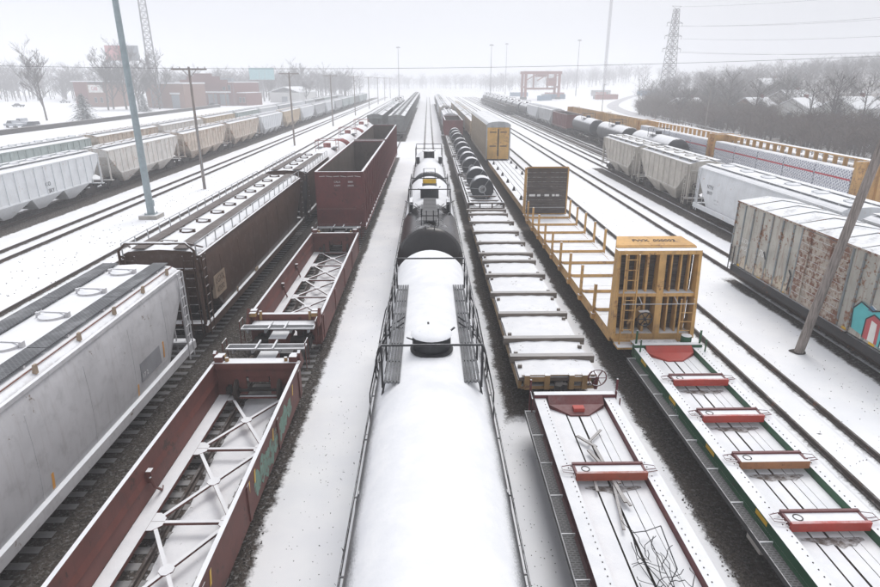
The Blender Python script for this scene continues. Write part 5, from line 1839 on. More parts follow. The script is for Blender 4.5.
# ================================================================== track I: boxcar
def boxcar():
    root = thing('boxcar', (0, 0, 0))
    L = 15.6
    hw, zb, zt = 1.53, 0.95, 4.42
    MB().box(-hw + 0.04, hw - 0.04, -L / 2 + 0.04, L / 2 - 0.04, zb, zt).build('body', 'boxcar', root)
    # riveted side sheets with posts between, door in the middle
    for s in (-1, 1):
        ys = [-L / 2 + 0.04, -6.9, -6.0, -5.1, -4.2, -3.3, -2.4, -1.72]
        seams = ys + [-q for q in ys[::-1]]
        for a, c in zip(seams[:-1], seams[1:]):
            if a < 0 < c:
                continue
            MB().box(min(s * (hw - 0.039), s * hw), max(s * (hw - 0.039), s * hw), a + 0.005, c - 0.005, zb + 0.02, zt - 0.06).build('side_sheet', 'boxcar', root)
        for y in seams:
            MB().box(min(s * (hw + 0.001), s * (hw + 0.05)), max(s * (hw + 0.001), s * (hw + 0.05)), y - 0.045, y + 0.045, zb + 0.05, zt - 0.08).build('side_post', 'rib_blue', root)
        d = MB()
        d.box(min(s * (hw - 0.035), s * (hw + 0.05)), max(s * (hw - 0.035), s * (hw + 0.05)), -1.66, 1.66, zb + 0.02, zt - 0.1)
        dr = d.build('sliding_door', 'boxcar_door', root)
        for k in range(9):
            z = zb + 0.35 + k * 0.34
            c = MB()
            c.box(min(s * (hw + 0.051), s * (hw + 0.09)), max(s * (hw + 0.051), s * (hw + 0.09)), -1.6, 1.6, z - 0.045, z + 0.045)
            c.build('door_corrugation', 'boxcar_door', dr)
        c = MB()
        for y in (-0.55, 0.9):
            c.box(min(s * (hw + 0.09), s * (hw + 0.14)), max(s * (hw + 0.09), s * (hw + 0.14)), y - 0.025, y + 0.025, zb + 0.1, zt - 0.2)
        c.build('door_lock_bar', 'boxcar_door', dr)
        t = MB()
        t.box(min(s * (hw + 0.001), s * (hw + 0.12)), max(s * (hw + 0.001), s * (hw + 0.12)), -2.4, 5.2, zb - 0.06, zb + 0.015)
        t.build('door_track', 'sill_black', root)
        MB().box(min(s * (hw - 0.1), s * (hw + 0.03)), max(s * (hw - 0.1), s * (hw + 0.03)), -L / 2 + 0.3, L / 2 - 0.3, 0.52, zb - 0.062).build('side_sill', 'sill_black', root)
        e = MB()
        e.box(min(s * (hw - 0.08), s * (hw + 0.07)), max(s * (hw - 0.08), s * (hw + 0.07)), -L / 2, L / 2, zt - 0.055, zt + 0.04)
        e.build('eave_rail', 'boxcar_door', root)
        for y in (-6.2, -3.8, -2.2, 0.6, 2.4, 4.6, 6.8):
            MB().box(min(s * (hw + 0.002), s * (hw + 0.012)), max(s * (hw + 0.002), s * (hw + 0.012)), y - 0.16, y + 0.16, zb + 0.03, zb + 0.14).build('yellow_reflector', 'yellow_mark', root)
    nr = 11
    for k in range(nr):
        a, c = -L / 2 + L * k / nr, -L / 2 + L * (k + 1) / nr
        r = MB()
        r.prism([(-hw, zt + 0.045), (0, zt + 0.28), (hw, zt + 0.045), (hw, zt + 0.02), (-hw, zt + 0.02)], 'y', a + 0.03, c - 0.03)
        r.build('roof_panel', 'galv', root)
        if k:
            r = MB()
            r.prism([(-hw - 0.02, zt + 0.07), (0, zt + 0.325), (hw + 0.02, zt + 0.07), (hw + 0.02, zt + 0.03), (-hw - 0.02, zt + 0.03)], 'y', a - 0.035, a + 0.035)
            r.build('roof_seam', 'rib_blue', root)
    for s in (-1, 1):
        for k in range(8):
            z = zb + 0.25 + k * 0.42
            MB().box(-hw + 0.15, hw - 0.15, s * L / 2 - 0.04, s * L / 2 + 0.05, z - 0.09, z + 0.09).build('end_corrugation', 'boxcar', root)
        MB().box(-hw + 0.04, hw - 0.04, min(s * L / 2, s * (L / 2 - 0.04)) + 0.001, max(s * L / 2, s * (L / 2 - 0.04)) - 0.001, zb + 0.001, zt + 0.02).build('end_wall', 'boxcar', root)
        for t in (-1, 1):
            ladder(root, (t * (hw + 0.09), s * (L / 2 - 0.35), 0.55), (t * (hw + 0.09), s * (L / 2 - 0.35), 2.0), (0, 1, 0), 5, 0.018, 'sill_black', 0.42)
    MB().box(-1.2, 1.2, -L / 2, L / 2, 0.6, zb - 0.002).build('underframe', 'under', root)
    # spray-painted panel low on the left flank, near end
    x = -hw - 0.053
    def patch(pts, mat, d):
        if pts[0][0] < -1.9:
            pts = [(p_[0] - 0.55, p_[1]) for p_ in pts]
        g_ = MB()
        g_.prism(pts, 'x', x - d - 0.006, x + 0.05)
        return g_.build('graffiti_shape', mat, root)
    patch([(-2.05, 1.25), (-1.95, 2.05), (-2.3, 2.45), (-3.0, 2.3), (-3.6, 2.55), (-4.6, 2.45), (-6.6, 2.5), (-6.9, 1.2), (-4.0, 1.05)], 'teal', 0.0)
    patch([(-2.75, 1.12), (-2.75, 1.9), (-3.1, 2.2), (-3.5, 2.1), (-3.55, 1.12)], 'gr_red', 0.006)
    patch([(-3.7, 1.1), (-3.75, 2.2), (-4.2, 1.75), (-4.6, 2.25), (-4.8, 1.1)], 'gr_white', 0.006)
    patch([(-3.05, 1.12), (-3.05, 1.95), (-3.35, 1.9), (-3.4, 1.12)], 'gr_white', 0.012)
    patch([(-4.95, 1.12), (-5.0, 2.1), (-5.6, 2.2), (-5.9, 1.12)], 'gr_red', 0.006)
    patch([(-4.05, 1.15), (-4.15, 1.6), (-4.4, 1.6), (-4.5, 1.15)], 'gr_red', 0.012)
    patch([(-2.7, 2.25), (-2.85, 2.5), (-3.1, 2.4), (-3.0, 2.25)], 'cont_blue', 0.006)
    patch([(-4.9, 2.35), (-5.1, 2.6), (-5.4, 2.5), (-5.2, 2.3)], 'cont_blue', 0.006)
    # worn pale scrawl low beside the door
    gr_ = random.Random(8)
    for k in range(11):
        yc_ = 2.1 + k * 0.42
        h_ = 0.55 + 0.35 * math.sin(k * 1.3) + gr_.uniform(-0.1, 0.15)
        patch([(yc_ - 0.26, 1.04), (yc_ - 0.2, 1.04 + h_ * 0.5), (yc_ - 0.08 + gr_.uniform(-.1, .1), 1.04 + h_), (yc_ + 0.12, 1.04 + h_ * 0.8), (yc_ + 0.26, 1.04 + h_ * 0.35), (yc_ + 0.28, 1.04)], 'gr_cream', -0.030 + 0.002 * (k % 3))
    for (ya_, za_, yb_, zb_) in ((2.0, 1.2, 1.9, 2.0), (1.9, 2.0, 2.1, 2.2), (4.2, 2.1, 4.45, 2.45)):
        ln_ = MB()
        ln_.bar((x - 0.004, ya_, za_), (x - 0.004, yb_, zb_), 0.012, 0.09)
        ln_.build('graffiti_stroke', 'gr_black', root)
    for (ya_, za_, yb_, zb_) in ((-2.05, 1.25, -1.95, 2.05), (-1.95, 2.05, -2.3, 2.45), (-2.3, 2.45, -3.0, 2.3), (-3.0, 2.3, -3.6, 2.55), (-3.6, 2.55, -4.6, 2.45), (-2.75, 1.12, -2.75, 1.9), (-2.75, 1.9, -3.1, 2.2), (-3.1, 2.2, -3.55, 2.1), (-3.7, 1.1, -3.75, 2.2), (-3.75, 2.2, -4.2, 1.75), (-4.2, 1.75, -4.6, 2.25)):
        ln_ = MB()
        ln_.bar((x - 0.012, ya_ - 0.55, za_), (x - 0.012, yb_ - 0.55, zb_), 0.02, 0.05)
        ln_.build('graffiti_stroke', 'gr_black', root)
    for yy, z, tx, sz in ((6.4, 2.45, 'SLGW', 0.36), (6.4, 2.05, '4158', 0.34), (4.7, 2.25, '70', 0.5)):
        text(tx, sz, 'white_txt', root, (-hw - 0.004, yy, z), FACE_L)
    couplers(root, L + 0.4)
    trucks(root, (-L / 2 + 2.0, L / 2 - 2.0))
    return root
place(boxcar(), XI - 0.1, 24.5, 'rust-stained grey boxcar with teal graffiti at the right edge', 'boxcar', None)

# ================================================================== track J: white hopper and two ribbed hoppers
wh = hopper(17.6, 'white_hop', 'smooth', True, hatches=6, bays=3, walk='galv', cut=1.9, hatch_r=0.46)
place(wh, XJ, 39.9, 'clean white smooth-sided covered hopper behind the rusty boxcar', 'hopper car', 'hoppers on the right')
text('NTFX', 0.42, 'black_txt', wh, (-1.638, 6.4, 2.75), FACE_L)
text('30177', 0.36, 'black_txt', wh, (-1.645, 6.4, 2.3), FACE_L)
text('CAPY 286', 0.18, 'faint_txt', wh, (-1.61, 5.2, 1.9), FACE_L)
text('LD LMT', 0.18, 'faint_txt', wh, (-1.59, 5.2, 1.65), FACE_L)
put(farhop2, XJ, 57.0, 'dirty cream two-bay ribbed hopper next to the white hopper on the right', 'hopper car', 'hoppers on the right')
put(farhop2, XJ, 70.6, 'dirty cream two-bay ribbed hopper farther of the pair on the right', 'hopper car', 'hoppers on the right')
wh2 = copy_tree(wh)
place(wh2, XJ, 20.6, 'white covered hopper mostly hidden behind the rusty boxcar at the right edge', 'hopper car', 'hoppers on the right')

# ================================================================== tracks K and L: tanks, gondola, far strings
for k, y in enumerate((81.2, 99.4, 118.0)):
    o = put(fartank, XL, y, 'black tank car with snow on top beyond the cream hoppers, %s from the lumber car' % ORD[k], 'tank car', 'tank cars on the right')
g4 = copy_tree(g3)
place(g4, XL, 136.5, 'rusty red gondola between tank cars and pale hoppers on the right', 'gondola', 'far right mixed cars')
hop(XL, 155, 'silver', 'silver hopper next to the rusty gondola on the far right', 'far right mixed cars')
hop(XL, 174.4, 'white_hop', 'pale white hopper beyond the silver one on the far right', 'far right mixed cars')
for k in range(9):
    put(fartank, XL, 193 + k * 17, 'hazy black tank car with snowy top, %s in the long far string' % ORD[k], 'tank car', 'long far string of tank cars')
M['dark_gond'] = paint('dark_gondola_paint', (0.07, 0.065, 0.065), 0.2, 0.2, 1.0, 0.6)
gk = gondola(15.0, 2.6, 1.15, 'dark_gond', False)
for k in range(6):
    put(gk, XK, 212 + k * 16.4, 'low dark gondola before the far tank cars, %s of its string' % ORD[k], 'gondola', 'far dark gondolas')

# ================================================================== track M: centre-beam lumber cars
def centerbeam(solid=False):
    root = thing('lumber_car', (0, 0, 0))
    L = 24.6
    zd, zt = 1.0, 4.75
    MB().box(-1.4, 1.4, -L / 2, L / 2, zd - 0.2, zd).build('deck', 'ttx', root)
    for s in (-1, 1):
        b = MB()
        y = s * (L / 2 - 0.25)
        b.box(-1.45, 1.45, y - 0.1, y + 0.1, zd, zt)
        for x in (-1.42, -0.5, 0.5, 1.42):
            b.prism([(y + s * 0.1, zd), (y + s * 0.45, zd), (y + s * 0.22, zt), (y + s * 0.1, zt)], 'x', x - 0.05, x + 0.05)
        b.build('end_bulkhead', 'ttx', root)
    top = MB()
    top.box(-0.36, 0.36, -L / 2 + 0.35, L / 2 - 0.35, zt - 0.06, zt + 0.05)
    top.build('top_chord', 'ttx', root)
    n = 18
    me = cached(('cbpost', solid), lambda: MB().box(-0.16, 0.16, -0.09, 0.09, zd, zt - 0.061).mesh('centre_post', 'ttx'))
    for k in range(n):
        ob('centre_post', me, root, (0, -L / 2 + 0.9 + (L - 1.8) * k / (n - 1), 0))
    for k in range(n - 1):
        b = MB()
        y0 = -L / 2 + 0.9 + (L - 1.8) * k / (n - 1)
        y1_ = -L / 2 + 0.9 + (L - 1.8) * (k + 1) / (n - 1)
        if solid:
            b.box(-0.4, 0.4, y0 + 0.08, y1_ - 0.08, 2.6, zt - 0.1)
            b.build('web_panel', 'ttx', root)
    couplers(root, L + 0.4)
    trucks(root, (-L / 2 + 2.2, L / 2 - 2.2), False)
    return root
cb = centerbeam(False)
place(cb, XM, 58.4, 'yellow centre-beam lumber car nearest the right edge', 'lumber car', 'centre-beam lumber cars')
cb2 = copy_tree(cb)
place(cb2, XM, 84.2, 'yellow centre-beam lumber car, second from the right edge', 'lumber car', 'centre-beam lumber cars')
cb3 = centerbeam(True)
place(cb3, XM, 110.0, 'yellow centre-beam car with solid web, third from the right edge', 'lumber car', 'centre-beam lumber cars')
place(copy_tree(cb3), XM, 135.8, 'yellow centre-beam car with solid web, fourth from the right edge', 'lumber car', 'centre-beam lumber cars')
# wrapped lumber packs
def pack():
    root = thing('lumber_pack', (0, 0, 0))
    b = MB()
    prof = [(-0.44, 0.0), (0.44, 0.0), (0.46, 0.04), (0.46, 1.41), (0.43, 1.45), (-0.43, 1.45), (-0.46, 1.41), (-0.46, 0.04)]
    b.prism(prof, 'y', -2.3, 2.3)
    b.build('wrapped_stack', 'wrap', root)
    s = MB()
    s.prism([(-0.47, 0.62), (-0.462, 0.62), (-0.462, 0.76), (-0.47, 0.76)], 'y', -2.28, 2.28)
    s.build('red_print_band', 'red_band', root)
    t = MB()
    t.prism([(-0.44, 1.45), (0.44, 1.45), (0.38, 1.53), (-0.38, 1.53)], 'y', -2.28, 2.28)
    t.build('snow_cap', 'lying_snow', root)
    return root
pk = pack()
used_pk = False
LP = ['nearest', 'second', 'third', 'fourth', 'farthest']
for ci, (yc, who) in enumerate(((58.4, 'near'), (84.2, 'second'))):
    for side in (-1, 1):
        if side > 0 and ci:
            continue
        for tier in (0, 1):
            for k in range(5):
                o = pk if not used_pk else copy_tree(pk)
                used_pk = True
                o.location = (XM + side * 0.99, yc - 9.5 + k * 4.75, ZR + 1.0 + tier * 1.535)
                o.rotation_euler = (0, 0, 0 if side < 0 else math.pi)
                if tier == 1 and side < 0 and False:
                    pass
                tag(o, 'white wrapped lumber pack, %s along the %s tier, %s side of the %s lumber car' % (LP[k], ('lower', 'upper')[tier], 'near' if side < 0 else 'far', who), 'lumber', 'wrapped lumber on the centre-beam cars')
# ================================================================== poles, wires, towers
def gz(x, y):
    return ground_h(x, y)

# leaning timber pole, right foreground
def timber_pole(base, top, r0, r1, label, group=None):
    root = thing('timber_pole', base, 0, label, 'pole', group)
    d = Vector(top) - Vector(base)
    b = MB()
    b.tube([(0, 0, -0.3)] + [tuple(d * t) for t in (0.25, 0.5, 0.75, 1.0)], r0, 12, 0, True, r1)
    b.build('shaft', 'pole_wood', root)
    s = MB()
    nseg = 28
    rim = [(math.cos(a) * r0 * (1.75 + 0.2 * math.sin(3 * a)), math.sin(a) * r0 * (1.65 + 0.2 * math.sin(2 * a + 1)), 0.012) for a in [2 * math.pi * k / nseg for k in range(nseg)]]
    s.add(rim + [(0, 0, 0.03)], [(k, (k + 1) % nseg, nseg) for k in range(nseg)])
    s.build('bare_soil', 'deck_gap', root)
    return root
pb = Vector((15.75, 22.6, 0.0))
timber_pole(tuple(pb), (pb.x + 1.05, pb.y - 1.0, 11.0), 0.19, 0.15, 'leaning weathered timber pole in front of the rusty boxcar')
timber_pole((43.5, 55, 0), (46.0, 56.5, 9.5), 0.14, 0.11, 'thin leaning timber pole behind the lumber car')

# tall grey lamp pole on the left
lp = thing('lamp_pole', (-23.4, 49.5, 0), 0, 'tall grey steel lamp pole on a concrete footing, left', 'lamp pole')
MB().tube([(0, 0, 0.3), (0, 0, 26)], 0.29, 14, 0, True, 0.18).build('shaft', 'pole_steel', lp)
MB().prism([(-0.75, -0.75), (0.75, -0.75), (0.75, 0.75), (-0.75, 0.75)], 'z', -0.3, 0.32).build('footing', 'concrete', lp)
bp_ = MB()
bp_.prism([(-0.42, -0.42), (0.42, -0.42), (0.42, 0.42), (-0.42, 0.42)], 'z', 0.32, 0.36)
for x in (-0.34, 0.34):
    for y in (-0.34, 0.34):
        bp_.cyl((x, y, 0.42), 'z', 0.04, 0.14, 8)
bp_.build('base_plate', 'pole_steel', lp)
MB().box(0.2, 0.36, -0.12, 0.12, 1.0, 1.5).build('hand_hole_box', 'pole_steel', lp)
hd = MB()
hd.box(-1.6, 1.6, -0.1, 0.1, 25.6, 25.8)
for x in (-1.4, -0.5, 0.5, 1.4):
    hd.box(x - 0.3, x + 0.3, -0.4, 0.3, 25.2, 25.6)
hd.build('lamp_head', 'pole_steel', lp)

def utility_pole(x, y, h):
    root = thing('utility_pole', (x, y, 0))
    MB().tube([(0, 0, -0.2), (0, 0, h)], 0.17, 8, 0, True, 0.11).build('shaft', 'pole_wood', root)
    c = MB()
    c.box(-1.75, 1.75, -0.07, 0.07, h - 0.32, h - 0.18)
    c.bar((-0.7, 0.09, h - 0.3), (0, 0.09, h - 1.0), 0.05, 0.05)
    c.bar((0.7, 0.09, h - 0.3), (0, 0.09, h - 1.0), 0.05, 0.05)
    c.build('crossarm', 'pole_wood', root)
    for xx in (-1.6, -0.9, 0.9, 1.6):
        MB().cyl((xx, 0, h - 0.1), 'z', 0.05, 0.18, 8).build('insulator', 'concrete', root)
    return root
up = utility_pole(-23.9, 63.5, 12.2)
ppos = [63.5, 108, 155, 203, 250, 298, 345, 392]
for k, y in enumerate(ppos):
    o = up if k == 0 else copy_tree(up)
    o.location = (-23.9 + 0.15 * math.sin(k * 2.0), y, 0)
    o.rotation_euler = (0.004 * (k % 3 - 1), 0.006 * math.sin(k * 3.1), 0)
    tag(o, 'timber utility pole with crossarm, %s in the line left of the yard' % ORD[k], 'utility pole', 'utility poles on the left')
MB().tube([(-23.82, 63.36, 0.2), (-23.82, 63.36, 8.0)], 0.03, 5).build('conduit', 'rib_blue', up, (23.9, -63.5, 0)).parent = up

def wire(a, c, sag, r, label, name='overhead_wire', n=24):
    a, c = Vector(a), Vector(c)
    pts = []
    for k in range(n + 1):
        t = k / n
        p = a.lerp(c, t)
        p.z -= sag * 4 * t * (1 - t)
        pts.append(tuple(p))
    b = MB()
    b.tube(pts, r, 4)
    return tag(b.build(name, 'wire'), label, 'wire', 'overhead wires')
wire((-66, 62, 12.9), (66, 62, 14.2), 1.5, 0.014, 'single dark wire strung straight across the yard')

def lattice_mast(x, y, h, w0, w1, nb, r, mat, label, cat='mast', z0=0):
    root = thing('lattice_mast', (x, y, z0), 0.3, label, cat)
    def leg(k, t):
        a = math.pi / 4 + k * math.pi / 2
        w = w0 + (w1 - w0) * t
        return Vector((math.cos(a) * w * 0.707, math.sin(a) * w * 0.707, h * t))
    for k in range(4):
        MB().tube([tuple(leg(k, 0)), tuple(leg(k, 1))], r, 5).build('leg', mat, root)
    for k in range(4):
        b = MB()
        for i in range(nb):
            t0_, t1_ = i / nb, (i + 1) / nb
            b.bar(leg(k, t0_), leg((k + 1) % 4, t1_), r * 1.1, r * 1.1)
            b.bar(leg((k + 1) % 4, t0_), leg(k, t1_), r * 1.1, r * 1.1)
            b.bar(leg(k, t1_), leg((k + 1) % 4, t1_), r * 1.1, r * 1.1)
        b.build('bracing', mat, root)
    return root
lattice_mast(-110, 254, 62, 3.4, 1.9, 26, 0.13, 'lattice', 'dark lattice tower leaning over the brick warehouse, left', z0=gz(-108, 238))

def pylon(x, y, z0):
    root = lattice_mast(x, y, 43, 6.0, 1.9, 16, 0.14, 'lattice', 'steel transmission pylon standing in the trees on the right', 'pylon', z0)
    root.name = 'transmission_pylon'
    for z, w in ((26, 5.0), (31.5, 4.6), (37, 4.2)):
        b = MB()
        for s in (-1, 1):
            b.bar((0, 0, z), (s * w, 0, z + 0.2), 0.2, 0.2)
            b.bar((0, 0, z + 1.6), (s * w, 0, z + 0.2), 0.16, 0.16)
            b.bar((s * w, 0, z + 0.2), (s * w, 0, z - 1.2), 0.14, 0.14)
        b.build('crossarm', 'lattice', root)
    b = MB()
    b.bar((-2.6, 0, 44.2), (2.6, 0, 44.2), 0.14, 0.14)
    b.bar((0, 0, 43), (-2.6, 0, 44.2), 0.12, 0.12)
    b.bar((0, 0, 43), (2.6, 0, 44.2), 0.12, 0.12)
    b.build('earth_wire_arm', 'lattice', root)
    return root
PX, PY = 114.0, 296.0
PZ = gz(PX, PY) - 3
pylon(PX, PY, PZ)
for k, (z, dx) in enumerate(((25, 5.0), (25, -5.0), (30.5, 4.6), (36, 4.2), (36, -4.2), (44, 2.6))):
    wire((PX + dx, PY, PZ + z), (PX + dx + 120, PY - 215, PZ + z + 8), 7, 0.035, 'faint power line running right from the pylon, %s from the bottom' % ORD[k])
for x, y, h, nm in ((113, 400, 74, 'very tall pale radio mast, fainter, right of the red gantry'),):
    lattice_mast(x, y, h, 1.3, 1.2, 36, 0.06, 'lattice', nm)
def light_mast(x, y, h, label):
    root = thing('light_mast', (x, y, 0), 0, label, 'light mast', 'far light masts')
    MB().tube([(0, 0, 0), (0, 0, h)], 0.3, 6, 0, True, 0.14).build('shaft', 'lattice', root)
    b = MB()
    b.cyl((0, 0, h - 0.3), 'z', 1.0, 0.3, 10)
    for k in range(6):
        a = k * math.pi / 3
        b.box(math.cos(a) * 1.1 - 0.25, math.cos(a) * 1.1 + 0.25, math.sin(a) * 1.1 - 0.25, math.sin(a) * 1.1 + 0.25, h - 0.8, h - 0.4)
    b.build('lamp_ring', 'lattice', root)
light_mast(40, 400, 32, 'hazy light mast just left of the red gantry')
light_mast(100, 420, 36, 'hazy light mast just right of the red gantry')
light_mast(62, 500, 38, 'faintest light mast between the two other masts')
light_mast(-20, 430, 32, 'faint light mast above the centre track')
sp = thing('street_light_pole', (63, 138, gz(63, 138)), 0, 'grey street light pole by the brush on the right', 'street light')
MB().tube([(0, 0, 0), (0, 0, 9.6)], 0.13, 7, 0, True, 0.08).build('shaft', 'pole_wood', sp)
MB().bar((-0.2, 0, 9.4), (1.2, 0, 9.7), 0.12, 0.12).build('lamp_arm', 'lattice', sp)
sp2 = copy_tree(sp, None, (58, 205, 0), 0.4, 'slim grey pole standing on the open snow beside the far curve')

# ================================================================== red gantry crane and containers far right
gr = thing('gantry_crane', (67, 372, 0), 0.05, 'red portal gantry crane standing over the far yard', 'crane')
for sx in (-8, 8):
    for sy in (-4, 4):
        MB().box(sx - 0.55, sx + 0.55, sy - 0.45, sy + 0.45, 0, 12.4).build('leg', 'red_crane', gr)
    MB().box(sx - 0.55, sx + 0.55, -3.55, 3.55, 5.6, 6.6).build('side_brace', 'red_crane', gr)
for sy in (-4, 4):
    MB().box(-9, 9, sy - 0.6, sy + 0.6, 12.41, 13.7).build('top_girder', 'red_crane', gr)
MB().box(-7.4, 7.4, -0.4, 0.4, 4.8, 5.8).build('spreader_beam', 'red_crane', gr)
MB().box(3.2, 7.2, -2.2, 2.2, 6.7, 10.4).build('machinery_house', 'cont_red', gr)
for sx in (-8, 8):
    MB().box(sx - 0.7, sx + 0.7, -4.6, 4.6, 0.0, 1.2).build('wheel_bogie', 'under', gr)
for sx in (-5.4, 0, 5.4):
    MB().bar((sx - 2.6, -4.0, 9.2), (sx + 2.6, -4.0, 12.4), 0.4, 0.4).build('portal_brace', 'red_crane', gr)
gr.scale = (1.25, 1.25, 1.15)
for x in (-3.4, 3.4):
    MB().box(x - 0.3, x + 0.3, -0.3, 0.3, 5.81, 12.4).build('hoist_mast', 'red_crane', gr)
MB().box(-2, 2, -3.3, 3.3, 11.0, 12.3).build('trolley', 'red_crane', gr)
def container(mat, L=12.2):
    root = thing('shipping_container', (0, 0, 0))
    MB().box(-1.22, 1.22, -L / 2, L / 2, 0.12, 2.7).build('body', mat, root)
    c = MB()
    for x in (-1.22, 1.22):
        for y in (-L / 2, L / 2):
            c.box(x - 0.07, x + 0.07, y - 0.07, y + 0.07, 0, 2.75)
    for x in (-1.22, 1.22):
        c.box(x - 0.06, x + 0.06, -L / 2 + 0.08, L / 2 - 0.08, 2.66, 2.77)
        n = 20
        for k in range(n):
            y = -L / 2 + L * (k + 0.5) / n
            c.box(x - 0.04, x + 0.04, y - 0.1, y + 0.1, 0.2, 2.6)
    c.build('corner_frame', mat, root)
    return root
cp = {k: container(k) for k in ('cont_red', 'cont_blue', 'cont_grey')}
seen = set()
rr = random.Random(11)
n = {}
for k in range(16):
    mt = rr.choice(list(cp))
    x, y = 64 + (k % 8) * 11 + rr.uniform(-2, 2), 345 + (k * 37 % 11) * 9 + rr.uniform(-4, 4)
    o = cp[mt] if mt not in seen else copy_tree(cp[mt])
    seen.add(mt)
    o.location = (x, y, ground_h(x, y))
    o.rotation_euler = (0, 0, R(90) + rr.choice((0.0, 0.9, -0.7)) + rr.uniform(-0.15, 0.15))
    cn = mt.split('_')[1]
    tag(o, 'hazy %s shipping container in the far yard right of the red gantry' % cn, 'container', 'containers in the far yard, %s' % cn)
for mt in cp:
    if mt not in seen:
        cp[mt].location = (60, 380, 0)
        tag(cp[mt], 'hazy %s shipping container in the far yard right of the red gantry' % mt.split('_')[1], 'container', 'containers in the far yard')

# ================================================================== buildings on the left
def windows(root, wall_y, xs, z0, z1, w, mat='glass'):
    for x in xs:
        f = MB().box(x - w / 2 - 0.12, x + w / 2 + 0.12, wall_y - 0.06, wall_y + 0.02, z0 - 0.12, z1 + 0.12).build('window', 'concrete', root)
        MB().box(x - w / 2, x + w / 2, wall_y - 0.09, wall_y - 0.062, z0, z1).build('pane', mat, f)

def warehouse(x, y, rz):
    root = thing('brick_warehouse', (x, y, gz(x, y) - 0.3), rz, 'long red brick warehouse with stepped parapet and loading docks', 'warehouse')
    MB().box(-20, 20, 0, 22, 0, 9.6).build('wall', 'brick', root)
    for a, c, z in ((-16, 16, 10.8), (-11, 11, 12.2), (-6, 6, 13.3)):
        MB().box(a, c, -0.25 - (z - 9) * 0.02, 0.35, 8.0, z).build('stepped_parapet', 'brick', root)
    MB().box(-20.2, 20.2, 0.4, 22.2, 9.62, 9.95).build('roof_snow', 'roof_snow', root)
    cn = MB().box(-16, 18, -4.2, -0.3, 5.6, 6.1).build('dock_canopy', 'roof_snow', root)
    for x_ in (-15, -7, 1, 9, 17):
        MB().box(x_ - 0.15, x_ + 0.15, -4.0, -3.7, 0, 5.59).build('canopy_post', 'brick_tan', cn)
    for x_ in (-11, -3, 5, 13):
        MB().box(x_ - 3.0, x_ + 3.0, -0.14, -0.02, 0.6, 5.0).build('dock_door', 'door_grey', root)
    MB().box(20.02, 26, 2, 16, 0, 5.4).build('side_annex', 'brick', root)
    MB().box(20.0, 26.1, 1.9, 16.1, 5.41, 5.7).build('annex_roof', 'roof_snow', root)
    windows(root, -0.02, (-17, -13, 13.5, 17), 6.6, 8.6, 1.8)
    windows(root, 2, (22, 24.4), 1.6, 3.6, 1.2)
    for x_, y_ in ((-10, 9), (3, 13), (12, 8)):
        MB().box(x_ - 1.4, x_ + 1.4, y_ - 1.0, y_ + 1.0, 9.96, 11.4).build('roof_unit', 'door_grey', root)
    for x_ in (-19.8, 19.6):
        MB().box(x_ - 0.1, x_ + 0.1, -0.14, -0.01, 0.2, 9.4).build('down_pipe', 'lattice', root)
    return root
wh_ = warehouse(-101, 284, R(-14))
wh_.scale = (0.74, 1, 1.05)
tb = thing('tan_building', (-106, 255, gz(-106, 255) - 0.2), R(-16), 'low tan brick building with grey roller door beside the tower', 'building')
MB().box(-10, 8, 0, 14, 0, 9.6).build('wall', 'brick_tan', tb)
MB().box(-10.2, 8.2, -0.2, 14.2, 9.61, 10.1).build('roof', 'roof_snow', tb)
MB().box(2.0, 5.6, -0.15, -0.02, 0.2, 5.4).build('roller_door', 'door_grey', tb)
MB().box(1.5, 6.1, -0.35, -0.02, 5.6, 6.3).build('door_lintel', 'roof_snow', tb)
bs = thing('brick_shop', (-141, 264, gz(-141, 264) - 0.2), R(-8), 'brown brick shop with red and white sign on its corner', 'building')
bs.scale = (0.66, 1, 1)
MB().box(-3, 13, 0, 16, 0, 9.4).build('wall', 'brick_tan', bs)
MB().box(-13, -3.02, 1, 16, 0, 10.2).build('rear_block', 'brick', bs)
MB().box(-13.2, 13.2, -0.2, 16.2, 10.21, 10.6).build('roof', 'roof_snow', bs)
sg = MB().box(-1.5, 8.2, -0.3, -0.05, 6.0, 9.0).build('sign_board', 'gr_white', bs)
text('CAB', 2.2, 'gr_red', sg, (2.6, -0.33, 7.5), FACE_S, 'sign_lettering')
windows(bs, 0, (2, 6, 10), 2, 4, 1.6)

def billboard(x, y, z, w, h, rz, label, mats):
    root = thing('billboard', (x, y, gz(x, y)), rz, label, 'billboard')
    MB().cyl((0, 0.5, z / 2), 'z', 0.45, z, 10).build('post', 'lattice', root)
    MB().box(-w / 2, w / 2, 0, 0.6, z, z + h).build('panel', mats[0], root)
    xs = (-w / 2, -w * 0.1, w * 0.12, w / 2)
    for k, m_ in enumerate(mats[1:]):
        MB().box(xs[k] + 0.05, xs[k + 1] - 0.05, -0.05, -0.01, z + 0.1, z + h - 0.1).build('poster_panel', m_, root)
    return root
M['pink'] = plain('poster_pink', (0.55, 0.25, 0.25), 0.6)
M['cyan'] = plain('poster_cyan', (0.35, 0.60, 0.62), 0.6)
billboard(-138, 290, 19.0, 14, 6.4, R(10), 'billboard with red and dark panels beside the lattice tower', ('concrete', 'pink', 'bright_red', 'door_grey'))
billboard(-88, 335, 11.0, 13, 6.0, R(4), 'pale turquoise billboard beyond the hopper strings', ('concrete', 'cyan', 'cyan', 'cyan'))
# low dark wall along the back track on the left
wl_ = thing('retaining_wall', (-90, 110, 0), 0, 'long low dark retaining wall behind the left hoppers', 'wall')
for k in range(9):
    MB().box(-0.6, 0.6, -40 + k * 22, -40 + k * 22 + 21.96, -0.4, 1.0).build('wall_panel', 'under', wl_)
MB().box(-0.7, 0.7, -40, 158, 1.0, 1.06).build('coping', 'tie', wl_)

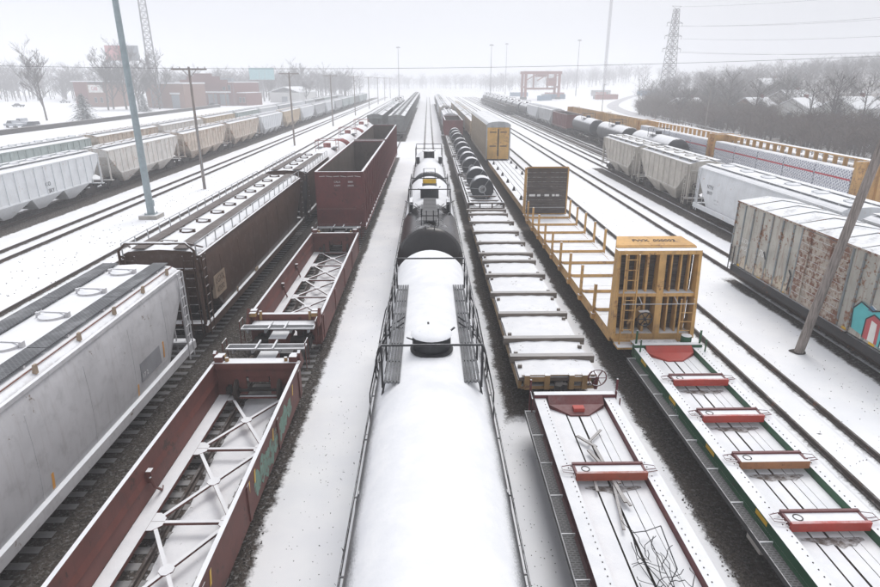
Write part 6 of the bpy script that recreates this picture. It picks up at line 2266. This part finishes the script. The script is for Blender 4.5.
def shed(x, y, rz, w, d, h, mat, label):
    root = thing('shed_building', (x, y, gz(x, y) - 0.3), rz, label, 'building')
    MB().box(-w / 2, w / 2, 0, d, 0, h).build('wall', mat, root)
    r = MB()
    r.prism([(-w / 2 - 0.4, h), (0, h + w * 0.16), (w / 2 + 0.4, h), (w / 2 + 0.4, h + 0.3), (0, h + w * 0.16 + 0.3), (-w / 2 - 0.4, h + 0.3)], 'y', -0.4, d + 0.4)
    r.build('roof', 'roof_snow', root)
    MB().box(-1.5, 1.5, -0.12, -0.02, 0, 3.2).build('door', 'door_grey', root)
    return root
shed(-74, 322, R(-10), 16, 24, 5.2, 'siding', 'pale gabled shed with snowy roof beyond the brick warehouse')

# vehicles in the snowy lot, left
def vehicle(kind, mat):
    root = thing('parked_%s' % kind, (0, 0, 0))
    b = MB()
    if kind == 'pickup':
        b.prism([(-2.7, 0.45), (2.6, 0.45), (2.65, 0.95), (1.6, 1.08), (1.05, 1.75), (-0.35, 1.8), (-0.6, 1.1), (-2.7, 1.1)], 'x', -0.92, 0.92)
    else:
        b.prism([(-2.2, 0.4), (2.2, 0.4), (2.25, 0.8), (1.3, 0.95), (0.65, 1.42), (-1.0, 1.45), (-1.7, 0.98), (-2.25, 0.9)], 'x', -0.86, 0.86)
    b.build('body', mat, root)
    g_ = MB()
    if kind == 'pickup':
        g_.prism([(1.45, 1.12), (1.0, 1.68), (-0.3, 1.72), (-0.45, 1.12)], 'x', -0.93, 0.93)
    else:
        g_.prism([(1.15, 0.98), (0.6, 1.36), (-0.95, 1.38), (-1.45, 1.0)], 'x', -0.87, 0.87)
    g_.build('window', 'glass', root)
    for x in (-0.8, 0.8):
        for y in (-1.5, 1.5):
            MB().cyl((x, y, 0.36), 'x', 0.36, 0.24, 14).build('wheel', 'under', root)
    return root
vp = {('pickup', 'car_grey'): vehicle('pickup', 'car_grey'), ('pickup', 'car_dark'): vehicle('pickup', 'car_dark'), ('sedan', 'car_dark'): vehicle('sedan', 'car_dark'), ('sedan', 'car_grey'): vehicle('sedan', 'car_grey')}
vs_ = set()
for (kd, mt, x, y, rz, lab) in (
        ('pickup', 'car_grey', -100, 150, 1.2, 'silver snow-topped pickup nearest the hoppers at the left edge'),
        ('pickup', 'car_dark', -92.6, 146, 1.3, 'dark snow-topped pickup beside the silver one at the left edge'),
        ('pickup', 'car_grey', -103, 158, 1.1, 'silver pickup behind the two others at the left edge'),
        ('sedan', 'car_dark', -170, 260, 1.5, 'dark car alone in the snowy lot on the left'),
        ('sedan', 'car_grey', -176, 304, 1.4, 'silver car parked left in the row before the brick shop'),
        ('sedan', 'car_grey', -168, 304, 1.4, 'silver car parked right in the row before the brick shop'),
        ('sedan', 'car_dark', -160, 303, 1.4, 'dark car at the end of the row before the brick shop'),
        ('pickup', 'car_dark', -92, 268, 1.2, 'dark pickup under the warehouse canopy')):
    p = vp[(kd, mt)]
    o = p if (kd, mt) not in vs_ else copy_tree(p)
    vs_.add((kd, mt))
    o.location = (x, y, gz(x, y))
    o.rotation_euler = (0, 0, rz)
    tag(o, lab, 'pickup' if kd == 'pickup' else 'car', 'vehicles in the left lot')

# ================================================================== houses on the right hillside
def house(x, y, rz, w, d, h, mat, label):
    root = thing('house', (x, y, gz(x, y) - 0.6), rz, label, 'house', 'houses on the right hillside')
    MB().box(-w / 2, w / 2, -d / 2, d / 2, 0, h).build('wall', mat, root)
    r = MB()
    rh = d * 0.3
    r.prism([(-d / 2 - 0.4, h), (0, h + rh), (d / 2 + 0.4, h), (d / 2 + 0.4, h + 0.2), (0, h + rh + 0.25), (-d / 2 - 0.4, h + 0.2)], 'x', -w / 2 - 0.4, w / 2 + 0.4)
    rf = r.build('roof', 'roof_snow', root)
    gb = MB()
    for s in (-1, 1):
        gb.prism([(-d / 2, h), (d / 2, h), (0, h + rh - 0.02)], 'x', s * (w / 2 - 0.1) - 0.08, s * (w / 2 - 0.1) + 0.08)
    gb.build('gable', mat, root)
    MB().box(w * 0.2, w * 0.2 + 0.8, -0.4, 0.4, h + rh * 0.4, h + rh + 1.0).build('chimney', 'brick', rf)
    windows(root, -d / 2, (-w * 0.3, w * 0.05, w * 0.33), 1.2, 2.4, 1.1)
    for s in (-1, 1):
        MB().box(s * w / 2 - 0.05, s * w / 2 + 0.05, -0.7, 0.7, 1.2, 2.4).build('side_window', 'glass', root)
    MB().box(-w * 0.14 - 0.5, -w * 0.14 + 0.5, -d / 2 - 0.06, -d / 2 - 0.01, 0.2, 2.3).build('door', 'door_grey', root)
house(110, 158, 0.5, 15, 9, 3.4, 'siding', 'long white house with snowy roof among trees, nearest the right edge')
house(101, 166, 0.6, 10, 8, 3.6, 'siding', 'pale house left of the long white house on the hillside')
house(97, 182, 0.4, 9, 8, 3.4, 'brick_tan', 'small tan house leftmost in the hillside row')
house(126, 162, 0.5, 12, 9, 4.5, 'siding', 'grey house at the right edge above the others')
house(165, 300, 0.3, 14, 10, 4.5, 'siding', 'distant snowy roof high in the hazy trees')
house(118, 200, 0.5, 12, 9, 4.0, 'siding', 'pale house half hidden in the trees behind the row')
house(84, 200, 0.5, 10, 8, 3.2, 'siding', 'low snowy roof in the brush by the street light')

# ================================================================== trees
def bare_tree(seed, h, levels=4, spread=0.55, lean=0.0, nb=(3, 5), trunk_r=0.2, up=0.15, minr=0.012):
    rnd = random.Random(seed)
    tr, cr = MB(), MB()
    def grow(p, d, ln, r, lev):
        n = 3 if lev > 1 else 2
        pts = [p]
        q = p.copy()
        dd = d.copy()
        for k in range(n):
            dd = (dd + Vector((rnd.uniform(-1, 1), rnd.uniform(-1, 1), rnd.uniform(-0.3, 0.6) + up)) * (0.05 if lev == levels else 0.16)).normalized()
            q = q + dd * ln / n
            pts.append(q.copy())
        (tr if lev == levels else cr).tube([tuple(x) for x in pts], max(r, minr), 6 if lev == levels else (4 if lev > 1 else 3), 0, False, max(r * 0.55, minr * 0.7))
        if lev == 0:
            return
        k = rnd.randint(*nb) + (6 if lev == levels else 0) + (1 if lev <= 2 else 0)
        for i in range(k):
            t = rnd.uniform(0.3, 1.0) if lev == levels else rnd.uniform(0.2, 1.0)
            f = t * n
            j = min(int(f), n - 1)
            bp = pts[j].lerp(pts[j + 1], f - j)
            az = rnd.uniform(0, 2 * math.pi)
            side = Vector((math.cos(az), math.sin(az), 0))
            nd = (dd * (1 - spread) + side * spread * rnd.uniform(0.7, 1.3) + Vector((0, 0, up))).normalized()
            grow(bp, nd, ln * rnd.uniform(0.5, 0.72) * (0.8 if lev == levels else 1.0), r * rnd.uniform(0.4, 0.55) * (1.15 - 0.3 * t), lev - 1)
    grow(Vector((0, 0, -0.3)), Vector((lean, 0, 1)).normalized(), h * 0.62, trunk_r, levels)
    return tr, cr
TREES = []
for i, (sd, h, sp_) in enumerate(((1, 15, 0.55), (2, 13, 0.6), (3, 16, 0.5), (4, 11, 0.62))):
    a, c = bare_tree(sd, h, 5, sp_ - 0.08, trunk_r=0.24, nb=(2, 4), minr=0.026)
    TREES.append((a.mesh('trunk', 'bark'), c.mesh('crown', 'twig')))
def tree(i, x, y, s, rz, label, group):
    t = thing('bare_tree', (x, y, gz(x, y) - 0.1), rz, label, 'tree', group)
    t.scale = (s, s, s * random.uniform(0.9, 1.12))
    ob('trunk', TREES[i][0], t)
    ob('crown', TREES[i][1], t)
    return t
tree(0, -108, 176, 1.15, 0.3, 'slim bare tree standing alone in the snowy lot, left', 'bare trees on the left')
tree(2, -117, 242, 1.7, 1.3, 'large bare tree just behind the lamp pole', 'bare trees on the left')
tree(1, -111, 240, 1.7, 2.3, 'bare tree just right of the lamp pole', 'bare trees on the left')
tree(3, -123, 244, 1.6, 3.0, 'bare tree left of the lamp pole before the brick shop', 'bare trees on the left')
rr = random.Random(21)
for k in range(22):
    x = -260 + k * 9.4 + rr.uniform(-3, 3)
    y = 330 + rr.uniform(-20, 40)
    tree(rr.randrange(4), x, y, rr.uniform(0.95, 1.45), rr.uniform(0, 6), 'hazy bare tree on the left skyline behind the buildings', 'hazy skyline trees on the left')
for k in range(34):
    x = 68 + rr.uniform(0, 80)
    y = 100 + (x - 66) * 0.9 + rr.uniform(0, 110)
    if abs(x - 108) < 22 and 140 < y < 180:
        y += 50
    tree(rr.randrange(4), x, y, rr.uniform(0.4, 0.66), rr.uniform(0, 6), 'bare tree in the thicket on the right hillside', 'bare trees on the right hillside')

def conifer(seed, h, w):
    rnd = random.Random(seed)
    tr, cr = MB(), MB()
    tr.tube([(0, 0, -0.2), (0, 0, h)], 0.16, 6, 0, False, 0.03)
    nl = int(h * 3.4)
    for i in range(nl):
        t = i / nl
        z = 0.5 + (h - 0.6) * t
        L = w * (1 - t) ** 0.6 * rnd.uniform(0.75, 1.1) + 0.15
        for k in range(9):
            a = 2 * math.pi * k / 9 + rnd.uniform(-0.3, 0.3) + i * 0.4
            ll = L * rnd.uniform(0.7, 1.1)
            for seg in range(5):
                f0, f1 = seg / 5, (seg + 1.25) / 5
                wd = 0.42 * (1.15 - f0)
                da = rnd.uniform(-0.25, 0.25)
                zz = z - 0.3 * ll * f0 + rnd.uniform(-0.1, 0.1)
                p0 = Vector((math.cos(a) * ll * f0, math.sin(a) * ll * f0, zz))
                p1 = Vector((math.cos(a + da) * ll * f1, math.sin(a + da) * ll * f1, zz - 0.1 * ll))
                sd = Vector((-math.sin(a), math.cos(a), rnd.uniform(-0.3, 0.3))) * wd
                cr.add([tuple(p0 - sd), tuple(p1), tuple(p0 + sd)], [(0, 1, 2)])
    return tr.mesh('trunk', 'bark'), cr.mesh('crown', 'needle')
tree(0, -121, 236, 1.5, 4.0, 'bare tree leftmost of the clump behind the lamp pole', 'bare trees on the left')
tree(2, -106, 246, 1.45, 5.0, 'bare tree rightmost of the clump, touching the tan building', 'bare trees on the left')
for k, (sd, h, w, x, y, lab) in enumerate(((1, 7.6, 6.0, -95.0, 172, 'bushy dark conifer dusted with snow, left of the lamp pole'), (2, 6.5, 4.0, -103, 226, 'dark conifer between the lamp pole and the lattice tower'), (3, 11, 4.0, 121, 205, 'hazy dark conifer on the right hillside'), (4, 12, 3.6, -150, 285, 'tall dark conifer beside the brick shop'))):
    a, c = conifer(sd, h, w)
    t = thing('conifer_tree', (x, y, gz(x, y)), 0, lab, 'tree', 'conifers')
    ob('trunk', a, t)
    ob('crown', c, t)

# woods that read as one mass: light copies merged
def lite(seed, h, w, nbr=26, ntw=13, tw=1.5, base=0.25, wid=0.07):
    rnd = random.Random(seed)
    b = MB()
    b.tube([(0, 0, -0.5), (rnd.uniform(-.3, .3), rnd.uniform(-.3, .3), h * 0.55), (rnd.uniform(-.6, .6), rnd.uniform(-.6, .6), h * 0.9)], 0.2, 4, 0, False, 0.04)
    def sliver(p, q, ww):
        d = (q - p)
        u = d.cross(Vector((rnd.uniform(-1, 1), rnd.uniform(-1, 1), rnd.uniform(-1, 1))))
        if u.length < 1e-6:
            return
        u = u.normalized() * ww
        b.add([tuple(p - u), tuple(p + u), tuple(q)], [(0, 1, 2)])
    for i in range(nbr):
        t = base + (0.95 - base) * (i + rnd.random()) / nbr
        a = rnd.uniform(0, 6.28)
        p0 = Vector((0, 0, h * t * 0.85))
        rad = w * math.sqrt(max(0.05, 1 - ((t - 0.55) / 0.55) ** 2)) * rnd.uniform(0.6, 1.1)
        p1 = Vector((math.cos(a) * rad, math.sin(a) * rad, min(h, h * t * 0.85 + rad * rnd.uniform(0.4, 1.1))))
        sliver(p0, p1, wid)
        for k in range(ntw):
            f = rnd.uniform(0.25, 1.0)
            q = p0.lerp(p1, f)
            dd = ((p1 - p0).normalized() + Vector((rnd.gauss(0, .6), rnd.gauss(0, .6), rnd.gauss(0.2, .5)))).normalized()
            sliver(q, q + dd * tw * rnd.uniform(0.6, 1.3), wid * 0.5)
    return np.array(b.v), b.f
LITE = [lite(50 + k, 13, 4.6) for k in range(4)]
BUSH = [lite(70 + k, 4.2, 2.4, 30, 8, 0.9, 0.02, 0.04) for k in range(3)]
def mass(name, spots, mat, label, cat, protos):
    vs, fs, o = [], [], 0
    rnd = random.Random(len(spots))
    for (x, y, s) in spots:
        v, f = protos[rnd.randrange(len(protos))]
        a = rnd.uniform(0, 6.28)
        ca, sa = math.cos(a), math.sin(a)
        w = v.copy()
        w[:, 0], w[:, 1] = (v[:, 0] * ca - v[:, 1] * sa) * s + x, (v[:, 0] * sa + v[:, 1] * ca) * s + y
        w[:, 2] = v[:, 2] * s * rnd.uniform(0.85, 1.15) + gz(x, y)
        vs.append(w)
        fs += [tuple(i + o for i in q) for q in f]
        o += len(v)
    me = bpy.data.meshes.new(name)
    me.from_pydata(np.concatenate(vs).tolist(), [], fs)
    me.materials.append(M[mat])
    tag(ob(name, me), label, cat, None, 'stuff')
rr = random.Random(5)
def clear(x, y):
    return not (abs(x - 107 - (y - 155) * 0.5) < 19 and 128 < y < 172) or rr.random() < 0.08
far_r = []
while len(far_r) < 1150:
    y = rr.uniform(120, 480)
    x = rr.uniform(66 + 0.12 * max(0, y - 100) + max(0, y - 260) * 0.35, 380)
    if clear(x, y):
        far_r.append((x, y, rr.uniform(0.55, 0.95)))
mass('far_woodland', far_r, 'twig', 'hazy bare woodland covering the right-hand hills', 'woodland', LITE)
far_c = [(rr.uniform(-330, 260), rr.uniform(780, 1000), rr.uniform(1.0, 1.5)) for k in range(420)] + [(rr.uniform(-420, -130), rr.uniform(310, 430), rr.uniform(0.9, 1.5)) for k in range(330)] + [(rr.uniform(-135, -50), rr.uniform(370, 480), rr.uniform(0.9, 1.4)) for k in range(170)] + [(rr.uniform(60, 260), rr.uniform(600, 760), rr.uniform(0.8, 1.3)) for k in range(160)]
mass('skyline_woodland', far_c, 'twig', 'faint bare woodland along the horizon', 'woodland', LITE)
br_ = []
while len(br_) < 1500:
    y = rr.uniform(50, 290)
    x = 56 + 0.06 * y + abs(rr.gauss(0, 20)) + (max(0, y - 200) * 0.35)
    if clear(x, y):
        br_.append((x, y, rr.uniform(0.6, 1.25)))
mass('brush_thicket', br_, 'brush', 'brown leafless brush along the foot of the right hillside', 'brush', BUSH)

# leaf litter and dusted snow under the woods
def litter_mat():
    m = bpy.data.materials.new('woodland_floor')
    n, l, b = _nodes(m)
    tc = n.new('ShaderNodeTexCoord')
    oc = tc.outputs['Object']
    a_ = noise(n, l, oc, 0.08, 5, 0.65)
    b_ = noise(n, l, oc, 0.9, 6, 0.7)
    k = math_n(n, l, 'ADD', math_n(n, l, 'MULTIPLY', a_, 0.6), math_n(n, l, 'MULTIPLY', b_, 0.4))
    c = mixc(n, l, ramp(n, l, k, 0.44, 0.6), (0.15, 0.12, 0.10), (0.60, 0.61, 0.64))
    l.new(c, b.inputs['Base Color'])
    b.inputs['Roughness'].default_value = 0.9
    return m
M['litter'] = litter_mat()
hv, nx_, ny_ = [], 26, 34
for j in range(ny_ + 1):
    y = 40 + 470 * j / ny_
    xl = 55 + 0.07 * y + (max(0, y - 200) * 0.42) + 2.0 * math.sin(y * 0.21)
    for i in range(nx_ + 1):
        x = xl + (430 - xl) * (i / nx_) ** 1.5
        hv.append((x, y, ground_h(x, y) + 0.05))
hb_ = MB()
hb_.add(hv, [(j * (nx_ + 1) + i, j * (nx_ + 1) + i + 1, (j + 1) * (nx_ + 1) + i + 1, (j + 1) * (nx_ + 1) + i) for j in range(ny_) for i in range(nx_)], 0, True)
tag(hb_.build('hillside', 'litter'), kind='structure')

# curving access road with a light wire fence beside it
def strip(name, pts, w, z, mat):
    b = MB()
    vs = []
    for i, p in enumerate(pts):
        p = Vector((p[0], p[1], 0))
        q0 = Vector((*pts[max(0, i - 1)], 0))
        q1 = Vector((*pts[min(len(pts) - 1, i + 1)], 0))
        d = (q1 - q0).normalized()
        u = Vector((-d.y, d.x, 0)) * w / 2
        for s in (1, -1):
            c = p + u * s
            vs.append((c.x, c.y, ground_h(c.x, c.y) + z))
    b.add(vs, [(2 * i, 2 * i + 1, 2 * i + 3, 2 * i + 2) for i in range(len(pts) - 1)], 0, True)
    return b.build(name, mat)
def curve(ctrl, n=40):
    out = []
    m_ = len(ctrl)
    for k in range(n + 1):
        t = k / n * (m_ - 1)
        i = min(int(t), m_ - 2)
        f = t - i
        p = [ctrl[min(max(j, 0), m_ - 1)] for j in (i - 1, i, i + 1, i + 2)]
        out.append(tuple(0.5 * (2 * p[1][c] + (p[2][c] - p[0][c]) * f + (2 * p[0][c] - 5 * p[1][c] + 4 * p[2][c] - p[3][c]) * f * f + (3 * p[1][c] - p[0][c] - 3 * p[2][c] + p[3][c]) * f ** 3) for c in (0, 1)))
    return out
M['slush'] = plain('packed_slush', (0.50, 0.50, 0.52), 0.7, 0.15, 0.4)
rp_ = curve([(48, 40), (52, 75), (57.5, 111), (66, 187), (84, 280), (135, 390), (215, 500)])
tag(strip('road', rp_, 5.0, 0.09, 'slush'), kind='structure')
fence = thing('wire_fence', (0, 0, 0), 0, 'thin post-and-rail guard fence along the curving road on the right', 'fence')
for i, (x, y) in enumerate(curve([(51.5, 40), (55, 75), (60.5, 111), (69, 187)], 52)):
    MB().box(-0.07, 0.07, -0.07, 0.07, 0, 1.0).build('fence_post', 'pole_wood', fence, (x, y, ground_h(x, y)))
    if i:
        b = MB()
        b.bar((px_, py_, ground_h(px_, py_) + 0.8), (x, y, ground_h(x, y) + 0.8), 0.06, 0.14)
        b.build('fence_rail', 'galv', fence)
    px_, py_ = x, y

# ================================================================== litter on the snow
def debris():
    rnd = random.Random(17)
    b = MB()
    def chip(x, y, sz, ln):
        a = rnd.uniform(0, 6.28)
        ca, sa = math.cos(a), math.sin(a)
        def P(u, v, z):
            return (x + ca * u - sa * v, y + sa * u + ca * v, z + ground_h(x, y))
        b.add([P(-ln, -sz, 0.0), P(ln, -sz * 0.6, 0.0), P(ln * 0.2, sz, 0.0), P(0, 0, 0.012 + sz * 0.8)], [(0, 1, 3), (1, 2, 3), (2, 0, 3)])
    for k in range(330):
        x, y = rnd.uniform(-4.2, -1.7), 8 + 50 * rnd.random() ** 1.8
        if rnd.random() < 0.5:
            x = -3.0 + rnd.gauss(0, 0.35)
        chip(x, y, rnd.uniform(0.006, 0.02), rnd.uniform(0.008, 0.09 if rnd.random() < 0.08 else 0.02))
    for k in range(420):
        chip(rnd.uniform(1.7, 3.0), 8 + 40 * rnd.random() ** 1.6, rnd.uniform(0.008, 0.025), rnd.uniform(0.01, 0.03))
    for k in range(700):
        x, y = rnd.uniform(11.6, 16.9), 9 + 60 * rnd.random() ** 1.5
        chip(x, y, rnd.uniform(0.008, 0.025), rnd.uniform(0.01, 0.10 if rnd.random() < 0.1 else 0.03))
    for k in range(700):
        x, y = rnd.uniform(-26.5, -14), 30 + 70 * rnd.random() ** 1.4
        chip(x, y, rnd.uniform(0.015, 0.05), rnd.uniform(0.02, 0.07))
    o = b.build('scattered_debris', 'deck_gap')
    tag(o, 'dark specks of gravel and twigs scattered over the snow', 'debris', None, 'stuff')
debris()
def stones():
    rnd = random.Random(23)
    b = MB()
    for (x0, x1, ya, yb, n) in ((-9.35, -7.7, 8, 42, 3400), (7.05, 7.75, 9, 44, 2300), (-4.6, -4.35, 9, 45, 900), (2.75, 3.25, 18, 46, 900), (-7.2, -5.0, 9, 38, 500)):
        for k in range(n):
            x = rnd.uniform(x0, x1) + rnd.gauss(0, 0.08)
            y = ya + (yb - ya) * rnd.random() ** 1.5
            r = rnd.uniform(0.018, 0.045)
            q = [Vector((rnd.uniform(0.6, 1.2) * sx, rnd.uniform(0.6, 1.2) * sy, rnd.uniform(0.5, 1.0) * sz)) * r for sx, sy, sz in ((1, 0.2, 0.1), (-0.1, 1, 0.1), (-1, -0.1, 0), (0.1, -1, 0.1), (0.1, 0.1, 1))]
            b.add([(x + v.x, y + v.y, max(0.0, v.z) + 0.008) for v in q], [(0, 1, 4), (1, 2, 4), (2, 3, 4), (3, 0, 4)])
    o = b.build('ballast_stones', 'stone')
    tag(o, 'bare ballast stones lying between the snow and the rails', 'ballast', None, 'stuff')
M['stone'] = plain('ballast_stone', (0.085, 0.074, 0.066), 0.85, 0.75, 17.0)
stones()

# ================================================================== haze
hz = MB().box(-1150, 1150, -55, 2350, -1.2, 90).mesh('haze', [])
ho = ob('haze', hz)
tag(ho, 'pale snowy haze over the whole yard', 'haze', None, 'stuff')
hm = bpy.data.materials.new('haze')
hm.use_nodes = True
hn, hl = hm.node_tree.nodes, hm.node_tree.links
hn.clear()
hout = hn.new('ShaderNodeOutputMaterial')
pv = hn.new('ShaderNodeVolumePrincipled')
pv.inputs['Color'].default_value = (0.955, 0.965, 0.985, 1)
pv.inputs['Density'].default_value = 0.0019
pv.inputs['Anisotropy'].default_value = 0.0
hl.new(pv.outputs[0], hout.inputs['Volume'])
hz.materials.append(hm)
